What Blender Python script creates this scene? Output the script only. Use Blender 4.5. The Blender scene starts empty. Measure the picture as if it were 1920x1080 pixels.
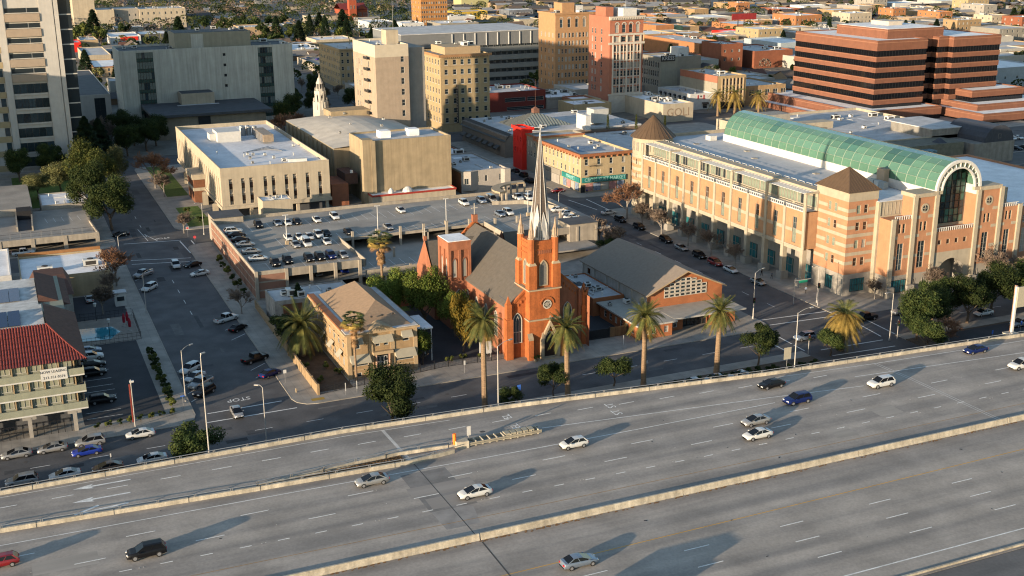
import bpy, math, random
from mathutils import Vector, Matrix
RN = random.Random(11)
PI = math.pi
rad = math.radians
scene = bpy.context.scene
COL = scene.collection

# -- camera, sky, sun, exposure
CAM_H = 82.0
YAW, PITCH, ROLL = rad(23.6), rad(16.95), rad(-0.39)
fwd = Vector((math.sin(YAW) * math.cos(PITCH), math.cos(YAW) * math.cos(PITCH), -math.sin(PITCH)))
rgt = Vector((math.cos(YAW), -math.sin(YAW), 0))
upv = rgt.cross(fwd)
cx = rgt * math.cos(ROLL) + upv * math.sin(ROLL)
cy = upv * math.cos(ROLL) - rgt * math.sin(ROLL)
cam = bpy.data.cameras.new('camera')
cam.sensor_width = 36.0
cam.lens = 36.0 * 2207 / 1920
cam.clip_start, cam.clip_end = 1.0, 8000.0
camo = bpy.data.objects.new('camera', cam)
COL.objects.link(camo)
camo.matrix_world = Matrix(((cx.x, cy.x, -fwd.x, 0), (cx.y, cy.y, -fwd.y, 0), (cx.z, cy.z, -fwd.z, CAM_H), (0, 0, 0, 1)))
scene.camera = camo

SUN_EL, SUN_AZ = rad(7.6), rad(22.0)      # light travels towards SUN_AZ measured from +X to +Y
sdir = Vector((math.cos(SUN_EL) * math.cos(SUN_AZ), math.cos(SUN_EL) * math.sin(SUN_AZ), -math.sin(SUN_EL)))
world = bpy.data.worlds.new('World')
scene.world = world
world.use_nodes = True
wn = world.node_tree.nodes
wl = world.node_tree.links
sky = wn.new('ShaderNodeTexSky')
sky.sky_type = 'NISHITA'
sky.sun_disc = False
sky.sun_elevation = SUN_EL
sky.sun_rotation = math.atan2(-sdir.x, -sdir.y)
sky.air_density, sky.dust_density, sky.ozone_density = 1.0, 0.6, 1.5
bg = wn['Background']
bg.inputs['Strength'].default_value = 0.135
wl.new(sky.outputs['Color'], bg.inputs['Color'])
sun = bpy.data.lights.new('sun', 'SUN')
sun.energy = 4.3
sun.angle = rad(0.53)
sun.color = (1.0, 0.80, 0.57)
suno = bpy.data.objects.new('sun', sun)
COL.objects.link(suno)
suno.rotation_euler = sdir.to_track_quat('-Z', 'Y').to_euler()
scene.view_settings.view_transform = 'Standard'
scene.view_settings.look = 'None'
scene.view_settings.exposure = 1.5
scene.view_settings.gamma = 1.0
scene.view_settings.use_curve_mapping = False
scene.cycles.filter_width = 1.15

# -- materials
MATS = {}
FLAT = ('roof', 'road', 'yellow_road', 'faded', 'joint', 'dark', 'mall_roof', 'low_roof', 'hall_shingles', 'grey_shingles', 'tan_shingles', 'theatre_roof', 'motel_flat', 'barrier', 'pool', 'solar', 'tyre', 'city_ground', 'far_block', 'bare_earth', 'kerb', 'leaf', 'safety', 'vivid', 'sign', 'green_vault', 'car_', 'palm', 'bark', 'pale_bark', 'wheel', 'head', 'tail', 'skin', 'cloth')
def mat(name, col, rough=.8, var=.14, sc=.35, spec=.25, metal=0., streak=0., rnd=0., stretch=None, coat=0., trans=0., fine=0.):
    if name in MATS: return MATS[name]
    if not name.startswith(FLAT): col = tuple(c * .66 for c in col)
    m = bpy.data.materials.new(name); m.use_nodes = True
    nt = m.node_tree; N = nt.nodes; L = nt.links
    b = N['Principled BSDF']
    b.inputs['Roughness'].default_value = rough
    b.inputs['Metallic'].default_value = metal
    b.inputs['Specular IOR Level'].default_value = spec
    if coat: b.inputs['Coat Weight'].default_value = coat; b.inputs['Coat Roughness'].default_value = .08
    tc = N.new('ShaderNodeTexCoord')
    cur = None
    def layer(scale, lo, hi, mp=None, detail=5.):
        nonlocal cur
        n = N.new('ShaderNodeTexNoise'); n.inputs['Scale'].default_value = scale; n.inputs['Detail'].default_value = detail
        n.inputs['Roughness'].default_value = .62
        if mp:
            q = N.new('ShaderNodeMapping'); q.inputs['Scale'].default_value = mp
            L.new(tc.outputs['Object'], q.inputs['Vector']); L.new(q.outputs['Vector'], n.inputs['Vector'])
        else: L.new(tc.outputs['Object'], n.inputs['Vector'])
        r = N.new('ShaderNodeMapRange'); r.inputs['From Min'].default_value = .3; r.inputs['From Max'].default_value = .7
        r.inputs['To Min'].default_value = lo; r.inputs['To Max'].default_value = hi
        L.new(n.outputs['Fac'], r.inputs['Value'])
        if cur is None: cur = r.outputs['Result']
        else:
            k = N.new('ShaderNodeMath'); k.operation = 'MULTIPLY'; L.new(cur, k.inputs[0]); L.new(r.outputs['Result'], k.inputs[1]); cur = k.outputs[0]
    if var: layer(sc, 1 - var, 1 + var, stretch)
    if fine: layer(sc * 9, 1 - fine, 1 + fine)
    if streak: layer(1.0, 1 - streak, 1.0 + streak * .25, (1.1, 1.1, .05))
    if rnd:
        oi = N.new('ShaderNodeObjectInfo'); r = N.new('ShaderNodeMapRange')
        r.inputs['To Min'].default_value = 1 - rnd; r.inputs['To Max'].default_value = 1 + rnd
        L.new(oi.outputs['Random'], r.inputs['Value'])
        if cur is None: cur = r.outputs['Result']
        else:
            k = N.new('ShaderNodeMath'); k.operation = 'MULTIPLY'; L.new(cur, k.inputs[0]); L.new(r.outputs['Result'], k.inputs[1]); cur = k.outputs[0]
    if cur is None: b.inputs['Base Color'].default_value = (*col, 1)
    else:
        v = N.new('ShaderNodeVectorMath'); v.operation = 'SCALE'; v.inputs[0].default_value = col
        L.new(cur, v.inputs['Scale']); L.new(v.outputs['Vector'], b.inputs['Base Color'])
    if trans:
        t = N.new('ShaderNodeBsdfTranslucent'); x = N.new('ShaderNodeMixShader'); x.inputs['Fac'].default_value = trans
        t.inputs['Color'].default_value = (*[min(1, c * 1.5) for c in col], 1)
        if cur is not None: L.new(v.outputs['Vector'], t.inputs['Color'])
        L.new(b.outputs['BSDF'], x.inputs[1]); L.new(t.outputs['BSDF'], x.inputs[2]); L.new(x.outputs['Shader'], N['Material Output'].inputs['Surface'])
    MATS[name] = m
    return m

def two_tone(name, c1, c2, sc=.8, rough=.6, trans=.25, lo=.38, hi=.62):
    """foliage: two leaf colours mixed by clump noise, plus a random shift for each tree"""
    if name in MATS: return MATS[name]
    m = bpy.data.materials.new(name); m.use_nodes = True
    nt = m.node_tree; N = nt.nodes; L = nt.links
    b = N['Principled BSDF']; b.inputs['Roughness'].default_value = min(.95, rough + .15); b.inputs['Specular IOR Level'].default_value = .12
    tc = N.new('ShaderNodeTexCoord'); n = N.new('ShaderNodeTexNoise'); n.inputs['Scale'].default_value = sc; n.inputs['Detail'].default_value = 4
    L.new(tc.outputs['Object'], n.inputs['Vector'])
    r = N.new('ShaderNodeMapRange'); r.inputs['From Min'].default_value = lo; r.inputs['From Max'].default_value = hi
    L.new(n.outputs['Fac'], r.inputs['Value'])
    mx = N.new('ShaderNodeMix'); mx.data_type = 'RGBA'; mx.inputs['A'].default_value = (*c1, 1); mx.inputs['B'].default_value = (*c2, 1)
    L.new(r.outputs['Result'], mx.inputs['Factor'])
    oi = N.new('ShaderNodeObjectInfo'); r2 = N.new('ShaderNodeMapRange'); r2.inputs['To Min'].default_value = .65; r2.inputs['To Max'].default_value = 1.35
    L.new(oi.outputs['Random'], r2.inputs['Value'])
    v = N.new('ShaderNodeVectorMath'); v.operation = 'SCALE'; L.new(mx.outputs['Result'], v.inputs[0]); L.new(r2.outputs['Result'], v.inputs['Scale'])
    L.new(v.outputs['Vector'], b.inputs['Base Color'])
    if trans:
        t = N.new('ShaderNodeBsdfTranslucent'); x = N.new('ShaderNodeMixShader'); x.inputs['Fac'].default_value = trans
        L.new(v.outputs['Vector'], t.inputs['Color'])
        L.new(b.outputs['BSDF'], x.inputs[1]); L.new(t.outputs['BSDF'], x.inputs[2]); L.new(x.outputs['Shader'], N['Material Output'].inputs['Surface'])
    MATS[name] = m
    return m

def road_mat(name, col, dark, ydirs=True, sc=.16, stretch=(.02, .42, 1), amt=.75, lane=0, lane0=0.):
    """worn paving: fine aggregate, blotches and long wheel tracks along the driving direction"""
    if name in MATS: return MATS[name]
    m = bpy.data.materials.new(name); m.use_nodes = True
    nt = m.node_tree; N = nt.nodes; L = nt.links
    b = N['Principled BSDF']; b.inputs['Roughness'].default_value = .85; b.inputs['Specular IOR Level'].default_value = .2
    tc = N.new('ShaderNodeTexCoord')
    def noise(scale, mp, detail):
        q = N.new('ShaderNodeMapping'); q.inputs['Scale'].default_value = mp; L.new(tc.outputs['Object'], q.inputs['Vector'])
        n = N.new('ShaderNodeTexNoise'); n.inputs['Scale'].default_value = scale; n.inputs['Detail'].default_value = detail; L.new(q.outputs['Vector'], n.inputs['Vector'])
        return n.outputs['Fac']
    def rng(s, a, b_, lo, hi):
        r = N.new('ShaderNodeMapRange'); r.inputs['From Min'].default_value = a; r.inputs['From Max'].default_value = b_
        r.inputs['To Min'].default_value = lo; r.inputs['To Max'].default_value = hi; L.new(s, r.inputs['Value']); return r.outputs['Result']
    t = rng(noise(1, stretch, 4), .38, .66, 0, 1)
    if lane:      # oil line in the middle of each lane and two paler wheel paths, along X
        sp = N.new('ShaderNodeSeparateXYZ'); L.new(tc.outputs['Object'], sp.inputs[0]); s_ = N.new('ShaderNodeMath'); s_.operation = 'MULTIPLY_ADD'; s_.inputs[1].default_value = 2 * PI / lane; s_.inputs[2].default_value = lane0
        L.new(sp.outputs['Y'], s_.inputs[0]); c_ = N.new('ShaderNodeMath'); c_.operation = 'COSINE'; L.new(s_.outputs[0], c_.inputs[0])
        w_ = N.new('ShaderNodeMath'); w_.operation = 'MULTIPLY_ADD'; w_.inputs[1].default_value = .22; L.new(c_.outputs[0], w_.inputs[0]); L.new(t, w_.inputs[2]); t = rng(w_.outputs[0], -.1, 1.15, 0, 1)
    mx = N.new('ShaderNodeMix'); mx.data_type = 'RGBA'; mx.inputs['A'].default_value = (*col, 1); mx.inputs['B'].default_value = (*dark, 1)
    k = N.new('ShaderNodeMath'); k.operation = 'MULTIPLY'; k.inputs[1].default_value = amt; L.new(t, k.inputs[0]); L.new(k.outputs[0], mx.inputs['Factor'])
    k2 = N.new('ShaderNodeMath'); k2.operation = 'MULTIPLY'
    L.new(rng(noise(sc, (1, 1, 1), 7), .3, .7, .82, 1.16), k2.inputs[0]); L.new(rng(noise(3.0, (1, 1, 1), 3), .3, .7, .9, 1.1), k2.inputs[1])
    v = N.new('ShaderNodeVectorMath'); v.operation = 'SCALE'; L.new(mx.outputs['Result'], v.inputs[0]); L.new(k2.outputs[0], v.inputs['Scale'])
    L.new(v.outputs['Vector'], b.inputs['Base Color'])
    MATS[name] = m
    return m

def paved(name, col, w=1.5, h=1.5, joint=.72):
    """concrete flags: brick texture joints with blotches"""
    if name in MATS: return MATS[name]
    m = bpy.data.materials.new(name); m.use_nodes = True
    nt = m.node_tree; N = nt.nodes; L = nt.links
    b = N['Principled BSDF']; b.inputs['Roughness'].default_value = .85
    tc = N.new('ShaderNodeTexCoord'); br = N.new('ShaderNodeTexBrick'); br.offset = 0
    br.inputs['Scale'].default_value = 1; br.inputs['Brick Width'].default_value = w; br.inputs['Row Height'].default_value = h; br.inputs['Mortar Size'].default_value = .035
    br.inputs['Color1'].default_value = (*col, 1); br.inputs['Color2'].default_value = (*[c * .88 for c in col], 1); br.inputs['Mortar'].default_value = (*[c * joint for c in col], 1)
    L.new(tc.outputs['Object'], br.inputs['Vector'])
    n = N.new('ShaderNodeTexNoise'); n.inputs['Scale'].default_value = .35; n.inputs['Detail'].default_value = 6; L.new(tc.outputs['Object'], n.inputs['Vector'])
    r = N.new('ShaderNodeMapRange'); r.inputs['From Min'].default_value = .3; r.inputs['From Max'].default_value = .7; r.inputs['To Min'].default_value = .75; r.inputs['To Max'].default_value = 1.15
    L.new(n.outputs['Fac'], r.inputs['Value'])
    v = N.new('ShaderNodeVectorMath'); v.operation = 'SCALE'; L.new(br.outputs['Color'], v.inputs[0]); L.new(r.outputs['Result'], v.inputs['Scale'])
    L.new(v.outputs['Vector'], b.inputs['Base Color'])
    MATS[name] = m
    return m

m_asphalt = road_mat('street_asphalt', (.088, .085, .084), (.058, .057, .058), stretch=(.25, .25, 1))
m_lot = road_mat('lot_asphalt', (.045, .045, .048), (.034, .034, .036), stretch=(.2, .2, 1))
m_freeway = road_mat('freeway_concrete', (.285, .254, .22), (.17, .157, .145), amt=.9, lane=4.15, lane0=.9)
m_deckc = road_mat('deck_concrete', (.27, .245, .21), (.20, .185, .165), stretch=(.1, .1, 1))
m_walk = paved('sidewalk_concrete', (.25, .225, .19))
m_barrier = mat('barrier_concrete', (.37, .33, .26), .9, .28, .5, streak=.35, fine=.15)
m_white = mat('white_paint', (.62, .61, .58), .6, .1, 1.)
m_line = mat('road_paint', (.55, .54, .51), .7, .28, 1.2, fine=.2)
m_yline = mat('yellow_road_paint', (.42, .24, .06), .7, .25, 1.)
m_yfade = mat('faded_yellow_paint', (.26, .17, .09), .75, .25, 1.)
m_steel = mat('galvanised_steel', (.42, .42, .42), .45, .1, 2., metal=.6)
m_dark = mat('dark_recess', (.015, .015, .017), .9, 0)
m_black = mat('black_metal', (.02, .02, .022), .5, 0)
m_glass = mat('dark_window_glass', (.018, .024, .028), .08, 0, spec=.6)
m_glass2 = mat('blue_window_glass', (.035, .055, .065), .1, .3, .8, spec=.6, rnd=.4)
m_blind = mat('window_blind', (.36, .34, .30), .5, .1, 2., rnd=.25)
m_teal = mat('teal_glass', (.03, .17, .19), .12, .3, .9, spec=.6)
m_frame = mat('window_frame_white', (.55, .53, .48), .6, .05, 1.)
m_framed = mat('window_frame_dark', (.05, .045, .04), .6, 0)
m_roofw = mat('roof_membrane_white', (.62, .61, .60), .8, .16, .22, fine=.08)
m_roofg = mat('roof_membrane_grey', (.36, .355, .35), .85, .22, .25, fine=.1)
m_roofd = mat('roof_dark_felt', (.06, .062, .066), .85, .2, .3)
m_unit = mat('roof_unit_metal', (.42, .42, .40), .55, .12, 1., rnd=.3)
m_grass = two_tone('lawn_grass', (.05, .085, .02), (.085, .11, .03), 1.2, .9, 0)
m_dirt = mat('bare_earth', (.075, .055, .038), .95, .3, .5, fine=.2)

# -- mesh helpers
def wloc(o):
    v = Vector((0, 0, 0))
    while o is not None: v = v + o.location; o = o.parent
    return v
class MB:
    def __init__(s): s.v = []; s.f = []; s.m = []
    def face(s, pts, mi=0):
        i = len(s.v); s.v.extend(pts); s.f.append(tuple(range(i, i + len(pts)))); s.m.append(mi); return s
    def box(s, x0, x1, y0, y1, z0, z1, mi=0, skip=''):
        i = len(s.v)
        s.v.extend([(x0, y0, z0), (x1, y0, z0), (x1, y1, z0), (x0, y1, z0), (x0, y0, z1), (x1, y0, z1), (x1, y1, z1), (x0, y1, z1)])
        for k, q in (('b', (0, 3, 2, 1)), ('t', (4, 5, 6, 7)), ('s', (0, 1, 5, 4)), ('e', (1, 2, 6, 5)), ('n', (2, 3, 7, 6)), ('w', (3, 0, 4, 7))):
            if k not in skip: s.f.append(tuple(i + a for a in q)); s.m.append(mi)
        return s
    def prism(s, pts, z0, z1, mi=0, top=True, bot=False, mt=None):
        n = len(pts); i = len(s.v)
        s.v.extend([(p[0], p[1], z0) for p in pts]); s.v.extend([(p[0], p[1], z1) for p in pts])
        for k in range(n): s.f.append((i + k, i + (k + 1) % n, i + n + (k + 1) % n, i + n + k)); s.m.append(mi)
        if top: s.f.append(tuple(i + n + k for k in range(n))); s.m.append(mi if mt is None else mt)
        if bot: s.f.append(tuple(i + n - 1 - k for k in range(n))); s.m.append(mi)
        return s
    def cone(s, cx_, cy_, z0, z1, r0, r1, n=8, mi=0, cap=True, a0=0., sx=1., sy=1.):
        i = len(s.v)
        for z, r in ((z0, r0), (z1, r1)):
            for k in range(n):
                a = a0 + 2 * PI * k / n; s.v.append((cx_ + r * math.cos(a) * sx, cy_ + r * math.sin(a) * sy, z))
        for k in range(n): s.f.append((i + k, i + (k + 1) % n, i + n + (k + 1) % n, i + n + k)); s.m.append(mi)
        if cap: s.f.append(tuple(i + n + k for k in range(n))); s.m.append(mi); s.f.append(tuple(i + n - 1 - k for k in range(n))); s.m.append(mi)
        return s
    def tube(s, p, q, r0, r1, n=4, mi=0, cap=False):
        p = Vector(p); q = Vector(q); d = q - p
        if d.length < 1e-6: return s
        d.normalize(); a = d.cross(Vector((0, 0, 1)) if abs(d.z) < .9 else Vector((1, 0, 0))).normalized(); b = d.cross(a)
        i = len(s.v)
        for c, r in ((p, r0), (q, r1)):
            for k in range(n):
                t = 2 * PI * k / n; s.v.append(tuple(c + a * (r * math.cos(t)) + b * (r * math.sin(t))))
        for k in range(n): s.f.append((i + k, i + n + k, i + n + (k + 1) % n, i + (k + 1) % n)); s.m.append(mi)
        if cap: s.f.append(tuple(i + n + n - 1 - k for k in range(n))); s.m.append(mi); s.f.append(tuple(i + k for k in range(n))); s.m.append(mi)
        return s
    def strip(s, pts, w, z, mi=0):
        """flat ribbon along a plan polyline"""
        for (a, b) in zip(pts[:-1], pts[1:]):
            d = Vector((b[0] - a[0], b[1] - a[1])); d.normalize(); n = Vector((-d.y, d.x)) * (w / 2)
            s.face([(a[0] - n.x, a[1] - n.y, z), (b[0] - n.x, b[1] - n.y, z), (b[0] + n.x, b[1] + n.y, z), (a[0] + n.x, a[1] + n.y, z)], mi)
        return s
    def wall(s, pts, w, z0, z1, mi=0):
        for (a, b) in zip(pts[:-1], pts[1:]):
            d = Vector((b[0] - a[0], b[1] - a[1])); d.normalize(); n = Vector((-d.y, d.x)) * (w / 2)
            s.prism([(a[0] - n.x, a[1] - n.y), (b[0] - n.x, b[1] - n.y), (b[0] + n.x, b[1] + n.y), (a[0] + n.x, a[1] + n.y)], z0, z1, mi)
        return s
    def mesh(s, name, mats, smooth=False, off=(0, 0, 0)):
        me = bpy.data.meshes.new(name)
        me.from_pydata([(a - off[0], b - off[1], c - off[2]) for a, b, c in s.v], [], s.f)
        for q in (mats if isinstance(mats, (list, tuple)) else [mats]): me.materials.append(q)
        me.polygons.foreach_set('material_index', s.m)
        if smooth: me.polygons.foreach_set('use_smooth', [True] * len(s.f)); me.set_sharp_from_angle(angle=smooth if smooth is not True else 3)
        me.update()
        return me
    def build(s, name, mats, parent=None, smooth=False):
        off = wloc(parent) if parent is not None else (0, 0, 0)
        o = bpy.data.objects.new(name, s.mesh(name, mats, smooth, off)); COL.objects.link(o)
        if parent is not None: o.parent = parent
        return o
def tag(o, label=None, cat=None, group=None, kind=None):
    if label: o['label'] = label
    if cat: o['category'] = cat
    if group: o['group'] = group
    if kind: o['kind'] = kind
    return o
def thing(name, label, cat, loc=(0, 0, 0), group=None, rz=0.):
    o = bpy.data.objects.new(name, None); COL.objects.link(o); o.empty_display_size = .5
    o.location = loc; o.rotation_euler = (0, 0, rz)
    return tag(o, label, cat, group)
def inst(name, me, parent, loc, rz=0., scale=None, local=False):
    o = bpy.data.objects.new(name, me); COL.objects.link(o)
    if parent is not None: o.parent = parent
    o.location = Vector(loc) if (local or parent is None) else Vector(loc) - wloc(parent)
    o.rotation_euler = (0, 0, rz)
    if scale: o.scale = scale
    return o
WC = {}
def window_mesh(w, h, nx=1, nz=1, fm=None, gm=None, fw=.09, sill=0.):
    fm = fm or m_frame; gm = gm or m_glass
    k = (round(w, 2), round(h, 2), nx, nz, fm.name, gm.name, fw, sill)
    if k in WC: return WC[k]
    b = MB(); a = w / 2
    b.face([(-a, .17, 0), (a, .17, 0), (a, .17, h), (-a, .17, h)], 1)
    b.box(-a, -a + fw, .07, .165, 0, h, 0); b.box(a - fw, a, .07, .165, 0, h, 0)
    b.box(-a + fw, a - fw, .07, .165, 0, fw, 0); b.box(-a + fw, a - fw, .07, .165, h - fw, h, 0)
    for i in range(1, nx): x = -a + w * i / nx; b.box(x - fw / 3, x + fw / 3, .09, .165, fw, h - fw, 0)
    for i in range(1, nz): z = h * i / nz; b.box(-a + fw, a - fw, .10, .165, z - fw / 3, z + fw / 3, 0)
    if sill: b.box(-a - .08, a + .08, -.1, .06, -sill, 0, 0)
    WC[k] = b.mesh('window', [fm, gm]); return WC[k]
def facade(mb, o, u, L, z0, z1, ops, d=.2, mi=0, mr=None):
    """outer wall plane from plan point o along unit vector u (outward normal to the right of u) with recessed openings (u0,u1,za,zb)"""
    n = (u[1], -u[0]); mr = mi if mr is None else mr
    P = lambda a, z, q=0.: (o[0] + u[0] * a - n[0] * q, o[1] + u[1] * a - n[1] * q, z)
    xs = sorted({0., L, *[round(a, 4) for q in ops for a in q[:2]]}); zs = sorted({z0, z1, *[round(a, 4) for q in ops for a in q[2:4]]})
    for x0, x1 in zip(xs[:-1], xs[1:]):
        xm = (x0 + x1) / 2; run = None
        for za, zb in zip(zs[:-1], zs[1:]):
            zm = (za + zb) / 2
            if any(q[0] < xm < q[1] and q[2] < zm < q[3] for q in ops):
                if run is not None: mb.face([P(x0, run), P(x1, run), P(x1, za), P(x0, za)], mi); run = None
            elif run is None: run = za
        if run is not None: mb.face([P(x0, run), P(x1, run), P(x1, z1), P(x0, z1)], mi)
    for a, b, za, zb in [q[:4] for q in ops]:
        mb.face([P(a, za), P(a, zb), P(a, zb, d), P(a, za, d)], mr); mb.face([P(b, zb), P(b, za), P(b, za, d), P(b, zb, d)], mr)
        mb.face([P(b, za), P(a, za), P(a, za, d), P(b, za, d)], mr); mb.face([P(a, zb), P(b, zb), P(b, zb, d), P(a, zb, d)], mr)
def grid(L, n, w, rows, m0=None, m1=None):
    """regular openings: n columns of width w along a wall of length L, rows = [(z, height)]"""
    m0 = (L / n - w) / 2 if m0 is None else m0; m1 = m0 if m1 is None else m1
    st = (L - m0 - m1 - w) / max(1, n - 1)
    return [(m0 + i * st, m0 + i * st + w, z, z + h) for i in range(n) for z, h in rows]
def rows(z0, n, pitch, h): return [(z0 + i * pitch, h) for i in range(n)]
def put_windows(root, o, u, ops, kinds=None, nx=1, nz=2, fm=None, sill=0., fw=.09, name='window'):
    n = (u[1], -u[0]); rz = math.atan2(u[1], u[0])
    kinds = kinds or [m_glass, m_glass, m_glass2, m_blind]
    for a, b, za, zb in [q[:4] for q in ops]:
        c = (a + b) / 2
        inst(name, window_mesh(b - a, zb - za, nx, nz, fm, RN.choice(kinds), fw, sill), root, (o[0] + u[0] * c, o[1] + u[1] * c, za), rz)
UNITS = []
def unit_meshes():
    for w, d, h in ((2.2, 1.6, 1.3), (1.4, 1.2, 1.0), (3.4, 2., 1.6), (.8, .8, .7)):
        b = MB(); b.box(-w / 2, w / 2, -d / 2, d / 2, .15, h, 0); b.box(-w / 2 + .1, w / 2 - .1, -d / 2 + .1, d / 2 - .1, 0, .15, 1)
        b.cone(0, 0, h, h + .14, min(w, d) * .36, min(w, d) * .36, 10, 1); b.box(-w / 2 - .01, -w / 2 + .02, -d * .35, d * .35, .35, h * .8, 1)
        b.box(-w * .35, w * .35, -d / 2 - .02, -d / 2 + .01, .35, h * .8, 1)
        UNITS.append(b.mesh('roof_unit', [m_unit, m_framed]))
    b = MB(); b.cone(0, 0, 0, .7, .16, .16, 8, 0); b.cone(0, 0, .7, .95, .3, .05, 8, 0); UNITS.append(b.mesh('roof_vent', [m_unit]))
unit_meshes()
def roof_units(root, x0, x1, y0, y1, z, n, big=True):
    for i in range(n):
        k = RN.choice([0, 1, 2, 3, 4, 4] if big else [1, 3, 4, 4])
        inst('roof_vent' if k == 4 else 'roof_unit', UNITS[k], root, (RN.uniform(x0, x1), RN.uniform(y0, y1), z), RN.choice([0, PI / 2]))
def walls4(mb, x0, x1, y0, y1, z0, z1, sops=(), wops=(), eops=(), nops=(), mi=0, mr=None, d=.2):
    facade(mb, (x0, y0), (1, 0), x1 - x0, z0, z1, sops, d, mi, mr)
    facade(mb, (x0, y1), (0, -1), y1 - y0, z0, z1, wops, d, mi, mr)
    facade(mb, (x1, y0), (0, 1), y1 - y0, z0, z1, eops, d, mi, mr)
    facade(mb, (x1, y1), (-1, 0), x1 - x0, z0, z1, nops, d, mi, mr)
def parapet(mb, x0, x1, y0, y1, z, h, t=.3, mi=0):
    """inside faces and coping of a parapet whose outer face is the wall below z"""
    a, b, c, d = x0 + t, x1 - t, y0 + t, y1 - t
    mb.face([(x0, y0, z), (x1, y0, z), (b, c, z), (a, c, z)], mi); mb.face([(x1, y0, z), (x1, y1, z), (b, d, z), (b, c, z)], mi)
    mb.face([(x1, y1, z), (x0, y1, z), (a, d, z), (b, d, z)], mi); mb.face([(x0, y1, z), (x0, y0, z), (a, c, z), (a, d, z)], mi)
    l = z - h
    mb.face([(a, c, l), (a, c, z), (b, c, z), (b, c, l)], mi); mb.face([(b, c, l), (b, c, z), (b, d, z), (b, d, l)], mi)
    mb.face([(b, d, l), (b, d, z), (a, d, z), (a, d, l)], mi); mb.face([(a, d, l), (a, d, z), (a, c, z), (a, c, l)], mi)
def bld(name, label, x0, x1, y0, y1, h, wall, roof, S=None, W=None, par=.7, z0=0., cat='building', units=0, kinds=None, fm=None, nx=1, nz=2, sill=0., corn=None, group=None, d=.2):
    """flat roofed block with recessed windows on its south (S) and west (W) fronts; S and W are lists of openings"""
    t = thing(name, label, cat, ((x0 + x1) / 2, (y0 + y1) / 2, z0), group)
    b = MB(); S = S or []; W = W or []
    walls4(b, x0, x1, y0, y1, z0, h, S, W, d=d); parapet(b, x0, x1, y0, y1, h, par)
    b.build('wall', wall, t)
    MB().face([(x0 + .3, y0 + .3, h - par), (x1 - .3, y0 + .3, h - par), (x1 - .3, y1 - .3, h - par), (x0 + .3, y1 - .3, h - par)]).build('roof', roof, t)
    put_windows(t, (x0, y0), (1, 0), S, kinds, nx, nz, fm, sill); put_windows(t, (x0, y1), (0, -1), W, kinds, nx, nz, fm, sill)
    if corn:
        cm, ch_, co = corn; c = MB(); c.box(x0 - co, x1 + co, y0 - co, y0 - .004, h - ch_, h + .06); c.box(x0 - co, x0 - .004, y0 - .004, y1 + co, h - ch_, h + .06); c.build('cornice', cm, t)
    if units:
        roof_units(t, x0 + 2, x1 - 2, y0 + 2, y1 - 2, h - par + .01, units, (x1 - x0) > 14)
        for k in range(2 + units // 3):
            a, c = RN.uniform(x0 + 1, x1 - 5), RN.uniform(y0 + 1, y1 - 5); w, l = RN.uniform(1, 4), RN.uniform(1, 4)
            if k % 2: MB().face([(a, c, h - par + .012), (a + w, c, h - par + .012), (a + w, c + l, h - par + .012), (a, c + l, h - par + .012)]).build('roof_patch', RN.choice([m_roofd, m_roofw, m_unit]), t)
            else: MB().tube((a, c, h - par + .2), (a + (w + 3 if k % 4 else 0), c + (0 if k % 4 else l + 3), h - par + .2), .12, .12, 5).build('roof_duct', m_unit, t)
    return t
def text(name, body, mat_, size, loc, rot, parent=None, ext=.02, align='CENTER', sx=1.):
    c = bpy.data.curves.new(name, 'FONT'); c.body = body; c.size = size; c.extrude = ext; c.align_x = align; c.align_y = 'CENTER'; c.resolution_u = 2
    o = bpy.data.objects.new(name, c); COL.objects.link(o)
    me = bpy.data.meshes.new_from_object(o); bpy.data.objects.remove(o)
    me.materials.clear(); me.materials.append(mat_)
    p = bpy.data.objects.new(name, me); COL.objects.link(p); p.rotation_euler = rot; p.scale = (sx, 1, 1)
    if parent is not None: p.parent = parent; p.location = Vector(loc) - wloc(parent)
    else: p.location = loc
    return p
# -- ground, streets, blocks
def struct(name, mb, m, parent=None, smooth=False):
    o = mb.build(name, m, parent, smooth)
    if parent is None: o['kind'] = 'structure'
    return o
m_earth = mat('city_ground', (.11, .10, .085), .95, .3, .02, fine=.25)
struct('ground', MB().face([(-3000, -800, -.06), (5000, -800, -.06), (5000, 7000, -.06), (-3000, 7000, -.06)]), m_earth)
struct('road', MB().face([(-160, 60, 0), (1500, 60, 0), (1500, 1700, 0), (-160, 1700, 0)]), m_asphalt)
m_block = mat('far_block_paving', (.13, .12, .10), .9, .35, .035, fine=.25)
XB = [(-150, 25.8), (43, 146.8), (164.2, 284.5), (297.5, 412), (428, 542), (558, 672), (688, 802), (818, 932), (948, 1062), (1078, 1200), (1216, 1330)]
YB = [(195.5, 309), (327, 441), (461, 571), (587, 700), (716, 830), (846, 960), (976, 1090), (1106, 1220), (1236, 1350), (1366, 1480)]
for i, (xa, xb) in enumerate(XB):
    for j, (ya, yb) in enumerate(YB):
        a, b = ya, yb
        if i == 1: a, b = ((195.5, 321) if j == 0 else (338, 441) if j == 1 else (ya, yb))
        if i == 0: a, b = ((195.5, 310.5) if j == 0 else (326, 585) if j == 1 else (ya, yb))
        if i == 0 and j == 2: continue
        near = i < 4 and j < 2
        r = 4.0
        pts = []
        for (cx_, cy_, a0) in ((xb - r, a + r, -90), (xb - r, b - r, 0), (xa + r, b - r, 90), (xa + r, a + r, 180)):
            for k in range(4): t = rad(a0 + 30 * k); pts.append((cx_ + r * math.cos(t), cy_ + r * math.sin(t)))
        struct('pavement', MB().prism(pts, -.05, .13), m_walk if near else m_block)
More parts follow.
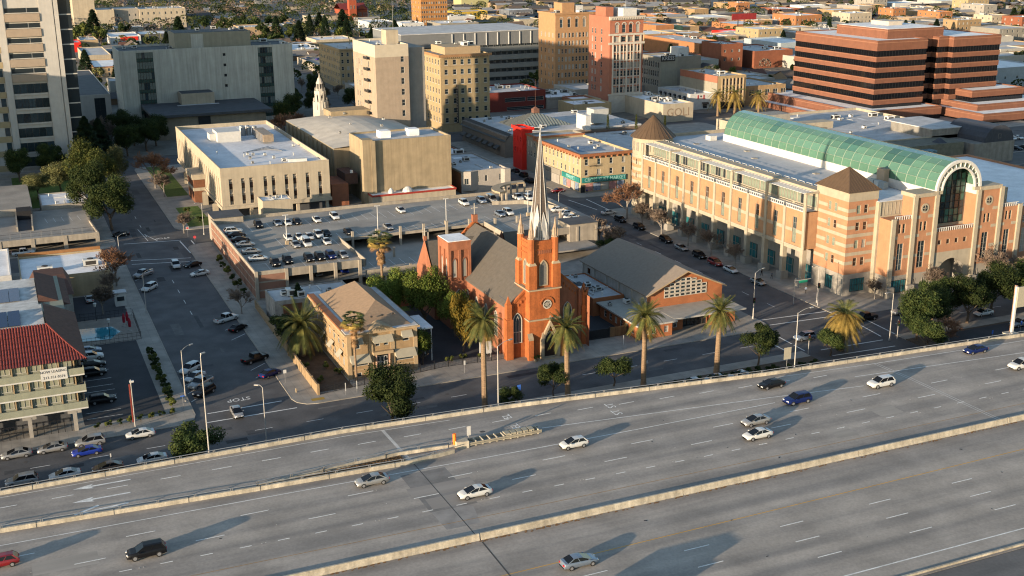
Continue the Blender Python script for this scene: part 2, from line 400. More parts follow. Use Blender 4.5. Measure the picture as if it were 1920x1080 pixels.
# kerb edges along the two nearest streets
m_kerb = mat('kerb_stone', (.24, .21, .17), .9, .2, 1.)
struct('kerb', MB().wall([(43.1, 200), (43.1, 316)], .18, -.02, .145).wall([(47, 195.6), (143, 195.6)], .18, -.02, .145), m_kerb)
struct('kerb', MB().wall([(25.7, 200), (25.7, 306)], .18, -.02, .145).wall([(-60, 195.6), (22, 195.6)], .18, -.02, .145), m_kerb)
# strip between the street and the freeway wall
struct('planting_strip', MB().prism([(-160, 160), (143, 150), (143, 178.4), (-160, 178.4)], -.05, .12), m_dirt)
struct('planting_strip', MB().prism([(167, 148), (420, 148), (420, 178.4), (167, 178.4)], -.05, .12), m_dirt)
struct('sidewalk', MB().box(-160, 143, 178.4, 181.5, -.05, .13), m_walk)
struct('sidewalk', MB().box(167, 420, 178.4, 181.5, -.05, .13), m_walk)
struct('parking_lot', MB().box(172, 260, 160, 177.6, .1, .135), m_lot)
# lots, lawns, yards
def sheet(name, x0, x1, y0, y1, z, m): return struct(name, MB().face([(x0, y0, z), (x1, y0, z), (x1, y1, z), (x0, y1, z)]), m)
sheet('parking_lot', 7.4, 21.0, 202.5, 245.2, .14, m_lot)
sheet('parking_lot', 8.5, 21.5, 263, 282, .14, m_lot)
sheet('pool_terrace', 8.5, 22, 245.4, 262.8, .142, mat('pool_deck', (.20, .17, .14), .9, .2, .5))
sheet('church_yard', 70.5, 86.5, 206, 258, .14, m_lot)
sheet('side_yard', 106.3, 122, 206, 258, .14, m_lot)
sheet('garden', 48.4, 55, 200.5, 240, .145, m_dirt)
sheet('lawn', 47.2, 56.0, 341, 352, .14, m_grass)
sheet('lawn', 47.2, 54.0, 352.2, 368, .14, m_grass)
sheet('lawn', 47.2, 54.0, 385, 440, .14, m_grass)
sheet('lawn', 70.5, 80, 240, 259, .146, m_grass)
sheet('lawn', 2, 22, 386, 440, .14, m_grass)
sheet('parking_lot', 300, 411, 300, 308.5, .14, m_lot)
sheet('parking_lot', 338, 411, 328, 372, .14, m_asphalt)
# -- street markings
def lines(name, segs, w, z, m, parent=None):
    for s in segs: struct(name, MB().strip(s, w, z), m, parent) if parent is None else MB().strip(s, w, z).build(name, m, parent)
road_o = [o for o in COL.objects if o.name == 'road'][0]
lines('crossing_line', [[(147.0, 201.6), (164, 200.6)], [(147, 198), (163.6, 197.2)], [(144.3, 193.6), (143.9, 181.7)], [(140.6, 194.2), (140.4, 182)], [(147.2, 180.7), (162.6, 180.3)], [(147.2, 177), (162.4, 176.3)], [(165, 192), (163.8, 182.2)], [(168.3, 193), (167.5, 182.2)],
    [(27.8, 199.2), (41.2, 199.6)], [(27.0, 195.2), (43.0, 195.3)], [(27.6, 329.4), (42.6, 327)], [(27.4, 311), (42.2, 307)], [(27.2, 307), (42.2, 303.2)], [(42.2, 326), (42.9, 312)], [(45.2, 325.6), (45.6, 312)],
    [(162.3, 326.4), (164.2, 310.6)], [(167.9, 325), (167.4, 309.4)]], .3, .006, m_line, road_o)
lines('lane_line', [[(x, 188.4), (x + 3, 188.4)] for x in range(-20, 140, 9)] + [[(x, 187.4), (x + 3, 187.2)] for x in range(172, 260, 9)], .14, .006, m_line, road_o)
lines('lane_line', [[(34.6, y), (34.6, y + 3)] for y in (258, 267, 276, 285)] + [[(34.4, 335 + k * 12), (34.4, 338 + k * 12)] for k in range(7)] + [[(155.6, y), (155.6, y + 3)] for y in range(208, 300, 10)] + [[(155.6, y), (155.6, y + 3)] for y in range(334, 436, 10)], .14, .006, m_line, road_o)
lines('stall_line', [[(25.9 + .2, y), (29.6, y + 3.7)] for y in (206, 210.2, 214.4, 218.6, 222.8, 283, 291)] + [[(43 - .2, y), (39.3, y - 3)] for y in (216, 220.5, 225, 240, 247, 253)], .12, .006, m_line, road_o)
lines('stall_line', [[(34.2, 330), (33.2, 345)], [(36.6, 329), (34.2, 338)]], .16, .006, m_line, road_o)
lines('stall_line', [[(8.0, y), (14.0, y)] for y in (205, 207.8, 215.4, 218.2, 221, 224.6, 229.6, 234.4, 238.8)], .12, .148, m_line, [o for o in COL.objects if o.name == 'parking_lot'][0])
text('stop_marking', 'STOP', m_line, 2.1, (34.2, 203.6, .008), (0, 0, PI), road_o, .001, sx=.85)
text('stop_marking', 'STOP', m_line, 2.0, (38.2, 331.5, .008), (0, 0, PI), road_o, .001, sx=.85)
# -- freeway
ZF = 7.5
NP = [(-200, 164), (-6, 163.9), (43, 164.5), (71, 162.9), (117, 157.6), (173, 154.4), (260, 151.5), (420, 149)]
deck = [(p[0], p[1] + .2) for p in NP]
fw_ = MB().prism([(-200, 94.9), (420, 94.9)] + deck[::-1], -.05, ZF)
freeway = struct('freeway', fw_, m_freeway)
struct('ramp', MB().prism([(-200, 84), (420, 84), (420, 94.8), (-200, 94.8)], -.05, ZF - .02), road_mat('ramp_asphalt', (.12, .115, .112), (.09, .088, .087)))
def yl(a, b): return lambda x: a + b * x
L1, L2, L3 = yl(144.7, -.027), yl(139.6, -.0145), yl(135.9, -.0205)
def fy1(x): return 144.65 - .027 * x if x < 82 else 142.43 + .0085 * (x - 82)
def fy2(x): return 139.85 - .0165 * x if x < 85 else 138.4 + .007 * (x - 85)
dash = MB().box(0, 3.66, -.08, .08, 0, .006).mesh('lane_dash', m_line)
sdash = MB().box(0, 1.5, -.08, .08, 0, .006).mesh('lane_dash', m_line)
def dashes(me, y, x0, x1, per, ph):
    k = math.ceil((x0 - ph) / per); x = ph + k * per
    while x < x1:
        o = inst('lane_dash', me, freeway, (x, y(x), ZF + .004)); x += per
dashes(dash, fy1, -12, 200, 14.63, 8.6); dashes(dash, fy2, -12, 200, 14.63, 2.0)
dashes(sdash, lambda x: 135.8 - .019 * x if x < 90 else 134.1 + .004 * (x - 90), 0, 190, 4.85, 11.7)
for off, ph in ((0, 86.7), (-4.1, 86.1), (-8.4, 86.2)): dashes(dash, lambda x, off=off: 111.9 + .014 * (x - 86.7) + off, 40, 160, 14.63, ph)
dashes(MB().box(0, 2.8, -.08, .08, 0, .006).mesh('lane_dash', m_line), lambda x: 159.7 - max(0, x - 36) * .035 - max(0, x - 70) * .062, -10, 130, 7.25, 15.0)
FL = lambda pts, m, w=.16: MB().strip(pts, w, ZF + .005).build('edge_line', m, freeway)
FL([(-30, 149.1), (26, 147.95), (64, 147.05), (83, 146.8), (111, 146.8)], m_line); FL([(72, 153.4), (111.2, 149), (129.1, 146.7)], m_line); FL([(130.5, 150.7), (166.3, 147.6), (220, 146.9)], m_line)
FL([(-30, 162.8), (43, 163.2), (60, 162.3)], m_line, .12); FL([(117, 156.2), (138, 154.4), (173, 152.4), (220, 150.4)], m_line, .13)
FL([(-40, 131.6), (22, 131.0), (57, 130.3), (98, 129.9), (220, 129.4)], m_yfade); FL([(-40, 114.9), (50, 115.6), (88, 116), (134, 116.6), (220, 117.6)], m_yline, .18)
FL([(40, 98.7), (200, 98.4)], m_line, .2)
# lane arrows, chevron and words
def arrow(x, y, L, bend=1):
    b = MB(); z = ZF + .006
    b.strip([(x + 1.7, y), (x + L, y)], .34, z); b.face([(x - .6, y - .05, z), (x + 2.2, y - .75, z), (x + 1.7, y, z), (x + 2.2, y + .75, z)])
    b.build('lane_arrow', m_line, freeway)
arrow(3.9, 161.4, 7.2); arrow(3.6, 157.2, 7.0)
MB().strip([(3, 153.4), (6.2, 155.0)], .4, ZF + .006).strip([(3.6, 153.5), (10, 154.1)], .4, ZF + .0065).build('chevron_marking', m_line, freeway)
for w_, x, y in (('EL', 68.8, 159.8), ('EL', 68.5, 155.8), ('ST', 86.0, 156.9), ('ST', 85.6, 154.0)):
    text('pavement_word', w_, m_line, 2.0, (x, y, ZF + .007), (0, 0, PI / 2), freeway, .001, sx=.95)
# bridge joints and tar patches
m_joint = mat('joint_rubber', (.06, .056, .052), .8, 0); m_jlight = mat('joint_pale', (.40, .38, .35), .8, .2, .6); m_patch = mat('dark_patch', (.16, .15, .14), .85, .25, .5)
MB().strip([(49.0, 163), (49.4, 150.6)], .5, ZF + .003).build('bridge_joint', m_jlight, freeway)
MB().strip([(49.5, 149.6), (49.8, 125.6)], .13, ZF + .008).strip([(49.9, 124.2), (49.7, 96)], .2, ZF + .008).build('bridge_joint', m_joint, freeway)
for dx in (-.3, .3): MB().strip([(138 + dx, 154.4), (138.6 + dx, 146.7), (139 + dx, 125.7)], .16, ZF + .008).build('bridge_joint', m_jlight, freeway)
MB().face([(46.6, 134.3, ZF + .002), (53.4, 134.3, ZF + .002), (53.2, 146.6, ZF + .002), (46.4, 146.6, ZF + .002)]).build('paving_patch', m_patch, freeway)
MB().face([(46.9, 129, ZF + .002), (51.6, 129, ZF + .002), (52.6, 134.2, ZF + .002), (46.7, 134.2, ZF + .002)]).build('paving_patch', mat('dark_patch2', (.215, .2, .185), .85, .2, .5), freeway)
m_fp = [mat('joint_slab_%d' % i, c_, .85, .2, .6, stretch=(.06, .6, 1)) for i, c_ in enumerate(((.235, .212, .188), (.265, .24, .21), (.21, .19, .17)))]
for (x, y, r) in ((11.0, 152.0, .9), (17.4, 151.6, .8), (63, 156, .5)):
    MB().face([(x + r * math.cos(k) * RN.uniform(.6, 1.2), y + .8 * r * math.sin(k) * RN.uniform(.6, 1.2), ZF + .006) for k in [i * PI / 5 for i in range(10)]]).build('oil_stain', m_joint, freeway)
bump = MB().box(-.06, .06, -.05, .05, 0, .025).mesh('lane_reflector', m_white); bumpd = MB().box(-.22, .14, -.07, .07, 0, .03).mesh('tyre_scrap', m_black)
for x in range(-8, 180, 15):
    for y in (fy1(x) - .02, fy2(x)): inst('lane_reflector', bump, freeway, (x + 5, y, ZF + .002))
    for dx in (0, .5): inst('lane_reflector', bump, freeway, (x + 2.2 + dx, 135.7 - .015 * x, ZF + .002))
for k in range(46): inst('tyre_scrap', bumpd, freeway, (RN.uniform(0, 170), RN.choice([RN.uniform(97, 123), RN.uniform(126, 150)]), ZF + .002), RN.uniform(0, 3), (RN.uniform(.3, 1.2),) * 3)
mh = MB().cone(0, 0, 0, .008, .38, .38, 12).mesh('manhole_cover', m_joint)
for k in range(44): inst('manhole_cover', mh, road_o, (RN.choice([RN.uniform(27, 42), RN.uniform(148, 163)]), RN.uniform(206, 440), .004) if k < 28 else (RN.uniform(-5, 180), RN.uniform(182.5, 195), .004))
m_sp = [mat('joint_tar_%d' % i, c_, .9, .25, .8) for i, c_ in enumerate(((.035, .034, .035), (.10, .095, .09), (.05, .05, .052)))]
for k in range(70):
    x, y = (RN.choice([RN.uniform(27, 40), RN.uniform(148, 161)]), RN.uniform(203, 440)) if k < 44 else (RN.uniform(-8, 190), RN.uniform(182.5, 193)); w, l = (RN.uniform(.3, 2.4), RN.uniform(1, 9)) if k < 44 else (RN.uniform(1, 12), RN.uniform(.3, 1.8))
    MB().face([(x, y, .0035 + k * .00003), (x + w, y, .0035 + k * .00003), (x + w, y + l, .0035 + k * .00003), (x, y + l, .0035 + k * .00003)]).build('asphalt_patch', m_sp[k % 3], road_o)
for k in range(7): # slab joints and patches on the freeway
    x, y = RN.uniform(-5, 170), RN.choice([98.6, 103, 107.2, 111.4, 131, 135, 139, 143.2, 148]); w = RN.uniform(2, 10); MB().face([(x, y, ZF + .0022 + k * .00003), (x + w, y - .02 * w, ZF + .0022 + k * .00003), (x + w, y + 3.2, ZF + .0022 + k * .00003), (x, y + 3.2, ZF + .0022 + k * .00003)]).build('paving_patch', RN.choice(m_fp), freeway)
# median wall: profiled segments
def jersey(name, x0, x1, y, parent, zc=ZF, hw=.3, h=.86):
    b = MB(); P = [(-hw, 0), (-hw, .08), (-hw * .62, .32), (-hw * .4, h), (hw * .4, h), (hw * .62, .32), (hw, .08), (hw, 0)]
    for (a, c) in zip(P[:-1], P[1:]): b.face([(x0, y + a[0], zc + a[1]), (x0, y + c[0], zc + c[1]), (x1, y + c[0], zc + c[1]), (x1, y + a[0], zc + a[1])])
    b.face([(x0, y + p[0], zc + p[1]) for p in P]); b.face([(x1, y + p[0], zc + p[1]) for p in P[::-1]])
    return b.build(name, m_barrier, parent)
med = thing('median_barrier', 'long pale concrete median wall between the two freeway directions', 'barrier', (90, 124.95, ZF))
for a, b_ in ((-60, -10.1), (-10, 19.9), (20, 49.75), (49.95, 79.9), (80, 109.9), (110, 139), (139.15, 169.9), (170, 260)): jersey('barrier_segment', a, b_, 124.95, med)
m_litter = mat('leaf_litter', (.16, .09, .04), .95, .3, 2.)
b = MB()
for k in range(420):
    x = RN.uniform(-10, 165); y = 124.55 - abs(RN.gauss(0, .22)); r = RN.uniform(.04, .16); b.face([(x - r * 1.6, y - r, ZF + .012), (x + r, y - r, ZF + .014), (x + r * 1.5, y + r, ZF + .02), (x - r, y + r, ZF + .012)])
tag(b.build('leaf_litter', m_litter), 'thin line of brown leaf litter along the foot of the median wall', 'litter', kind='stuff')
# outer parapets with steel rail
postm = MB().box(-.05, .05, -.06, .06, 0, .42).box(.17, .27, -.06, .06, 0, .42).mesh('rail_post', m_steel)
def along(pts, step, x0=None):
    d = 0.; out = []
    for a, c in zip(pts[:-1], pts[1:]):
        l = math.hypot(c[0] - a[0], c[1] - a[1])
        while d < l: out.append((a[0] + (c[0] - a[0]) * d / l, a[1] + (c[1] - a[1]) * d / l, math.atan2(c[1] - a[1], c[0] - a[0]))); d += step
        d -= l
    return out
PJ = MB().box(-.04, .04, -.2, .2, 0, .64).mesh('parapet_joint', m_joint)
def railed(name, label, pts, h=.62, rail=.98, w=.36, step=4.9):
    t = thing(name, label, 'barrier', (pts[len(pts) // 2][0], pts[len(pts) // 2][1], ZF))
    MB().wall(pts, w, ZF, ZF + h).build('parapet', m_barrier, t)
    r = MB()
    for a, c in zip(pts[:-1], pts[1:]): r.tube((*a, ZF + rail), (*c, ZF + rail), .055, .055, 6)
    r.build('rail', m_steel, t)
    for x, y, a in along(pts, 9.7):
        if -15 < x < 200: inst('parapet_joint', PJ, t, (x, y, ZF), a)
    for x, y, a in along(pts, step):
        if -15 < x < 200: inst('rail_post', postm, t, (x, y, ZF + h), a)
    return t
railed('freeway_parapet', 'long tan freeway parapet with steel rail along the street side', [(-60, 163.9), (-6, 163.9), (43, 164.5), (71, 162.9), (117, 157.6), (173, 154.4), (260, 151.5)])
railed('ramp_parapet', 'tan parapet with steel rail between the ramp and the main lanes', [(-60, 153.3), (-6, 152.3), (26.6, 150.4), (49.3, 149.6), (56.2, 150.6)])
railed('gore_parapet', 'curved rail wall on the ramp side of the planted gore', [(27, 151.4), (35.4, 152.0), (41.5, 152.8), (48.2, 153.2), (54.0, 152.8), (57.2, 152.4)], .5, .95, .3)
tag(MB().wall([(40, 95.4), (200, 95.4)], .25, ZF, ZF + .28).build('freeway_kerb', m_barrier), 'low pale kerb along the outer shoulder at the bottom right corner', 'kerb')
g = MB()
for k in range(900):
    x = RN.uniform(33, 48.6); lo, hi = 150.7, 151.7 + (x - 33) * .075; y = RN.uniform(lo, max(lo + .1, hi)); r = RN.uniform(.06, .2); a = RN.uniform(0, 3)
    g.face([(x + r * math.cos(a + q), y + r * math.sin(a + q), ZF + .04 + RN.uniform(0, .12)) for q in (0, 1.6, 3.1, 4.7)])
tag(g.build('dry_leaves', m_litter), 'dry orange brown leaves filling the wedge between the ramp rails', 'leaves', kind='stuff')
MB().face([(29, 150.6, ZF + .01), (49, 149.9, ZF + .01), (48.6, 153.0, ZF + .01), (41.5, 152.6, ZF + .01)]).build('gore_soil', m_dirt, freeway)
# crash cushion
cc = thing('crash_cushion', 'ribbed steel crash cushion with yellow topped bays at the ramp gore', 'crash cushion', (65, 152.2, ZF))
b = MB()
for s in (-1, 1):
    for zz in (.35, .62): b.box(58.6, 71, 152.2 + s * .75 - .05, 152.2 + s * .75 + .05, ZF + zz - .1, ZF + zz + .1)
b.build('rail', mat('cushion_rail', (.36, .32, .24), .7, .15, .8), cc)
for i in range(11): MB().box(58.9 + i * 1.15, 59.05 + i * 1.15, 151.5, 152.9, ZF + .05, ZF + .85).build('diaphragm', m_barrier, cc)
for i in range(5): MB().box(65.0 + i * 1.0, 65.8 + i * 1.0, 151.6, 152.8, ZF + .1, ZF + 1.0).build('cartridge', mat('cushion_grey', (.40, .36, .27), .7, .2, 1.), cc)
MB().prism([(57, 151.6), (58.9, 151.3), (58.9, 153.1), (57, 152.8)], ZF, ZF + 1.1).build('nose_block', m_barrier, cc)
b = MB().cone(57.0, 152.4, ZF + .5, ZF + 2.2, .28, .28, 8).cone(57.0, 152.4, ZF, ZF + .5, .06, .06, 6)
tag(b.build('delineator', mat('safety_orange', (.75, .16, .02), .6, .05)), 'orange object marker standing at the nose of the gore', 'marker')
t = thing('road_sign', 'small white sign on a steel post behind the orange marker', 'sign', (59.4, 152.7, ZF)); MB().cone(59.4, 152.7, ZF, ZF + 2.9, .06, .06, 6).build('post', m_steel, t); MB().box(59.1, 59.7, 152.58, 152.63, ZF + 1.4, ZF + 2.9).build('panel', m_white, t)
# -- vehicles
def loft(b, secs, mi=0):
    """secs: list of closed rings with equal counts"""
    n = len(secs[0]); i = len(b.v)
    for s in secs: b.v.extend(s)
    for k in range(len(secs) - 1):
        for j in range(n): b.f.append((i + k * n + j, i + k * n + (j + 1) % n, i + (k + 1) * n + (j + 1) % n, i + (k + 1) * n + j)); b.m.append(mi)
    b.f.append(tuple(i + j for j in reversed(range(n)))); b.m.append(mi); l = i + (len(secs) - 1) * n; b.f.append(tuple(l + j for j in range(n))); b.m.append(mi)
m_paint0 = mat('car_paint', (.5, .5, .5), .3, 0, coat=.6)
m_cglass = mat('car_glass', (.006, .007, .009), .06, 0, spec=.22)
m_tyre = mat('tyre_rubber', (.012, .012, .012), .85, 0)
m_rim = mat('wheel_rim', (.38, .38, .39), .35, 0, metal=.7)
m_head = mat('headlamp', (.62, .62, .6), .15, 0, spec=.6); m_tail = mat('tail_lamp', (.35, .01, .01), .2, 0)
CARP = dict(
  sedan=dict(L=4.75, W=1.82, st=[(-2.38, .55, .78), (-2.34, .86, .86), (-2.2, 1.0, .93), (-1.6, 1.03, .985), (-.9, 1.0, 1.), (.5, .97, 1.), (1.2, .94, .99), (1.75, .86, .965), (2.15, .74, .9), (2.33, .6, .8), (2.38, .45, .72)], cab=(-2.0, 1.4, -1.0, .1, 1.46), wb=(-1.42, 1.45), wr=.33),
  hatch=dict(L=4.3, W=1.8, st=[(-2.14, .6, .82), (-2.08, .98, .9), (-1.5, 1.04, .985), (-.9, 1.02, 1.), (.5, .99, 1.), (1.1, .95, .99), (1.6, .87, .965), (1.95, .75, .89), (2.1, .6, .79), (2.14, .46, .72)], cab=(-2.1, 1.3, -1.45, .05, 1.52), wb=(-1.3, 1.35), wr=.33),
  suv=dict(L=4.8, W=1.94, st=[(-2.4, .66, .86), (-2.35, 1.08, .94), (-1.6, 1.14, .99), (-.9, 1.12, 1.), (.6, 1.1, 1.), (1.25, 1.07, .99), (1.8, 1.02, .965), (2.2, .9, .9), (2.36, .72, .82), (2.4, .55, .75)], cab=(-2.34, 1.3, -1.85, .25, 1.74), wb=(-1.45, 1.45), wr=.38),
  pickup=dict(L=5.7, W=1.98, st=[(-2.85, .8, .92), (-2.8, 1.08, .97), (-1.7, 1.08, .99), (-.9, 1.1, 1.), (.9, 1.12, 1.), (1.3, 1.12, 1.), (2.3, 1.06, .97), (2.72, .92, .9), (2.85, .6, .8)], cab=(-.95, 1.35, -.7, .65, 1.85), wb=(-1.75, 1.8), wr=.4),
  van=dict(L=5.3, W=2.0, st=[(-2.65, .8, .94), (-2.62, 1.15, .98), (-1.6, 1.2, 1.), (-.9, 1.2, 1.), (.9, 1.2, 1.), (1.4, 1.18, 1.), (2.2, 1.05, .96), (2.55, .9, .9), (2.65, .6, .8)], cab=(-2.6, 1.75, -2.5, .95, 2.1), wb=(-1.6, 1.7), wr=.37))
CARM = {}
def car_meshes(k):
    if k in CARM: return CARM[k]
    p = CARP[k]; hw = p['W'] / 2; b = MB(); secs = []
    for x, zt, wf in p['st']:
        w = hw * wf; zl = .26 if abs(x) < p['L'] / 2 - .2 else .34
        half = [(x, w * .86, zl), (x, w * .99, zl + .14), (x, w, zt * .62), (x, w * .95, zt * .9), (x, w * .84, zt)]
        secs.append(half + [(x, -q[1], q[2]) for q in reversed(half)])
    loft(b, secs)
    x0, x1, t0, t1, zt = p['cab']; zb = (1.0 if k in ('sedan', 'hatch') else 1.1) - .06; wb_ = hw * .88; wt = hw * .70
    if k in ('suv', 'van', 'pickup'): wt = hw * .76
    g = MB(); bot = [(x0, -wb_, zb), (x1, -wb_, zb - .03), (x1, wb_, zb - .03), (x0, wb_, zb)]; top = [(t0, -wt, zt - .05), (t1, -wt, zt - .07), (t1, wt, zt - .07), (t0, wt, zt - .05)]
    for i in range(4): j = (i + 1) % 4; g.face([bot[i], bot[j], top[j], top[i]])
    # roof panel with crown, pillars
    xm = (t0 + t1) / 2; e = .05
    for ya, yb_ in ((-wt - .02, -wt * .6), (-wt * .6, wt * .6), (wt * .6, wt + .02)):
        za = zt - .055 if ya < -wt * .7 else zt; zc = zt - .055 if yb_ > wt * .7 else zt
        b.face([(t0 - .06, ya, za - .02), (xm, ya, za + .01), (xm, yb_, zc + .01), (t0 - .06, yb_, zc - .02)]); b.face([(xm, ya, za + .01), (t1 + .08, ya, za - .03), (t1 + .08, yb_, zc - .03), (xm, yb_, zc + .01)])
    for s in (-1, 1):
        def pil(fb, ft, w):
            xb_ = x0 + (x1 - x0) * fb; xt_ = t0 + (t1 - t0) * ft
            b.face([(xb_ - w, s * (wb_ + .012), zb), (xb_ + w, s * (wb_ + .012), zb), (xt_ + w * .7, s * (wt + .015), zt - .05), (xt_ - w * .7, s * (wt + .015), zt - .05)])
        pil(.985, .985, .05); pil(.52, .47, .05); pil(.03, .03, .13 if k != 'pickup' else .07)
        if k == 'van': pil(.25, .25, .75)
        b.box(x1 - .55, x1 - .35, s * hw - .02 if s > 0 else -hw - .16, s * hw + .16 if s > 0 else -hw + .02, zb - .02, zb + .13)
    if k == 'pickup':
        b2 = MB(); b2.box(-2.7, -1.0, -hw * .78, hw * .78, 1.085, 1.1); bed = b2.mesh('truck_bed', m_framed)
    else: bed = None
    wh = MB(); r = p['wr']
    def disc(y0, y1, ra, rb, mi):
        n = 14; i = len(wh.v)
        for y, q in ((y0, ra), (y1, rb)):
            for a in range(n): wh.v.append((q * math.cos(2 * PI * a / n), y, r + q * math.sin(2 * PI * a / n)))
        for a in range(n): wh.f.append((i + a, i + n + a, i + n + (a + 1) % n, i + (a + 1) % n)); wh.m.append(mi)
        wh.f.append(tuple(i + n + a for a in reversed(range(n)))); wh.m.append(mi); wh.f.append(tuple(i + a for a in range(n))); wh.m.append(mi)
    disc(-.11, .11, r, r, 0); tyre = wh.mesh('wheel', m_tyre); wh = MB(); disc(-.118, .118, r * .62, r * .62, 0)
    hl = MB().box(-.1, .03, -.2, .2, -.07, .07).mesh('headlight', m_head); tl = MB().box(-.03, .08, -.17, .17, -.1, .1).mesh('taillight', m_tail)
    CARM[k] = dict(body=b.mesh('body', m_paint0, rad(38)), glass=g.mesh('windows', m_cglass), wheel=tyre, rim=wh.mesh('rim', m_rim), hl=hl, tl=tl, bed=bed)
    return CARM[k]
PAINT = dict(white=(.62, .62, .60), silver=(.34, .34, .335), silverblue=(.22, .27, .34), black=(.010, .010, .012), navy=(.008, .018, .10), blue=(.012, .035, .30), red=(.22, .010, .014), brown=(.15, .075, .03), grey=(.12, .12, .125), green=(.03, .08, .05))
def paint(c): return mat('paint_' + c, PAINT[c], .34, 0, coat=.08 if c in ('black', 'navy') else .35, spec=.15 if c in ('black', 'navy') else .4, metal=.35 if c in ('silver', 'silverblue', 'grey') else 0)
def car(kind, col, x, y, z, hd, label, group='cars', detail=True):
    p = CARP[kind]; M_ = car_meshes(kind)
    t = thing({'suv': 'sport_utility_car', 'sedan': 'sedan_car', 'hatch': 'hatchback_car', 'pickup': 'pickup_truck', 'van': 'passenger_van'}[kind], label, {'pickup': 'truck', 'van': 'van'}.get(kind, 'car'), (x, y, z), group, rad(hd))
    o = inst('body', M_['body'], t, (0, 0, 0), local=True); o.material_slots[0].link = 'OBJECT'; o.material_slots[0].material = paint(col)
    inst('windows', M_['glass'], t, (0, 0, 0), local=True)
    hw = p['W'] / 2
    for wx in p['wb']:
        for s in (-1, 1): q = inst('wheel', M_['wheel'], t, (wx, s * (hw - .10), 0), local=True); detail and inst('rim', M_['rim'], q, (0, 0, 0), local=True)
    if M_['bed']: inst('truck_bed', M_['bed'], t, (0, 0, 0), local=True)
    if detail:
        zl = .66 if kind in ('sedan', 'hatch') else .84
        for s in (-1, 1):
            inst('headlight', M_['hl'], t, (p['L'] / 2 - .07, s * hw * .6, zl - .06), s * .25, local=True)
            inst('taillight', M_['tl'], t, (-p['L'] / 2 + .0, s * hw * .66, zl + .1), -s * .2, local=True)
    return t
def grp(x, y, z):
    if z > 7: return 'cars driving on the freeway'
    if z > 5: return 'cars parked on the parking deck'
    return 'cars on the streets and lots'
# -- trees
def leaf_cloud(seed, rx, ry, rz, n, leaf, lobes=9, flat=1., shell=.55, hang=0.):
    r = random.Random(seed); b = MB(); C_ = []
    for i in range(lobes):
        a = r.uniform(0, 2 * PI); e = r.uniform(-.55, .85); q = r.uniform(.3, .8)
        C_.append((rx * q * math.cos(a) * math.cos(e), ry * q * math.sin(a) * math.cos(e), rz * q * math.sin(e) * 1.15, r.uniform(.24, .5)))
    for i in range(n):
        c = r.choice(C_); a = r.uniform(0, 2 * PI); s = r.uniform(-1, 1); k = math.sqrt(1 - s * s); q = (shell + (1 - shell) * r.random()) * c[3] * r.uniform(.8, 1.12)
        d = (k * math.cos(a), k * math.sin(a), s)
        p = Vector((c[0] + d[0] * q * rx, c[1] + d[1] * q * ry, c[2] + d[2] * q * rz * flat))
        if p.z < -rz * .8: p.z *= .7
        nrm = (Vector(d) + Vector((r.gauss(0, .7), r.gauss(0, .7), r.gauss(0, .6) + .25))).normalized()
        t = nrm.cross(Vector((r.gauss(0, 1), r.gauss(0, 1), r.gauss(0, 1)))).normalized(); u = nrm.cross(t)
        l = leaf * r.uniform(.55, 1.35); w = l * r.uniform(.45, .8)
        if hang and r.random() < hang: t = Vector((r.gauss(0, .25), r.gauss(0, .25), -1)).normalized(); u = t.cross(Vector(d)).normalized(); l *= 1.7; w *= .6
        b.face([tuple(p - t * l * .5), tuple(p + u * w * .5), tuple(p + t * l * .5), tuple(p - u * w * .5)])
    return b
m_bark = mat('bark', (.09, .065, .045), .95, .3, 3.); m_barkg = mat('pale_bark', (.17, .15, .13), .9, .3, 3.)
m_leafd = two_tone('leaf_dark', (.016, .030, .009), (.050, .064, .018), 1.0)
m_leafm = two_tone('leaf_mid', (.040, .060, .015), (.11, .115, .028), 1.0)
m_leafy = two_tone('leaf_gold', (.075, .065, .012), (.16, .105, .016), 1.0)
m_leafb = two_tone('leaf_bright', (.055, .085, .015), (.11, .13, .025), 1.0)
m_leafo = two_tone('leaf_olive', (.06, .066, .026), (.13, .125, .05), 1.0)
m_leafc = two_tone('leaf_conifer', (.012, .026, .014), (.028, .045, .018), 1.0)
m_twig = two_tone('twig_grey', (.10, .075, .06), (.16, .12, .09), .6, .9, 0); m_twigr = two_tone('twig_russet', (.15, .075, .045), (.24, .13, .075), .6, .9, 0)
TREES = {}
def trunk_mesh(key, h, r, spread, m, seed, limbs=5):
    q = random.Random(seed); b = MB(); pts = [Vector((0, 0, 0)), Vector((q.gauss(0, .05) * h, q.gauss(0, .05) * h, h * .5)), Vector((q.gauss(0, .06) * h, q.gauss(0, .06) * h, h))]
    b.tube(pts[0], pts[1], r, r * .75, 7); b.tube(pts[1], pts[2], r * .75, r * .5, 7)
    for i in range(limbs):
        a = 2 * PI * i / limbs + q.uniform(-.4, .4); s = pts[1].lerp(pts[2], q.uniform(.3, 1.)); e = s + Vector((math.cos(a) * spread * q.uniform(.4, .8), math.sin(a) * spread * q.uniform(.4, .8), spread * q.uniform(.35, .9)))
        b.tube(s, e, r * .42, r * .12, 5)
    return b.mesh('trunk', m)
def leafy(key, seed, rx, ry, rz, n, leaf, lm, th, tr, **kw):
    TREES[key] = (trunk_mesh(key, th, tr, rx, m_bark, seed), leaf_cloud(seed, rx, ry, rz, n, leaf, **kw).mesh('crown', lm), th + rz * .72)
leafy('round_a', 1, 3.4, 3.4, 2.9, 12000, .27, m_leafd, 2.2, .2, lobes=16); leafy('round_b', 2, 3.4, 3.3, 3.0, 12000, .27, m_leafd, 2.0, .2, lobes=16)
leafy('oak_a', 3, 5.0, 5.0, 4.6, 17000, .34, m_leafd, 3.2, .35, lobes=20); leafy('oak_b', 4, 5.2, 4.8, 4.8, 17000, .34, m_leafm, 3.4, .35, lobes=20)
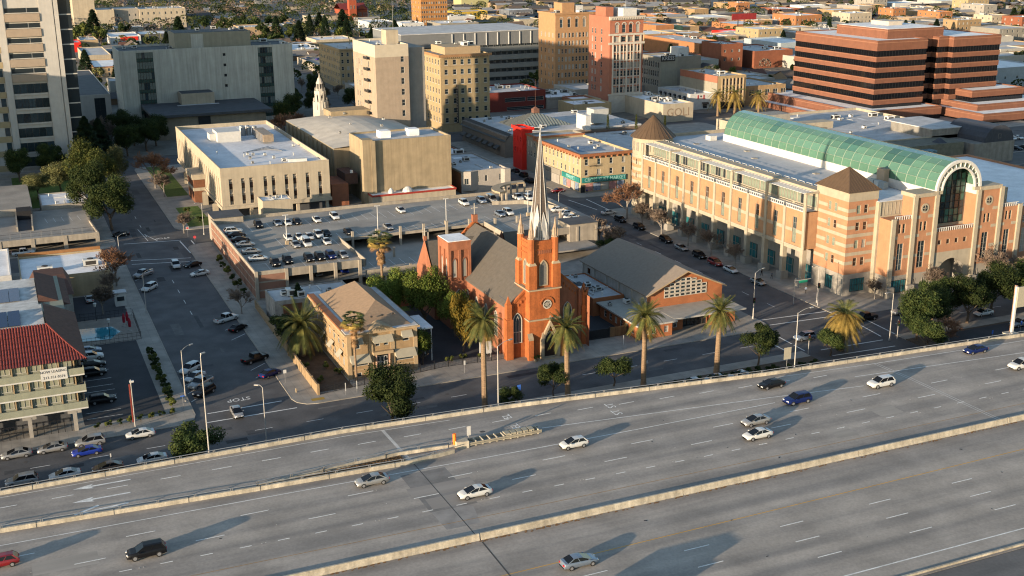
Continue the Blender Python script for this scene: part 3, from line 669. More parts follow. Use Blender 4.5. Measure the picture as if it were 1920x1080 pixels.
leafy('olive', 5, 4.6, 4.6, 3.8, 14000, .3, m_leafo, 3.0, .3, lobes=18); leafy('gold', 6, 3.0, 3.0, 4.8, 9000, .3, m_leafy, 2.2, .22, lobes=18, hang=.5)
leafy('bright', 7, 4.4, 4.4, 4.6, 15000, .3, m_leafb, 2.6, .3, lobes=18); leafy('column', 8, 2.2, 2.2, 3.6, 7000, .27, m_leafb, 1.2, .18, lobes=12)
leafy('far_a', 9, 4.5, 4.5, 4.2, 900, 1.1, m_leafd, 2.5, .3, lobes=8); leafy('far_b', 10, 4.2, 4.2, 4.6, 900, 1.1, m_leafm, 2.5, .3, lobes=8); leafy('far_o', 12, 4.2, 4.2, 4.0, 900, 1.1, m_leafo, 2.5, .3, lobes=8)
leafy('shrub', 11, 1.1, 1.1, .8, 900, .26, m_leafd, .3, .08, lobes=6); leafy('shrub_b', 13, 1.1, 1.0, .85, 900, .26, m_leafm, .3, .08, lobes=6)
def conifer(key, seed, h, r, n, leaf, lm, tiers=False):
    q = random.Random(seed); b = MB()
    for i in range(n):
        f = q.random() ** .8; z = h * (.08 + .92 * f); a = q.uniform(0, 2 * PI); lay = 1.
        if tiers: lay = .45 + .55 * abs(math.sin(z * 1.9 + math.sin(a * 3) * .7))
        rr = r * (1 - f) ** .75 * lay * math.sqrt(q.uniform(.25, 1)); p = Vector((rr * math.cos(a), rr * math.sin(a), z - rr * .12))
        t = Vector((math.cos(a), math.sin(a), q.uniform(-.45, .15))).normalized(); u = Vector((-math.sin(a), math.cos(a), q.gauss(0, .35))).normalized(); l = leaf * q.uniform(.7, 1.5); w = leaf * q.uniform(.25, .5)
        b.face([tuple(p - t * l * .5), tuple(p + u * w), tuple(p + t * l * .6), tuple(p - u * w)])
    k = MB().tube((0, 0, 0), (0, 0, h * .95), r * .07, .03, 6).mesh('trunk', m_bark)
    TREES[key] = (k, b.mesh('crown', lm), 0)
conifer('cedar', 21, 15, 6.5, 14000, .55, m_leafc, True); conifer('fir', 22, 14, 3.6, 3000, .7, m_leafc); conifer('cypress', 23, 7, .75, 900, .4, m_leafm); conifer('pine_far', 24, 15, 5, 1300, 1.5, m_leafc)
def bare(key, seed, h, spread, tm, lv=4, up=.55, n0=6):
    q = random.Random(seed); b = MB(); w = MB()
    def grow(p, d, l, r, lev):
        e = p + d * l; (b if lev < 2 else w).tube(p, e, max(r, .028), max(r * .6, .02), 5 if lev < 2 else 3)
        if lev == lv: return
        for i in range(n0 if lev == 0 else q.choice((4, 5))):
            nd = (d * .75 + Vector((q.gauss(0, spread), q.gauss(0, spread), q.gauss(0, .3) + up * .45))).normalized()
            s = p.lerp(e, q.uniform(.45, 1.)); grow(s, nd, l * q.uniform(.55, .8), r * .55, lev + 1)
    grow(Vector((0, 0, 0)), Vector((0, 0, 1)), h * .34, h * .022, 0)
    TREES[key] = (b.mesh('trunk', m_barkg), w.mesh('crown', tm), 0)
bare('bare_a', 31, 8, .62, m_twig, lv=5, n0=5); bare('bare_b', 32, 8, .55, m_twig, lv=5, n0=5); bare('bare_r', 33, 8, .6, m_twigr, lv=5, n0=5); bare('bare_far', 34, 8, .65, m_twigr, lv=3)
def tree(key, x, y, s, label, name='street_tree', group=None, z=.13, sz=None, rz=None):
    tk, cr, zc = TREES[key]
    t = thing(name, label, 'bush' if name in ('shrub', 'hedge_bush') else 'tree', (x, y, z), group, RN.uniform(0, 6.3) if rz is None else rz)
    sz = sz or s
    inst('trunk', tk, t, (0, 0, 0), 0, (s, s, sz), True); inst('crown', cr, t, (0, 0, zc * sz), 0, (s, s, sz), True)
    return t
# palms: each frond is a part
m_frond = two_tone('palm_frond_green', (.05, .064, .02), (.135, .125, .036), .9, .55, .2); m_frondg = two_tone('palm_frond_gold', (.15, .11, .03), (.28, .19, .05), .9, .6, .2); m_frondd = two_tone('palm_frond_dead', (.15, .085, .04), (.24, .15, .075), 1.2, .8, .1)
m_ptrunk = mat('palm_trunk', (.17, .115, .07), .95, .35, 2.5, stretch=(.6, .6, 4))
def frond_mesh(L, droop, lift, m, wid=.36, n=17, fan=False):
    b = MB(); pts = []
    if fan:
        st = Vector((L * .55, 0, L * .55 * lift)); b.tube((0, 0, 0), tuple(st), .03, .02, 3)
        for k in range(13):
            a = rad(-80 + 160 * k / 12); d = Vector((math.cos(a), math.sin(a), lift * .5)).normalized(); e = st + d * L * .5; e.z -= droop * L * .22; mdp = st + d * L * .26; s = Vector((-math.sin(a), math.cos(a), 0)) * .075 * L / 1.6
            b.face([tuple(st), tuple(mdp + s), tuple(e), tuple(mdp - s)])
        return b.mesh('frond', m)
    for k in range(n + 1):
        t = k / n; pts.append(Vector((L * (t - .12 * droop * t * t), 0, L * (lift * t - droop * t * t))))
    for k in range(n):
        p, q_ = pts[k], pts[k + 1]; t = (k + .5) / n; w = wid * L / 3.4 * (.35 + 1.35 * math.sin(PI * min(1, t * .92 + .08)) ** .7)
        d = (q_ - p).normalized()
        for s in (-1, 1):
            tip = p + d * (.95 * w + .15) + Vector((0, s * w, -.28 * w)); tip2 = p.lerp(q_, .5) + d * (.95 * w + .15) + Vector((0, s * w * .98, -.34 * w))
            b.face([tuple(p), tuple(p.lerp(q_, .42)), tuple(tip)]); b.face([tuple(p.lerp(q_, .5)), tuple(p.lerp(q_, .92)), tuple(tip2)])
        b.tube(p, q_, .035 * (1.2 - t), .035 * (1.1 - t), 3)
    return b.mesh('frond', m)
FR = [frond_mesh(2.5, .45, 1.5, m_frond), frond_mesh(3.0, .6, 1.15, m_frond), frond_mesh(3.4, .8, .85, m_frond), frond_mesh(3.5, .95, .55, m_frond), frond_mesh(3.4, .95, .2, m_frond), frond_mesh(3.2, .8, -.2, m_frond), frond_mesh(2.7, .5, -.8, m_frondg)]
FRG = [frond_mesh(3.3, .6, .9, m_frond), frond_mesh(3.3, .8, .6, m_frondg), frond_mesh(3.2, .9, .3, m_frondg), frond_mesh(3.1, .9, 0, m_frondg), frond_mesh(3.0, .6, -.6, m_frondg), frond_mesh(2.8, .4, -1.3, m_frondg)]
FRF = [frond_mesh(2., .6, .9, m_frond, fan=True), frond_mesh(2., .9, .5, m_frond, fan=True), frond_mesh(2., 1., 0, m_frondg, fan=True), frond_mesh(1.9, 1., -.6, m_frondd, fan=True)]
def palm(x, y, h, s, label, n=64, kind='date', tr=.42, skirt=0, z=.13):
    t = thing('palm_tree', label, 'palm tree', (x, y, z), 'palm trees', RN.uniform(0, 6)); t.rotation_euler = (RN.gauss(0, .022), RN.gauss(0, .022), t.rotation_euler[2])
    b = MB(); k = 9
    for i in range(k):
        f0, f1 = i / k, (i + 1) / k; q = lambda f: tr * (1.18 - .3 * f + (.28 if f > .86 else 0) * (1 if kind == 'date' else 0) + .25 * max(0, .08 - f) * 8)
        b.tube((0, 0, h * f0), (0, 0, h * f1), q(f0), q(f1), 10)
        b.tube((0, 0, h * f1 - .06), (0, 0, h * f1), q(f1) * 1.07, q(f1) * 1.05, 10)
    MBt = b.mesh('trunk', m_ptrunk); inst('trunk', MBt, t, (0, 0, 0), local=True)
    F = {'date': FR, 'gold': FRG, 'fan': FRF}[kind]
    for i in range(n):
        f = i / n; j = min(len(F) - 1, int(f * len(F) + RN.uniform(-.4, .4))); j = max(0, j)
        o = inst('frond', F[j], t, (0, 0, h - .1 + .35 * (1 - f)), i * 2.39996 + RN.uniform(-.2, .2), (s * RN.uniform(.88, 1.1),) * 3, True)
        o.rotation_euler = (RN.gauss(0, .09), RN.gauss(0, .1), o.rotation_euler[2])
    for i in range(skirt):
        o = inst('dead_frond', FRF[3], t, (0, 0, h - .5 - 2.6 * (i / max(1, skirt))), i * 2.4, (s * .8,) * 3, True); o.rotation_euler = (0, RN.uniform(.5, .9), i * 2.4)
    return t
# -- street furniture
def cobra(x, y, h, hd, label, arm=2.4, z=.13, r=.11):
    t = thing('street_lamp', label, 'street lamp', (x, y, z), 'street lamps', rad(hd))
    MB().cone(0, 0, 0, h, r, r * .6, 8).cone(0, 0, 0, .5, r * 1.8, r * 1.6, 8).build('pole', m_lamp, None).parent = t
    b = MB(); p0 = Vector((0, 0, h - .1))
    for i in range(6):
        f = (i + 1) / 6; p1 = Vector((arm * f, 0, h - .1 + .55 * math.sin(f * PI * .62))); b.tube(p0, p1, .05, .045, 5); p0 = p1
    o = b.build('arm', m_lamp); o.parent = t
    o = MB().box(arm - .15, arm + .6, -.14, .14, p0.z - .08, p0.z + .08).build('lamp_head', m_lamp); o.parent = t
    return t
m_lamp = mat('lamp_pole', (.50, .47, .43), .5, .1, 1., metal=.2)
# -- church
m_red = mat('red_painted_brick', (.47, .14, .042), .8, .2, .35, streak=.35, fine=.16)
m_redold = mat('old_red_brick', (.36, .14, .075), .85, .16, .6, streak=.15, fine=.1)
m_stone = mat('cream_stone', (.42, .33, .22), .8, .12, .8)
m_shingle = mat('grey_shingles', (.085, .075, .063), .9, .14, 1.2, fine=.14)
m_slate = mat('spire_slate', (.115, .092, .076), .8, .2, 1.2, stretch=(1, 1, 4))
m_lead = mat('white_spire_trim', (.50, .49, .47), .5, .1, 1.)
m_tracery = mat('tracery', (.55, .50, .42), .7, .05, 1.)
def lancet(root, cx_, y, z0, w, h, m_f, m_g, depth=.25, name='lancet_window', face='s', bars=2, fr=.14, hood=None):
    """pointed window: frame ring, pane and tracery bars; local plane faces -Y"""
    n = 6; hs = h - w * .87; out = [(-w / 2, 0), (w / 2, 0), (w / 2, hs)]
    for i in range(1, n + 1): a = (PI / 3) * i / n; out.append((-w / 2 + w * math.cos(a), hs + w * math.sin(a)))
    for i in range(n - 1, -1, -1): a = (PI / 3) * i / n; out.append((w / 2 - w * math.cos(a), hs + w * math.sin(a)))
    c = (0, h * .45); k = 1 - 2 * fr / w; inn = [(p[0] * k, c[1] + (p[1] - c[1]) * (1 - 2 * fr / h)) for p in out]
    b = MB(); b.face([(p[0], -.03, p[1]) for p in inn], 1)
    for i in range(len(out)):
        j = (i + 1) % len(out); b.face([(out[i][0], -.14, out[i][1]), (out[j][0], -.14, out[j][1]), (inn[j][0], -.14, inn[j][1]), (inn[i][0], -.14, inn[i][1])], 0)
        b.face([(inn[i][0], -.14, inn[i][1]), (inn[j][0], -.14, inn[j][1]), (inn[j][0], -.02, inn[j][1]), (inn[i][0], -.02, inn[i][1])], 0)
        b.face([(out[j][0], -.14, out[j][1]), (out[i][0], -.14, out[i][1]), (out[i][0], .01, out[i][1]), (out[j][0], .01, out[j][1])], 0)
    for i in range(1, bars + 1):
        x = -w / 2 + w * i / (bars + 1); b.box(x - .05, x + .05, -.1, -.035, fr, hs * .98, 0)
        b.face([(x - .05, -.1, hs), (x + .05, -.1, hs), (.05 if x < 0 else .1, -.1, hs + w * .5), (-.05, -.1, hs + w * .5)], 0)
    if bars: b.box(-w / 2 + fr, w / 2 - fr, -.1, -.04, hs * .5 - .06, hs * .5 + .06, 0)
    me = b.mesh(name, [m_f, m_g])
    return inst(name, me, root, (cx_, y, z0), 0 if face == 's' else -PI / 2)
ch = thing('brick_church', 'orange red brick church with tall white ribbed steeple and grey roof', 'church', (96.5, 222, .13))
b = MB()
x0, x1, y0, y1, ze, zr, xm = 87.6, 105.4, 202.0, 242.0, 10.8, 18.0, 96.5
yr = 204.6; b.face([(x0, y0, 0), (xm, y0, 0), (xm, y0, zr + .5), (x0, y0, ze)]); b.face([(xm, yr, 0), (x1, yr, 0), (x1, yr, ze), (xm, yr, zr + .5)], 1); b.face([(x1, y1, 0), (x0, y1, 0), (x0, y1, ze), (xm, y1, zr + .5), (x1, y1, ze)])
b.face([(x0, y1, 0), (x0, y0, 0), (x0, y0, ze), (x0, y1, ze)], 1); b.face([(x1, y0, 0), (x1, y1, 0), (x1, y1, ze), (x1, y0, ze)], 1)
b.build('nave_wall', [m_red, m_redold], ch)
r = MB()
for s, xe in ((-1, x0 - .35), (1, x1 + .35)):
    yf = (y0 if s < 0 else yr) + .5; p = [(xe, yf, ze - .1), (xm, yf, zr + .25), (xm, y1 - .4, zr + .25), (xe, y1 - .4, ze - .1)]
    r.face(p if s > 0 else p[::-1]); r.face([(xe, y0 + .5, ze - .35), (xe, y1 - .4, ze - .35), (xe, y1 - .4, ze - .1), (xe, y0 + .5, ze - .1)])
r.build('roof', m_shingle, ch)
# raised gable copings with corbels, both ends
for yy in (y0, y1 - .35):
    c = MB()
    for s, xe in ((-1, x0 - .3), (1, x1 + .3)):
        yy = (y1 - .35) if yy > 220 else (y0 if s < 0 else yr)
        d = Vector((xm - xe, 0, zr + 1.0 - ze)); 
        c.face([(xe, yy - .08, ze), (xm, yy - .08, zr + 1.0), (xm, yy - .08, zr + .45), (xe, yy - .08, ze - .6)]) ; c.face([(xe, yy + .5, ze), (xm, yy + .5, zr + 1.0), (xm, yy + .5, zr + .2), (xe, yy + .5, ze - .6)])
        c.face([(xe, yy - .08, ze), (xe, yy + .5, ze), (xm, yy + .5, zr + 1.0), (xm, yy - .08, zr + 1.0)], 0)
    c.build('gable_coping', m_red, ch)
for k in range(26):
    f = (k + .5) / 26; x = x0 + .3 + (x1 - x0 - .6) * f; z = ze - .7 + (zr + .5 - ze) * (1 - abs(2 * f - 1)); yc = y0 if x < xm else yr
    MB().box(x - .13, x + .13, yc - .16, yc - .002, z - .75, z - .2).build('corbel', m_red, ch)
for (bx, by) in ((87.4, 201.8), (105.2, 204.2)):
    MB().box(bx - .7, bx + .75, by - .6, by + .9, 0, 8.5).box(bx - .5, bx + .55, by - .4, by + .8, 8.5, 11.6).build('corner_buttress', m_red, ch)
    MB().cone(bx, by + .2, 11.6, 13.2, .62, .05, 4, 0, a0=PI / 4).build('pinnacle', m_red, ch)
MB().box(103.9, 106.1, 204.0, 206.8, 0, 11.6).build('corner_turret', m_redold, ch)
for k in range(4): MB().box(103.8 + k * .62, 104.2 + k * .62, 203.8, 204.1, 11.3, 12.2).build('battlement', m_redold, ch)
MB().box(104.0, 106.0, 204.2, 206.7, 11.62, 11.7).build('turret_roof', m_roofw, ch)
for k in range(7):
    yb = 206 + k * 5.2
    for bx in (x0 - .55, x1 + .0): MB().box(bx, bx + .55, yb - .35, yb + .35, 0, 8.6).build('side_buttress', m_redold, ch)
    if k < 6: lancet(ch, x0 - .004, yb + 2.6, 3.0, 1.5, 5.4, m_tracery, m_glass2, face='w', bars=1)
lancet(ch, 89.35, y0 - .004, 3.2, 2.0, 6.4, m_tracery, m_glass2, bars=2); lancet(ch, 101.6, yr - .004, 3.2, 2.0, 6.4, m_tracery, m_glass2, bars=2)
# front tower
def tower_stage(x0, x1, y0, y1, z0, z1, m, name='tower_stage', parent=ch): return MB().box(x0, x1, y0, y1, z0, z1).build(name, m, parent)
TX0, TX1, TY0, TY1 = 91.0, 97.8, 199.9, 206.6
tower_stage(TX0, TX1, TY0, TY1, 0, 8.2, m_red); tower_stage(TX0 + .12, TX1 - .12, TY0 + .12, TY1 - .1, 8.2, 14.4, m_red)
for z, e, h in ((8.0, .12, .55), (14.2, .16, .5)):
    MB().box(TX0 - e, TX1 + e, TY0 - e, TY1 + e, z, z + h * .55).build('stone_band', m_stone, ch)
bx0, bx1, by0, by1 = TX0 + .75, TX1 - .75, TY0 + .75, TY1 - .75
tower_stage(bx0, bx1, by0, by1, 14.4, 24.0, m_red, 'belfry')
for px_ in (TX0 + .85, TX1 - .85):
    for py_ in (TY0 + .85, TY1 - .85):
        MB().box(px_ - .85, px_ + .85, py_ - .85, py_ + .85, 14.5, 19.3).build('corner_pier', m_red, ch)
        MB().cone(px_, py_, 19.3, 19.85, 1.16, .8, 4, 0, a0=PI / 4).build('pier_cap', m_stone, ch)
        MB().cone(px_, py_, 19.6, 24.6, .68, .68, 8, 0, a0=PI / 8).build('octagon_shaft', m_red, ch)
        pn = MB().cone(px_, py_, 24.6, 24.8, .8, .8, 8, 0).cone(px_, py_, 24.8, 26.2, .55, .45, 8, 0).cone(px_, py_, 26.2, 28.6, .42, .03, 8, 0)
        for a in range(4): pn.cone(px_ + .5 * math.cos(a * PI / 2 + PI / 4), py_ + .5 * math.sin(a * PI / 2 + PI / 4), 24.8, 26.5, .16, .02, 4, 0)
        pn.build('pinnacle', mat('weathered_stone', (.38, .28, .20), .85, .2, 1.5), ch)
m_louvre = mat('belfry_louvre', (.20, .19, .17), .7, .2, 1., stretch=(1, 1, 12))
lancet(ch, 94.4, by0 - .004, 14.9, 1.9, 5.3, m_stone, m_louvre, bars=0, fr=.22, name='belfry_louvre'); lancet(ch, bx0 - .004, 203.2, 14.9, 1.9, 5.3, m_stone, m_louvre, bars=0, fr=.22, face='w', name='belfry_louvre')
for zz in (21.2, 22.2, 23.3): MB().box(bx0 - .12, bx1 + .12, by0 - .12, by1 + .12, zz, zz + .22).build('frieze_course', m_red, ch)
for i in range(7):
    x = bx0 + 1.35 + i * .44
    MB().box(x, x + .2, by0 - .1, by0 - .004, 21.45, 22.15).build('frieze_dentil', m_redold, ch)
# rose window and hood
rw = MB(); n = 20
for i in range(n):
    a, c = 2 * PI * i / n, 2 * PI * (i + 1) / n
    for (ra, rb, mi, y) in ((.95, .72, 0, -.12),): rw.face([(ra * math.cos(a), y, ra * math.sin(a)), (ra * math.cos(c), y, ra * math.sin(c)), (rb * math.cos(c), y, rb * math.sin(c)), (rb * math.cos(a), y, rb * math.sin(a))], mi)
rw.face([(.8 * math.cos(2 * PI * i / n), -.02, .8 * math.sin(2 * PI * i / n)) for i in range(n)], 1)
for i in range(6): a = PI * i / 6; rw.face([(-.72 * math.cos(a) - .05 * math.sin(a), -.08, -.72 * math.sin(a) + .05 * math.cos(a)), (.72 * math.cos(a) - .05 * math.sin(a), -.08, .72 * math.sin(a) + .05 * math.cos(a)), (.72 * math.cos(a) + .05 * math.sin(a), -.08, .72 * math.sin(a) - .05 * math.cos(a)), (-.72 * math.cos(a) + .05 * math.sin(a), -.08, -.72 * math.sin(a) - .05 * math.cos(a))], 0)
inst('rose_window', rw.mesh('rose_window', [m_tracery, m_glass]), ch, (94.9, TY0 + .11, 11.2))
h_ = MB()
for i in range(10):
    a, c = PI * i / 10, PI * (i + 1) / 10
    h_.face([(1.5 * math.cos(a), -.16, 1.5 * math.sin(a)), (1.5 * math.cos(c), -.16, 1.5 * math.sin(c)), (1.25 * math.cos(c), -.16, 1.25 * math.sin(c)), (1.25 * math.cos(a), -.16, 1.25 * math.sin(a))]); h_.face([(1.5 * math.cos(a), -.16, 1.5 * math.sin(a)), (1.5 * math.cos(a), 0, 1.5 * math.sin(a)), (1.5 * math.cos(c), 0, 1.5 * math.sin(c)), (1.5 * math.cos(c), -.16, 1.5 * math.sin(c))])
inst('rose_hood', h_.mesh('rose_hood', m_red), ch, (94.9, TY0 + .11, 11.3))
# portal
pt = MB(); X = 95.4; Y = TY0
for s in (-1, 1):
    pt.box(X + s * 1.75 - .32, X + s * 1.75 + .32, Y - .75, Y - .003, 0, 4.1); pt.cone(X + s * 1.75, Y - .4, 4.1, 5.6, .3, .04, 4, 0, a0=PI / 4)
    pt.face([(X + s * 2.1, Y - .6, 4.0), (X, Y - .6, 7.9), (X, Y - .6, 6.9), (X + s * 1.5, Y - .6, 4.0)]); pt.face([(X + s * 2.1, Y - .6, 4.0), (X, Y - .6, 7.9), (X, Y, 7.9), (X + s * 2.1, Y, 4.0)])
    pt.face([(X + s * 1.5, Y - .6, 4.0), (X, Y - .6, 6.9), (X, Y - .1, 6.9), (X + s * 1.5, Y - .1, 4.0)])
pt.box(X - .12, X + .12, Y - .5, Y - .3, 7.9, 8.9).box(X - .35, X + .35, Y - .5, Y - .3, 8.35, 8.5)
pt.build('portal', m_stone, ch)
lancet(ch, X, Y - .05, .1, 2.9, 5.6, m_stone, m_dark, bars=0, fr=.3, name='door_arch')
for s in (-1, 1): MB().box(X + (0.02 if s > 0 else -1.05), X + (1.05 if s > 0 else -.02), Y - .12, Y - .09, .15, 3.1).build('door', mat('oak_door', (.05, .025, .015), .6, .2, 1.), ch)
MB().box(X - 2.2, X + 2.2, Y - 1.6, Y - .8, 0, .16).box(X - 1.9, X + 1.9, Y - 1.15, Y - .76, .16, .3).build('steps', m_stone, ch)
for bx in (TX0 + .1, TX1 - .1): MB().box(bx - .55, bx + .55, Y - .7, Y - .003, 0, 4.6).build('tower_buttress', m_red, ch)
for bx in (TX0 + .1, TX1 - .1):
    MB().face([(bx - .57, Y - .72, 4.6), (bx + .57, Y - .72, 4.6), (bx + .57, Y - .01, 5.6), (bx - .57, Y - .01, 5.6)]).face([(bx - .57, Y - .72, 4.3), (bx + .57, Y - .72, 4.3), (bx + .57, Y - .72, 4.6), (bx - .57, Y - .72, 4.6)]).build('buttress_cap', m_stone, ch)
# spire
sx_, sy_ = 94.9, 203.25
MB().cone(sx_, sy_, 24.0, 44.4, 2.1, .10, 8, 0, a0=PI / 8).build('spire', m_slate, ch)
for i in range(8):
    a = PI / 8 + i * PI / 4
    MB().tube((sx_ + 2.14 * math.cos(a), sy_ + 2.14 * math.sin(a), 24.0), (sx_ + .1 * math.cos(a), sy_ + .1 * math.sin(a), 44.6), .1, .05, 5).build('spire_rib', m_lead, ch)
    a += PI / 8; big = i % 2 == 0; rr = 2.06; hh = 7.0 if big else 5.4
    l = MB(); ca, sa = math.cos(a), math.sin(a); Q = lambda u, d, z: (sx_ + ca * d - sa * u, sy_ + sa * d + ca * u, z)
    w = .6
    l.face([Q(-w, rr, 24.0), Q(w, rr, 24.0), Q(w, rr - .12, 24 + hh * .55), Q(0, rr - .45, 24 + hh), Q(-w, rr - .12, 24 + hh * .55)])
    for s in (-1, 1): l.face([Q(s * w, rr, 24), Q(s * w, rr - 1.0, 24), Q(s * w * .8, rr - 1.1, 24 + hh * .55), Q(s * w, rr - .12, 24 + hh * .55)]); l.face([Q(s * w, rr - .12, 24 + hh * .55), Q(s * w * .6, rr - 1.3, 24 + hh * .55), Q(0, rr - .9, 24 + hh), Q(0, rr - .45, 24 + hh)])
    l.build('spire_dormer', m_lead, ch)
    if big: MB().face([Q(-.28, rr + .012, 24.5), Q(.28, rr + .012, 24.5), Q(.25, rr - .03, 26.2), Q(0, rr - .05, 26.9), Q(-.25, rr - .03, 26.2)]).build('dormer_louvre', m_louvre, ch)
MB().cone(sx_, sy_, 44.3, 44.8, .18, .1, 8, 0).cone(sx_, sy_, 44.8, 46.2, .05, .04, 6, 0).box(sx_ - .4, sx_ + .4, sy_ - .04, sy_ + .04, 45.6, 45.72).build('finial_cross', m_lead, ch)
# side tower, transept, apse
cx0, cx1, cy0, cy1, cz = 83.5, 88.6, 224.4, 230.8, 18.9
b = MB(); ops_s = [(.75, 2.15, 11.4, 16.4), (2.95, 4.35, 11.4, 16.4)]; ops_w = [(1.2, 2.7, 11.4, 16.4), (3.7, 5.2, 11.4, 16.4)]
walls4(b, cx0, cx1, cy0, cy1, 0, cz, [(.6, 2.25, 10.6, 17.3), (2.85, 4.5, 10.6, 17.3)], [(1.0, 2.8, 10.6, 17.3), (3.6, 5.4, 10.6, 17.3)], d=.3); b.box(cx0 + .31, cx1 - .31, cy0 + .31, cy1 - .31, 10, 17.4, skip='tb')
b.build('side_tower', m_redold, ch)
MB().box(cx0 - .12, cx1 + .12, cy0 - .12, cy1 + .12, cz, cz + .3).build('side_tower_rim', m_redold, ch); MB().box(cx0 + .05, cx1 - .05, cy0 + .05, cy1 - .05, cz + .3, cz + .42).build('side_tower_roof', m_roofw, ch)
for u in (1.42, 3.68): lancet(ch, cx0 + u, cy0 + .29, 11.2, 1.15, 4.4, m_redold, m_blind, bars=0, fr=.12)
for u in (1.9, 4.5): lancet(ch, cx0 + .29, cy1 - u, 11.2, 1.15, 4.4, m_redold, m_blind, bars=0, fr=.12, face='w')
for u in (.3, 2.55, 4.8):
    MB().box(cx0 + u - .28, cx0 + u + .28, cy0 - .3, cy0 - .003, 0, 9.6).build('tower_pier', m_redold, ch)
lancet(ch, 86.0, cy0 - .005, 2.6, 3.2, 6.4, m_tracery, m_glass2, bars=3)
def gable_block(x0, x1, y0, y1, ze, zr, wm, rm, axis='x', name='transept'):
    b = MB(); r = MB()
    if axis == 'x':
        ym = (y0 + y1) / 2
        b.face([(x0, y1, 0), (x0, y0, 0), (x0, y0, ze), (x0, ym, zr + .5), (x0, y1, ze)]); b.face([(x0, y0, 0), (x1, y0, 0), (x1, y0, ze), (x0, y0, ze)]); b.face([(x1, y1, 0), (x0, y1, 0), (x0, y1, ze), (x1, y1, ze)])
        r.face([(x0 + .3, y0 - .25, ze - .1), (x1, y0 - .25, ze - .1), (x1, ym, zr), (x0 + .3, ym, zr)]); r.face([(x1, y1 + .25, ze - .1), (x0 + .3, y1 + .25, ze - .1), (x0 + .3, ym, zr), (x1, ym, zr)])
    b.build(name + '_wall', wm, ch); r.build(name + '_roof', rm, ch)
gable_block(82.6, 96.5, 231.2, 242.6, 9.6, 16.6, m_redold, m_shingle)
gable_block(101.0, 110.2, 231.2, 242.6, 9.6, 16.6, m_redold, m_shingle, name='east_transept')
def cross(x, y, z, h, nm='cross'): return MB().box(x - .07, x + .07, y - .07, y + .07, z, z + h).box(x - h * .3, x + h * .3, y - .06, y + .06, z + h * .55, z + h * .55 + .15).build(nm, m_tracery, ch)
MB().box(82.4, 83.0, 236.6, 237.2, 16.8, 17.8).build('gable_pedestal', m_redold, ch); cross(82.7, 236.9, 17.8, 1.8)
MB().box(95.9, 97.1, 241.4, 242.4, 18.6, 20.2).build('gable_pedestal', m_redold, ch); cross(96.5, 241.9, 20.2, 2.6)
MB().face([(83.2, 231, 0), (83.2, 244, 0), (83.2, 244, 3.4), (83.2, 231, 3.4)]).box(78.0, 82.5, 243.4, 249.0, 0, 4.2).build('sacristy', m_redold, ch); MB().box(77.8, 82.7, 243.2, 249.2, 4.2, 4.4).build('sacristy_roof', m_roofg, ch)
for s in (-1,): MB().face([(x0 + .5, 204.0, ze + .6), (x0 + 3.6, 204.0, ze + 3.0), (x0 + 3.6, 208.4, ze + 3.0), (x0 + .5, 208.4, ze + .6)][::-1]).build('roof_patch', m_roofd, ch)

# -- rectory house with awnings
m_beige = mat('beige_stucco', (.40, .27, .145), .85, .14, .6, streak=.18); m_beiged = mat('beige_trim', (.44, .32, .19), .8, .1, .8)
m_roofbrown = mat('tan_shingles', (.24, .165, .105), .9, .13, 1.5, fine=.12)
m_awn = mat('cream_awning', (.42, .38, .29), .8, .08, 1.)
ho = thing('rectory_house', 'beige two storey house with hip roof, awnings and columned porch', 'house', (62, 218, .13))
hx0, hx1, hy0, hy1, hz = 55.2, 69.2, 204.4, 231.6, 9.2
S = [(1.2, 2.6, 6.0, 7.1), (5.6, 6.5, 6.0, 7.0), (7.3, 8.2, 6.0, 7.0), (11.1, 12.4, 6.3, 7.1), (.7, 4.1, 2.5, 3.5), (9.6, 13.2, 2.5, 3.5), (1.6, 2.7, .3, 1.2)]
W = [(1.5 + 3.2 * k, 2.7 + 3.2 * k, z, z + 1.7) for k in range(8) for z in (2.2, 5.7)]
b = MB(); walls4(b, hx0, hx1, hy0, hy1, 0, hz, S + [(5.5, 8.3, 1.5, 4.4)], W, d=.25); b.build('wall', m_beige, ho)
put_windows(ho, (hx0, hy0), (1, 0), S, [m_glass, m_glass2], 1, 1); put_windows(ho, (hx0, hy1), (0, -1), W, [m_glass, m_glass2, m_blind], 1, 2)
for k in range(3): MB().box(hx0 - .06, hx1 + .06, hy0 - .06, hy0 - .004, 1.7 + k * 2.6, 1.95 + k * 2.6).box(hx0 - .06, hx0 - .004, hy0 - .004, hy1, 1.7 + k * 2.6, 1.95 + k * 2.6).build('string_course', m_beiged, ho)
for u in (0., 4.3, 8.6, 13.2): MB().box(hx0 + u, hx0 + u + .8, hy0 - .14, hy0 - .003, 0, hz - .3).build('pilaster', m_beiged, ho)
c = MB().box(hx0 - .5, hx1 + .5, hy0 - .5, hy1 + .5, hz - .35, hz); c.build('cornice', m_beiged, ho)
MB().box(hx0 - .45, hx0 + .9, hy0 + 3, hy1 + .4, hz + .001, hz + .3).build('gutter_trim', mat('rust_trim', (.30, .12, .05), .8, .2, 1.), ho)
MB().box(hx0 - .2, hx1 + .2, hy0 - .2, hy1 + .2, hz + .002, hz + .12).build('roof_deck', m_roofg, ho)
a = 1.6; rz = 12.0; xm = 64.2
P = [(hx0 + a, hy0 + .8), (hx1 - .9, hy0 + .8), (hx1 - .9, hy1 - .6), (hx0 + a, hy1 - .6)]; R0, R1 = (xm, 214.6, rz), (xm, 229.0, rz); z = hz + .13
MB().face([(*P[0], z), (*P[1], z), R0]).face([(*P[1], z), (*P[2], z), R1, R0]).face([(*P[2], z), (*P[3], z), R1]).face([(*P[3], z), (*P[0], z), R0, R1]).build('roof', m_roofbrown, ho)
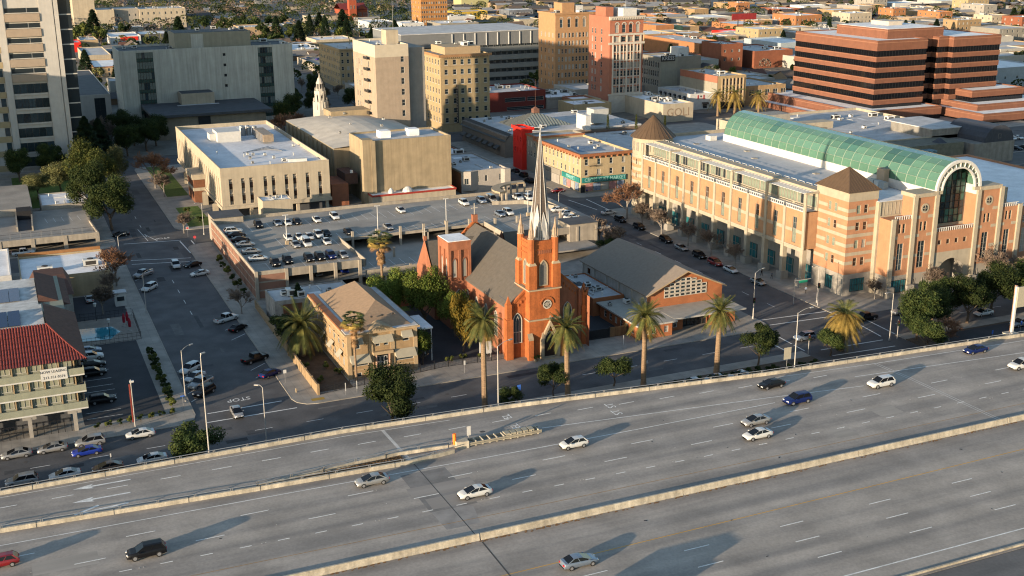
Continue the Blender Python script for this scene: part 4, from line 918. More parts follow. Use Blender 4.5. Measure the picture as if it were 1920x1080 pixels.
for k in range(3): MB().box(61.2 + k * 2.2, 61.6 + k * 2.2, 208.2 + k * .1, 208.5 + k * .1, 10.6, 10.9).build('roof_vent', m_framed, ho)
MB().face([(hx0 + 4.2, hy0 - .45, hz), (hx0 + 9.6, hy0 - .45, hz), (hx0 + 6.9, hy0 - .45, hz + 1.1)]).face([(hx0 + 4.2, hy0 - .45, hz), (hx0 + 6.9, hy0 - .45, hz + 1.1), (hx0 + 6.9, hy0 + 3, hz + 1.1), (hx0 + 4.2, hy0 + 3, hz)][::-1]).face([(hx0 + 9.6, hy0 - .45, hz), (hx0 + 6.9, hy0 - .45, hz + 1.1), (hx0 + 6.9, hy0 + 3, hz + 1.1), (hx0 + 9.6, hy0 + 3, hz)]).build('pediment', m_beiged, ho)
def awning(x0, x1, zt, zb, out): MB().face([(x0, hy0 - .15, zt), (x1, hy0 - .15, zt), (x1, hy0 - out, zb), (x0, hy0 - out, zb)]).face([(x0, hy0 - out, zb), (x1, hy0 - out, zb), (x1, hy0 - out, zb - .22), (x0, hy0 - out, zb - .22)]).face([(x0, hy0 - .15, zt), (x0, hy0 - out, zb), (x0, hy0 - .15, zb)]).face([(x1, hy0 - .15, zt), (x1, hy0 - .15, zb), (x1, hy0 - out, zb)]).build('awning', m_awn, ho)
awning(hx0 + .9, hx0 + 3.0, 8.3, 7.4, 1.1); awning(hx0 + 4.9, hx0 + 8.9, 8.2, 7.2, 1.3); awning(hx0 + 10.7, hx0 + 12.9, 8.5, 7.5, 1.2); awning(hx0 + .4, hx0 + 4.3, 4.9, 3.7, 1.5); awning(hx0 + 9.3, hx0 + 13.4, 4.9, 3.7, 1.5)
for k in range(3): MB().face([(hx0 - .15, 207 + k * 6.2, 5.0), (hx0 - .15, 209.2 + k * 6.2, 5.0), (hx0 - 1.2, 209.2 + k * 6.2, 3.9), (hx0 - 1.2, 207 + k * 6.2, 3.9)]).build('awning', m_awn, ho)
MB().box(hx0 + 5.5, hx0 + 8.3, hy0 + .24, hy0 + .3, 1.4, 4.5).build('door', m_dark, ho)
for k in range(3): inst('door_leaf', window_mesh(.62, 2.3, 1, 2, m_frame, m_glass), ho, (hx0 + 6.15 + k * .72, hy0 + .02, 1.6))
for u in (5.6, 8.2): MB().cone(hx0 + u, hy0 - .35, 1.5, 4.5, .2, .17, 10).build('porch_column', mat('pink_column', (.45, .28, .2), .7, .1), ho)
MB().box(hx0 + 4.9, hx0 + 8.9, hy0 - .8, hy0 - .05, 4.5, 5.1).build('porch_beam', m_beiged, ho)
for k in range(6): MB().box(hx0 + 5.3, hx0 + 8.5, hy0 - .7 - .32 * k, hy0 - .38 - .32 * k, 0, 1.45 - .24 * k).build('step', m_stone, ho)
for u in (4.9, 8.6): MB().box(hx0 + u, hx0 + u + .35, hy0 - 2.5, hy0 - .2, 0, 1.9).build('stair_wall', m_beiged, ho)
pb = thing('side_porch', 'white roofed balcony porch beside the beige house', 'porch', (72, 214, .13))
MB().box(69.3, 73.6, 207.5, 216, 6.9, 7.15).build('roof', m_roofw, pb)
for yy in (207.8, 211.8, 215.6): MB().box(73.2, 73.4, yy - .1, yy + .1, 0, 6.9).build('post', m_white, pb)
MB().box(69.4, 73.5, 207.6, 215.9, 3.6, 3.8).build('floor', m_beiged, pb); MB().box(73.35, 73.42, 207.6, 215.9, 4.5, 4.6).box(69.4, 73.35, 207.6, 207.68, 4.5, 4.6).build('railing', m_white, pb)
an = bld('annex_building', 'low white annex with blue grey flat roof behind the date palm', 49.6, 67.2, 240.4, 250, 6.1, mat('worn_white_wall', (.40, .37, .33), .85, .25, .8, streak=.25), m_roofg, S=[(1.0, 2.2, 1.2, 2.6)], W=[(3, 4, 2, 3.2)], par=.25, units=5)
MB().box(51.3, 55.5, 240.28, 240.397, .3, 5.2).build('rust_panel', mat('rusty_panel', (.22, .10, .055), .9, .3, 1., streak=.3), an)
# garden wall, fence
gw = thing('garden_wall', 'tan block wall along the sidewalk beside the date palm', 'wall', (48, 228, .13))
MB().wall([(48, 199.3), (48.1, 222.8)], .3, 0, 2.1).wall([(48.2, 224), (48.6, 257)], .3, 0, 1.9).build('wall_panel', mat('tan_block', (.36, .25, .14), .9, .12, .8), gw)
for k in range(6): MB().box(47.8, 48.25, 199.2 + k * 4.6, 199.6 + k * 4.6, 0, 2.25).build('pier', mat('tan_block', (.36, .25, .14)), gw)
pk = MB().box(-.012, .012, -.012, .012, 0, 1.5).mesh('picket', m_black)
fe = thing('iron_fence', 'black iron picket fence in front of the beige house', 'fence', (60, 201, .13))
pts = [(48.3, 199.4), (58, 200.8), (68, 202.3), (74, 203.2), (86.5, 202.5)]
for zz in (.2, 1.35): 
    bb = MB()
    for a_, c_ in zip(pts[:-1], pts[1:]): bb.tube((*a_, zz), (*c_, zz), .03, .03, 4)
    bb.build('rail', m_black, fe)
for x, y, a_ in along(pts, .3): inst('picket', pk, fe, (x, y, .02), a_)
for x, y, a_ in along(pts, 3.): MB().box(x - .07, x + .07, y - .07, y + .07, 0, 1.8).build('post', m_black, fe)

# -- parish hall (gym) and low wing
m_hallbrick = mat('hall_brick', (.40, .145, .06), .85, .12, .6, fine=.08); m_hallroof = mat('hall_shingles', (.19, .155, .122), .9, .1, 1.5, fine=.14)
gy = thing('parish_hall', 'gabled hall with grey brown roof and gridded gable window', 'hall', (133, 225, .13))
gx0, gx1, gy0, gy1, ge, gr, gm = 123.2, 142.3, 209.6, 240, 6.9, 11.1, 132.8
b = MB(); b.face([(gx0, gy0, 0), (gx1, gy0, 0), (gx1, gy0, ge), (gm, gy0, gr - .1), (gx0, gy0, ge)]); b.build('gable_wall', m_hallbrick, gy); b = MB(); b.face([(gx1, gy1, 0), (gx0, gy1, 0), (gx0, gy1, ge), (gm, gy1, gr - .1), (gx1, gy1, ge)]); b.build('gable_wall', m_hallbrick, gy)
m_palewall = mat('pale_hall_wall', (.46, .45, .42), .85, .15, .6, streak=.2)
b = MB(); facade(b, (gx0, gy1), (0, -1), gy1 - gy0, 0, ge, [(2.5, 4, 4.2, 5.6)]); b.build('side_wall', m_palewall, gy); b = MB(); facade(b, (gx1, gy0), (0, 1), gy1 - gy0, 0, ge, []); b.build('side_wall', m_palewall, gy)
for k in range(6): MB().box(gx0 - .3, gx0 - .003, gy0 + .6 + k * 5.8, gy0 + 1.1 + k * 5.8, 0, ge - .3).build('wall_pier', m_palewall, gy)
for s, xe in ((-1, gx0 - .6), (1, gx1 + .6)):
    ze_ = ge - .25; r = MB(); p = [(xe, gy0 - .9, ze_), (gm, gy0 - .9, gr), (gm, gy1 + .4, gr), (xe, gy1 + .4, ze_)]; r.face(p if s > 0 else p[::-1]); q = [(a_[0], a_[1], a_[2] - .22) for a_ in p]; r.face(q[::-1] if s > 0 else q)
    r.face([p[0], q[0], q[1], p[1]]); r.face([p[3], p[2], q[2], q[3]]); r.face([p[0], p[3], q[3], q[0]]); r.build('roof_slope', m_hallroof, gy)
for s in (-1, 1): MB().face([(gm + s * 10.1, gy0 - .92, ge - .25), (gm, gy0 - .92, gr + .02), (gm, gy0 - .92, gr - .3), (gm + s * 10.1, gy0 - .92, ge - .55)]).build('barge_board', mat('tan_board', (.42, .30, .18), .8, .1), gy)
for i in range(8):
    for j in range(5):
        u0 = -5.4 + i * 1.35; zt = 5.35 + (j + 1) * .82; um = max(abs(u0), abs(u0 + 1.35))
        lim = 10.3 - um * .44
        if 5.35 + j * .82 + .4 > lim: continue
        inst('window_pane', window_mesh(1.28, min(.76, lim - 5.35 - j * .82), 1, 1, m_tracery, RN.choice([m_glass, m_framed, m_glass2]), .14), gy, (gm + u0 + .68, gy0 - .2, 5.35 + j * .82))
m_lowroof = mat('low_roof_gravel', (.30, .27, .225), .9, .12, .6, fine=.1)
lw = thing('parish_wing', 'low brick wing with wide flat eaves in front of the hall', 'building', (128, 206, .13))
b = MB(); walls4(b, 116.3, 124.4, 200.9, 218, 0, 3.2, [(1.6, 2.6, 1.0, 2.4), (3.2, 4.2, 1.0, 2.4), (6.2, 7.2, 1.0, 2.4)], [(2 + 2.4 * k, 3.1 + 2.4 * k, .9, 2.4) for k in range(6)]); b.build('wall', m_hallbrick, lw); MB().box(124.41, 128.4, 203.2, 209.5, 0, 3.2, skip='t').build('wall', m_hallbrick, lw); b = MB().box(135.2, 141.6, 203.2, 209.5, 0, 3.2, skip='t'); b.build('wall', m_hallbrick, lw)
put_windows(lw, (116.3, 200.9), (1, 0), [(1.6, 2.6, 1.0, 2.4), (3.2, 4.2, 1.0, 2.4), (6.2, 7.2, 1.0, 2.4)], [m_glass, m_blind], 1, 2); put_windows(lw, (116.3, 218), (0, -1), [(2 + 2.4 * k, 3.1 + 2.4 * k, .9, 2.4) for k in range(6)], [m_glass, m_blind], 1, 2)
inst('window', window_mesh(1.0, 1.5, 1, 2), lw, (126.4, 203.0, .9))
for k in range(7): inst('porch_glazing', window_mesh(.95, 2.6, 1, 2, m_framed, m_glass, .06), lw, (128.9 + k * .97, 204.6, .1))
MB().box(115.8, 125.1, 200.2, 218.6, 3.2, 3.45).build('roof', m_lowroof, lw); MB().box(125.12, 143.0, 201.4, 209.55, 3.22, 3.48).build('porch_roof', m_lowroof, lw)
for e in ([(115.7, 200.1), (125.2, 200.1)], [(125.2, 201.3), (143.1, 201.3)], [(115.7, 218.6), (115.7, 200.1)]): MB().wall(e, .12, 3.18, 3.52).build('fascia', mat('white_fascia', (.5, .47, .42), .7, .1), lw)
roof_units(lw, 117, 124, 202, 217, 3.46, 4, False)
MB().box(128.6, 141.5, 203.3, 209.4, .02, .1).build('porch_floor', m_walk, lw)
bw = bld('parish_back_wing', 'low flat roofed back wing between the church and the hall', 115, 122.8, 218.9, 238, 4.2, m_hallbrick, m_roofg, par=.2, units=9, W=[(2, 3.4, 1, 2.6), (6, 7.4, 1, 2.6), (10, 11.4, 1, 2.6)])
fg = thing('yard_gate', 'dark slatted gate and tan plank fence closing the church yard', 'fence', (111, 205.2, .13))
for k in range(22): MB().box(106.6 + k * .24, 106.8 + k * .24, 205.1, 205.16, .1, 2.2).build('slat', m_black, fg)
for k in range(14): MB().box(111.95 + k * .28, 112.2 + k * .28, 205.1, 205.16, .1, 2.3).build('plank', mat('fence_plank', (.20, .12, .06), .9, .15, 1., rnd=.2), fg)
for x in (106.5, 111.8, 116.0): MB().box(x - .08, x + .08, 205.0, 205.26, 0, 2.5).build('post', m_framed, fg)

# -- parking deck
m_gar = mat('garage_concrete', (.40, .35, .28), .9, .16, .4, streak=.22); m_garb = mat('garage_brick_panel', (.28, .15, .105), .9, .14, .6)
pg = thing('parking_deck', 'two level concrete parking deck with brick inlaid walls and open well', 'parking deck', (97, 290, .13))
ZD = 5.8
def slab(x0, x1, y0, y1, z, t_=.5, m=None, nm='deck_slab'): return MB().box(x0, x1, y0, y1, z - t_, z).build(nm, m or m_deckc, pg)
slab(50.4, 76.6, 262.6, 320, ZD); slab(76.6, 147, 287.2, 320, ZD); slab(117.4, 147, 270.4, 287.2, ZD)
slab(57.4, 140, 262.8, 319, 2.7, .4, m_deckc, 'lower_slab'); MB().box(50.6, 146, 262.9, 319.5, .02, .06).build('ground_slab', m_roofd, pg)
def pwall(pts, z0, z1, nm='parapet', w=.3): return MB().wall(pts, w, z0, z1).build(nm, m_gar, pg)
pwall([(50.2, 320.2), (50.2, 262.3)], 0, 6.9, 'west_wall'); pwall([(50.35, 262.4), (57.2, 262.4)], 0, 6.9, 'south_wall'); pwall([(57.2, 262.4), (76.5, 262.6)], 5.0, 6.9, 'parapet'); pwall([(76.5, 262.6), (113.5, 263.2)], 2.1, 4.0); pwall([(113.6, 263.4), (117.2, 270)], 2.1, 6.4); pwall([(117.2, 270.2), (142.6, 270.6)], 4.9, 6.7)
pwall([(142.7, 270.6), (142.9, 304)], 4.9, 6.9); pwall([(50.4, 320.1), (147, 320.1)], 3.0, 6.7, 'north_parapet'); pwall([(76.7, 263.0), (76.7, 287)], 5.2, 6.8, 'well_wall', .25); pwall([(76.8, 287.1), (117, 287.1)], 5.3, 6.05, 'well_kerb', .25); pwall([(117.3, 270.5), (117.3, 287)], 5.2, 6.5, 'well_wall', .25)
for k in range(13):  # brick panels on the west wall, three bands
    ya = 263.2 + k * 4.36
    for za, zb in ((.5, 2.1), (2.5, 4.1), (4.5, 6.0)): MB().box(49.98, 50.046, ya, ya + 3.9, za, zb).build('brick_panel', m_garb, pg)
for za, zb in ((.5, 2.1), (2.5, 4.1), (4.5, 6.0)): MB().box(50.8, 57.0, 262.18, 262.246, za, zb).build('brick_panel', m_garb, pg)
col_ = MB().box(-.32, .32, -.32, .32, 0, 6.4).mesh('column', m_gar)
for x in (50.25, 57.3, 63.1, 69.0, 75.0): inst('column', col_, pg, (x, 262.2, 0), 0, (1.1, 1, 1.09))
for x in (81.5, 88, 94.5, 101, 107.5, 113.4): inst('column', col_, pg, (x, 263.0, 0), 0, (.8, .8, .66))
for x in (121, 129.5, 137, 142.6): inst('column', col_, pg, (x, 270.3, 0), 0, (1, 1, 1.05))
for k in range(10): inst('stub_column', col_, pg, (80.4 + k * 6.5, 286.8 if k < 6 else 284.4, 2.7), 0, (.9, .9, .78))
for y in (276, 287, 298, 309):
    for x in (63, 75, 88, 101, 114, 127): inst('column', col_, pg, (x, y, 0), 0, (.8, .8, .82))
def stalls(x0, x1, y, L, z, step=2.65, sl=0.):
    x = x0
    while x <= x1: MB().strip([(x, y), (x + sl, y + L)], .1, z + .005).build('stall_line', m_line, pg); x += step
stalls(58.4, 146, 305.2, 7.4, ZD); stalls(62.2, 76.5, 281.4, 7.2, ZD); stalls(62.2, 76.5, 289, 6.8, ZD); stalls(54.6, 76, 264, 8.6, ZD, 2.8); stalls(78, 116, 288.4, 5.6, ZD); stalls(119, 141, 278.4, 6.2, ZD); stalls(78, 112, 268, 6.2, 2.7); stalls(118, 136, 289, 6, ZD)
for k in range(9): MB().strip([(50.8, 272.5 + k * 4.7), (56.2, 272.5 + k * 4.7)], .1, ZD + .005).build('stall_line', m_line, pg)
# stair heads and ramp house
MB().box(50.4, 58.4, 317.2, 325.8, 0, 7.4).build('stair_tower', m_gar, pg); MB().box(50.2, 58.6, 317.0, 326, 7.4, 7.55).build('stair_roof', m_roofd, pg)
MB().box(134.8, 143.1, 270.2, 277.2, 0, 7.3).build('stair_tower', m_gar, pg); MB().box(134.6, 143.3, 270.0, 277.4, 7.3, 7.45).build('stair_roof', m_roofd, pg)
MB().wall([(144, 290), (137, 304.5), (128, 307)], .3, 5.0, 6.9).build('ramp_wall', m_gar, pg)
cp = thing('curved_canopy', 'curved concrete walkway canopy on columns at the deck far corner', 'canopy', (140, 316, ZD))
b = MB(); pr = None
for k in range(9):
    a_ = rad(200 - k * 15); c_ = (141 + 9 * math.cos(a_), 309.5 + 7 * math.sin(a_)); o_ = (141 + 11.5 * math.cos(a_), 309.5 + 9.5 * math.sin(a_))
    if pr: b.prism([pr[0], c_, o_, pr[1]], 9.0, 9.5)
    pr = (c_, o_)
    MB().box(c_[0] - .25, c_[0] + .25, c_[1] - .25, c_[1] + .25, ZD, 9).build('column', m_gar, cp)
b.build('roof', m_stone, cp)
def garage_lamp(x, y, h, label):
    t = thing('deck_lamp', label, 'lamp', (x, y, ZD), 'lamps on the parking deck'); MB().box(x - .4, x + .4, y - .4, y + .4, ZD, ZD + 1).build('base', m_stone, t); MB().cone(x, y, ZD + 1, h, .12, .09, 8).build('pole', m_white, t); MB().box(x - .75, x + .75, y - .12, y + .12, h - .05, h + .14).build('lamp_head', m_white, t)
garage_lamp(63.6, 288.0, 13.4, 'white lamp mast beside the white car cluster on the deck'); garage_lamp(88.1, 289.3, 13.1, 'white lamp mast at the open well, second from the left'); garage_lamp(107.8, 290.8, 12.8, 'white lamp mast left of the church ridge cross'); garage_lamp(131.7, 290, 12.9, 'white lamp mast directly left of the steeple')

# -- white office block with slot windows
m_cream = mat('cream_concrete', (.50, .425, .315), .85, .1, .35, streak=.16)
wb_ = thing('slot_window_office', 'cream concrete office block with paired slot windows and white roof', 'building', (74, 386, .13))
wx0, wx1, wy0, wy1, wh_ = 57.5, 90.0, 343.2, 428.4, 16.0
S = []
for u in (2.4, 6.0, 8.4, 12.6, 15.0, 18.9, 21.4, 25.3, 27.8, 31.2): S.append((u - .1, u + 1.0, 5.0, 12.6))
S = S[:8] + [(29.0, 30.1, 5.0, 12.6)]
W = [(3 + k * 3.4, 4.1 + k * 3.4, 5.0, 12.6) for k in range(24)]
b = MB(); walls4(b, wx0, wx1, wy0, wy1, 4.2, wh_, S, W, d=.55); parapet(b, wx0, wx1, wy0, wy1, wh_, 1.3, .35); b.face([(wx0, wy0, 4.2), (wx0, wy1, 4.2), (wx1, wy1, 4.2), (wx1, wy0, 4.2)]); b.build('wall', m_cream, wb_)
MB().box(wx0 - .35, wx1 + .35, wy0 - .35, wy0 - .004, 3.6, 4.6).box(wx0 - .35, wx0 - .004, wy0 - .004, wy1, 3.6, 4.6).build('base_beam', m_cream, wb_)
m_spand = mat('slot_panel', (.36, .31, .25), .8, .12, .5); m_brownw = mat('brown_window', (.06, .035, .025), .2, .2, 1., spec=.5)
def slot(u, side):
    o = (wx0, wy0) if side == 's' else (wx0, wy1); v = (1, 0) if side == 's' else (0, -1); nrm = (v[1], -v[0]); rz_ = math.atan2(v[1], v[0])
    P_ = (o[0] + v[0] * (u + .55) - nrm[0] * .3, o[1] + v[1] * (u + .55) - nrm[1] * .3)
    inst('slot_panel', SLP, wb_, (P_[0], P_[1], 5.0), rz_)
    for z_ in (5.9, 9.6): inst('window', window_mesh(1.05, 1.6, 1, 1, m_framed, m_brownw, .08), wb_, (P_[0] + nrm[0] * .12, P_[1] + nrm[1] * .12, z_), rz_)
    for z_ in (8.1, 11.8): inst('hood', SLH, wb_, (P_[0], P_[1], z_), rz_)
SLP = MB().face([(-.55, .2, 0), (.55, .2, 0), (.55, .2, 7.6), (-.55, .2, 7.6)]).mesh('slot_panel', m_spand); SLH = MB().face([(-.54, -.12, 0), (.54, -.12, 0), (.54, .19, .75), (-.54, .19, .75)]).face([(-.54, .1, -.15), (.54, .1, -.15), (.54, -.12, 0), (-.54, -.12, 0)]).mesh('hood', m_spand)
for q in S: slot(q[0], 's')
for q in W: slot(q[0], 'w')
MB().face([(wx0 + .35, wy0 + .35, wh_ - 1.3), (wx1 - .35, wy0 + .35, wh_ - 1.3), (wx1 - .35, wy1 - .35, wh_ - 1.3), (wx0 + .35, wy1 - .35, wh_ - 1.3)]).build('roof', mat('roof_bluewhite', (.50, .50, .51), .8, .2, .12, fine=.1), wb_)
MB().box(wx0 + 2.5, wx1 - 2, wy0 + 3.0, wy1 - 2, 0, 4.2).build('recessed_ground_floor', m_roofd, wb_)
for x in (58.6, 66, 73, 80, 89): MB().box(x - .45, x + .45, wy0 + .3, wy0 + 1.2, 0, 4.2).build('column', m_cream, wb_)
for k in range(4): MB().prism([(55.6, 350 + k * 18), (57.4, 350 + k * 18), (57.4, 353.5 + k * 18)], 0, 4.2).build('raking_pier', m_cream, wb_)
zr_ = wh_ - 1.29
MB().box(66.3, 74, 395, 404, zr_, zr_ + 3.4).build('penthouse', m_white, wb_); MB().box(64.4, 66.2, 399, 404, zr_, zr_ + 2.4).build('penthouse', m_white, wb_)
for k in range(5): MB().cone(77 + (k % 3) * 1.9, 406 + (k // 3) * 3, zr_, zr_ + 3., .85, .85, 12).build('cooling_drum', m_steel, wb_)
MB().box(79.6, 83.0, 386, 402, zr_ + .6, zr_ + 3.0).build('chiller', mat('chiller_tan', (.33, .26, .19), .6, .2, 1.), wb_)
for k in range(7): MB().box(79.4, 79.58, 387 + k * 2.2, 388.2 + k * 2.2, zr_ + .5, zr_ + 2.9).build('chiller_panel', m_steel, wb_)
for k in range(6): MB().tube((70 + k * 1.5, 372 + k, zr_ + .25), (80 + k * .4, 380 - k * 2, zr_ + .25), .1, .1, 5).build('roof_pipe', m_steel, wb_)
MB().prism([(79.5, 351), (85, 350), (85, 353), (79.5, 352)], zr_, zr_ + .9).build('skylight', m_white, wb_); roof_units(wb_, 62, 88, 346, 380, zr_, 12, False)
MB().box(54.0, 57.4, 372, 384, 0, 7.6).build('brick_pavilion', mat('pavilion_brick', (.20, .085, .045), .85, .15, 1.), wb_); MB().box(53.6, 57.46, 371.6, 384.4, 7.6, 9.2).box(53.7, 57.45, 371.8, 384.2, 4.0, 5.0).build('pavilion_cornice', m_cream, wb_)
kb = bld('deck_kiosk', 'small cream box building between the white office block and the deck', 66.4, 75.0, 329, 336, 8.3, m_cream, m_roofw, par=.3, units=4)

# -- old theatre
m_tan = mat('theatre_concrete', (.40, .315, .20), .88, .14, .3, streak=.24); m_tanr = mat('theatre_roof', (.40, .365, .31), .85, .14, .25, fine=.08)
th = thing('theatre_building', 'tan concrete theatre with tall stage house and domed grey roof', 'theatre', (115, 392, .13))
MB().box(102.6, 130.6, 346.5, 364.5, 0, 19.4).build('stage_house', m_tan, th)
b = MB(); parapet(b, 102.6, 130.6, 346.5, 364.5, 20.0, .6, .5); walls4(b, 102.6, 130.6, 346.5, 364.5, 19.4, 20.0); b.build('stage_parapet', m_tan, th); MB().box(103.2, 130, 347, 364, 19.41, 19.44).build('stage_roof', m_roofg, th)
MB().box(101.4, 104.6, 345.6, 349.4, 0, 20.6).build('stage_pier', m_tan, th); MB().box(104.0, 105.4, 345.4, 346.48, 0, 20.2).build('stage_pier', m_tan, th)
for x in (109.5, 119): MB().box(x, x + 3.4, 353, 357, 19.45, 21.6).build('roof_hatch', m_roofw, th)
MB().box(97.4, 133, 364.6, 430, 0, 15.2).build('auditorium', m_tan, th)
b = MB(); n = 10
for i in range(n):
    for j in range(n):
        def q(i, j): fx, fy = i / n, j / n; return (97.2 + 36 * fx, 364.6 + 65 * fy, 15.3 + 2.6 * math.sin(PI * fx) * (.35 + .65 * math.sin(PI * min(1, fy))))
        b.face([q(i, j), q(i + 1, j), q(i + 1, j + 1), q(i, j + 1)])
b.build('auditorium_roof', m_tanr, th, True)
for k in range(11): MB().box(96.9, 97.39, 367 + k * 5.8, 367.8 + k * 5.8, 0, 14.6).build('wall_pier', m_tan, th)
for (x, y) in ((104, 380), (112, 395), (121, 388), (110, 415), (126, 402), (117, 421)): inst('roof_unit', UNITS[3], th, (x, y, 17.3))
MB().box(112, 130, 421, 431, 15.2, 18.6).build('lobby_block', m_tan, th); MB().box(92, 97.3, 349, 362, 0, 7).build('side_block', m_redold, th); MB().box(97.3, 101.3, 352, 362, 6.0, 9.4).build('side_block', mat('purple_brick', (.13, .075, .06), .9, .2, 1.), th)
for x, y, z_, r in ((98.5, 349, 10.2, .5),): MB().cone(x, y, z_, z_ + .8, r, r, 10).build('flood_light', m_unit, th)
# ornate little tower at the theatre front
ot = thing('ornate_tower', 'slender white ornate tower with dome rising behind the theatre roof', 'tower', (112.6, 437, .13))
m_orn = mat('white_plaster', (.56, .52, .45), .8, .12, .8, streak=.15)
MB().cone(112.6, 437, 0, 20.4, 3.3, 2.9, 8, 0, a0=PI / 8).build('shaft', m_orn, ot); MB().cone(112.6, 437, 20.4, 24.4, 2.3, 2.15, 8, 0, a0=PI / 8).build('middle_stage', m_orn, ot); MB().cone(112.6, 437, 24.4, 27.4, 1.5, 1.35, 8, 0, a0=PI / 8).build('lantern', m_orn, ot); MB().cone(112.6, 437, 27.4, 29.2, 1.3, .55, 10).cone(112.6, 437, 29.2, 31, .3, .05, 6).build('dome', m_orn, ot)
for k in range(8):
    a_ = k * PI / 4; MB().cone(112.6 + 2.6 * math.cos(a_), 437 + 2.6 * math.sin(a_), 17.5, 21.8, .42, .12, 6).build('pinnacle', m_orn, ot); MB().cone(112.6 + 1.9 * math.cos(a_), 437 + 1.9 * math.sin(a_), 22.6, 25.6, .28, .06, 5).build('pinnacle', m_orn, ot)
for z_, rr in ((20.9, 2.24), (24.8, 1.42)):
    for k in range(8):
        a_ = k * PI / 4 + PI / 4 * 0; o = MB().box(-.3, .3, -.03, .03, 0, 2.2).build('opening', m_dark); o.parent = ot; o.location = Vector((112.6 + rr * .93 * math.cos(a_), 437 + rr * .93 * math.sin(a_), z_)) - ot.location; o.rotation_euler = (0, 0, a_ + PI / 2)
# annex with red trim, grey bay building
rt = bld('red_trim_annex', 'low cream annex with dark red roof edge against the stage house', 102.6, 130.0, 341.4, 346.3, 3.95, m_cream, m_roofw, par=.3, cat='building', z0=0)
MB().box(102.4, 130.2, 341.2, 341.39, 3.55, 4.1).box(102.4, 102.59, 341.39, 346.3, 3.55, 4.1).box(130.01, 130.2, 341.39, 346.3, 3.55, 4.1).build('red_edge', mat('dark_red_trim', (.25, .03, .02), .6, .1), rt)
for x, r in ((109.5, .9), (115.0, 1.7)): MB().cone(x, 344.2, 3.7, 4.5, r, r * .9, 12).cone(x, 344.2, 4.5, 5.3, r * .9, r * .3, 12).build('roof_fan', m_white, rt)
MB().box(111.5, 113.3, 341.16, 341.38, .2, 1.8).build('red_door', mat('red_door', (.4, .03, .02), .6, 0), rt)
m_bay = mat('pale_grey_stucco', (.42, .375, .325), .85, .08, .6)
bb_ = bld('bay_window_building', 'pale grey stucco two storey building with angled bays', 134.8, 151.0, 348.6, 380, 7.4, m_bay, m_roofg, S=[(5.2, 6.1, 3.6, 5.6), (8.2, 9.1, 3.6, 5.6), (13.2, 14.0, 3.6, 5.6)], par=.5, units=7, nz=3)
MB().prism([(135.2, 348.6), (137.6, 347.4), (140.6, 348.6)], 1.0, 7.3).build('bay', m_bay, bb_); MB().prism([(148.6, 348.6), (149.6, 347.6), (151.6, 347.6), (151.6, 350)], 1.0, 7.3).build('bay', m_bay, bb_)
inst('window', window_mesh(1.5, 2., 2, 1), bb_, (136.2, 347.9, 3.2), -.45)
MB().box(134.78, 134.796, 349, 380, .2, 6.8).build('brick_side', mat('side_brick', (.34, .14, .07), .85, .15, 1.), bb_)
gb2 = bld('low_dark_building', 'low building with white roof behind the grey bay building', 134.5, 150.5, 384, 402, 6.4, m_redold, m_roofw, par=.4, units=5)
# -- arcade office block with glass vault
m_ob = mat('orange_brick', (.44, .25, .135), .85, .1, .5, streak=.08, fine=.06); m_ob2 = mat('salmon_brick', (.47, .235, .13), .85, .1, .5, streak=.08, fine=.06)
m_lime = mat('pale_limestone', (.44, .38, .285), .85, .1, .5, streak=.1); m_limeg = mat('grey_limestone', (.36, .33, .285), .85, .1, .5, streak=.12)
m_bronze = mat('bronze_roof', (.115, .075, .045), .55, .12, .8); m_vault = mat('green_vault_glass', (.066, .14, .10), .16, .12, .6, spec=.5, rnd=.1); m_vdark = mat('green_vault_glass_dark', (.04, .10, .08), .15, .1, .6, spec=.5, rnd=.2)
m_gcurt = mat('pale_green_glass', (.24, .28, .22), .15, .25, .7, spec=.5)
m_archg = mat('arch_green_glass', (.05, .15, .125), .15, .3, .8, spec=.5)
ml = thing('arcade_office_block', 'long orange brick arcade office block with green glass barrel vault', 'building', (196, 255, .13))
MX, MY0 = 170.6, 218.6; PB = 7.6; NB = 10; MY1 = MY0 + PB * NB        # west front, ten bays
# upper brick wall with tall windows
W = [(MY1 - (MY0 + (i + .5) * PB) - .8, MY1 - (MY0 + (i + .5) * PB) + .8, 10.0, 16.3) for i in range(NB)]
b = MB(); facade(b, (MX, MY1), (0, -1), MY1 - MY0, 9.0, 18.2, W, .3); b.face([(MX, MY0, 9), (MX, MY0, 18.2), (174.4, MY0, 18.2), (174.4, MY0, 9)]); b.face([(MX, MY0, 9.0), (174.4, MY0, 9.0), (174.4, MY1, 9.0), (MX, MY1, 9.0)]); b.build('west_wall', m_ob, ml)
for q in W:
    inst('window', window_mesh(1.6, 2.9, 2, 2, m_limeg, RN.choice([m_brownw, m_glass2]), .09), ml, (MX + .08, MY1 - (q[0] + q[1]) / 2, 13.4), -PI / 2); inst('window', window_mesh(1.6, 3.3, 2, 2, m_limeg, m_gcurt, .07), ml, (MX + .08, MY1 - (q[0] + q[1]) / 2, 10.05), -PI / 2)
for i in range(NB + 1):
    y = MY0 + i * PB
    MB().box(MX - .35, MX - .003, y - .42, y + .42, 8.9, 18.3 if i % 2 else 22.4).build('pilaster', m_lime, ml)
    MB().box(MX - .45, MX + .75, y - .55, y + .55, 0, 9.0).build('arcade_column', m_lime, ml); MB().box(MX - .95, MX + 1.15, y - 1.0, y + 1.0, 0, 2.0).build('plinth', m_limeg, ml)
MB().box(MX - .2, MX - .004, MY0, MY1, 8.4, 9.4).build('beam', m_lime, ml); 
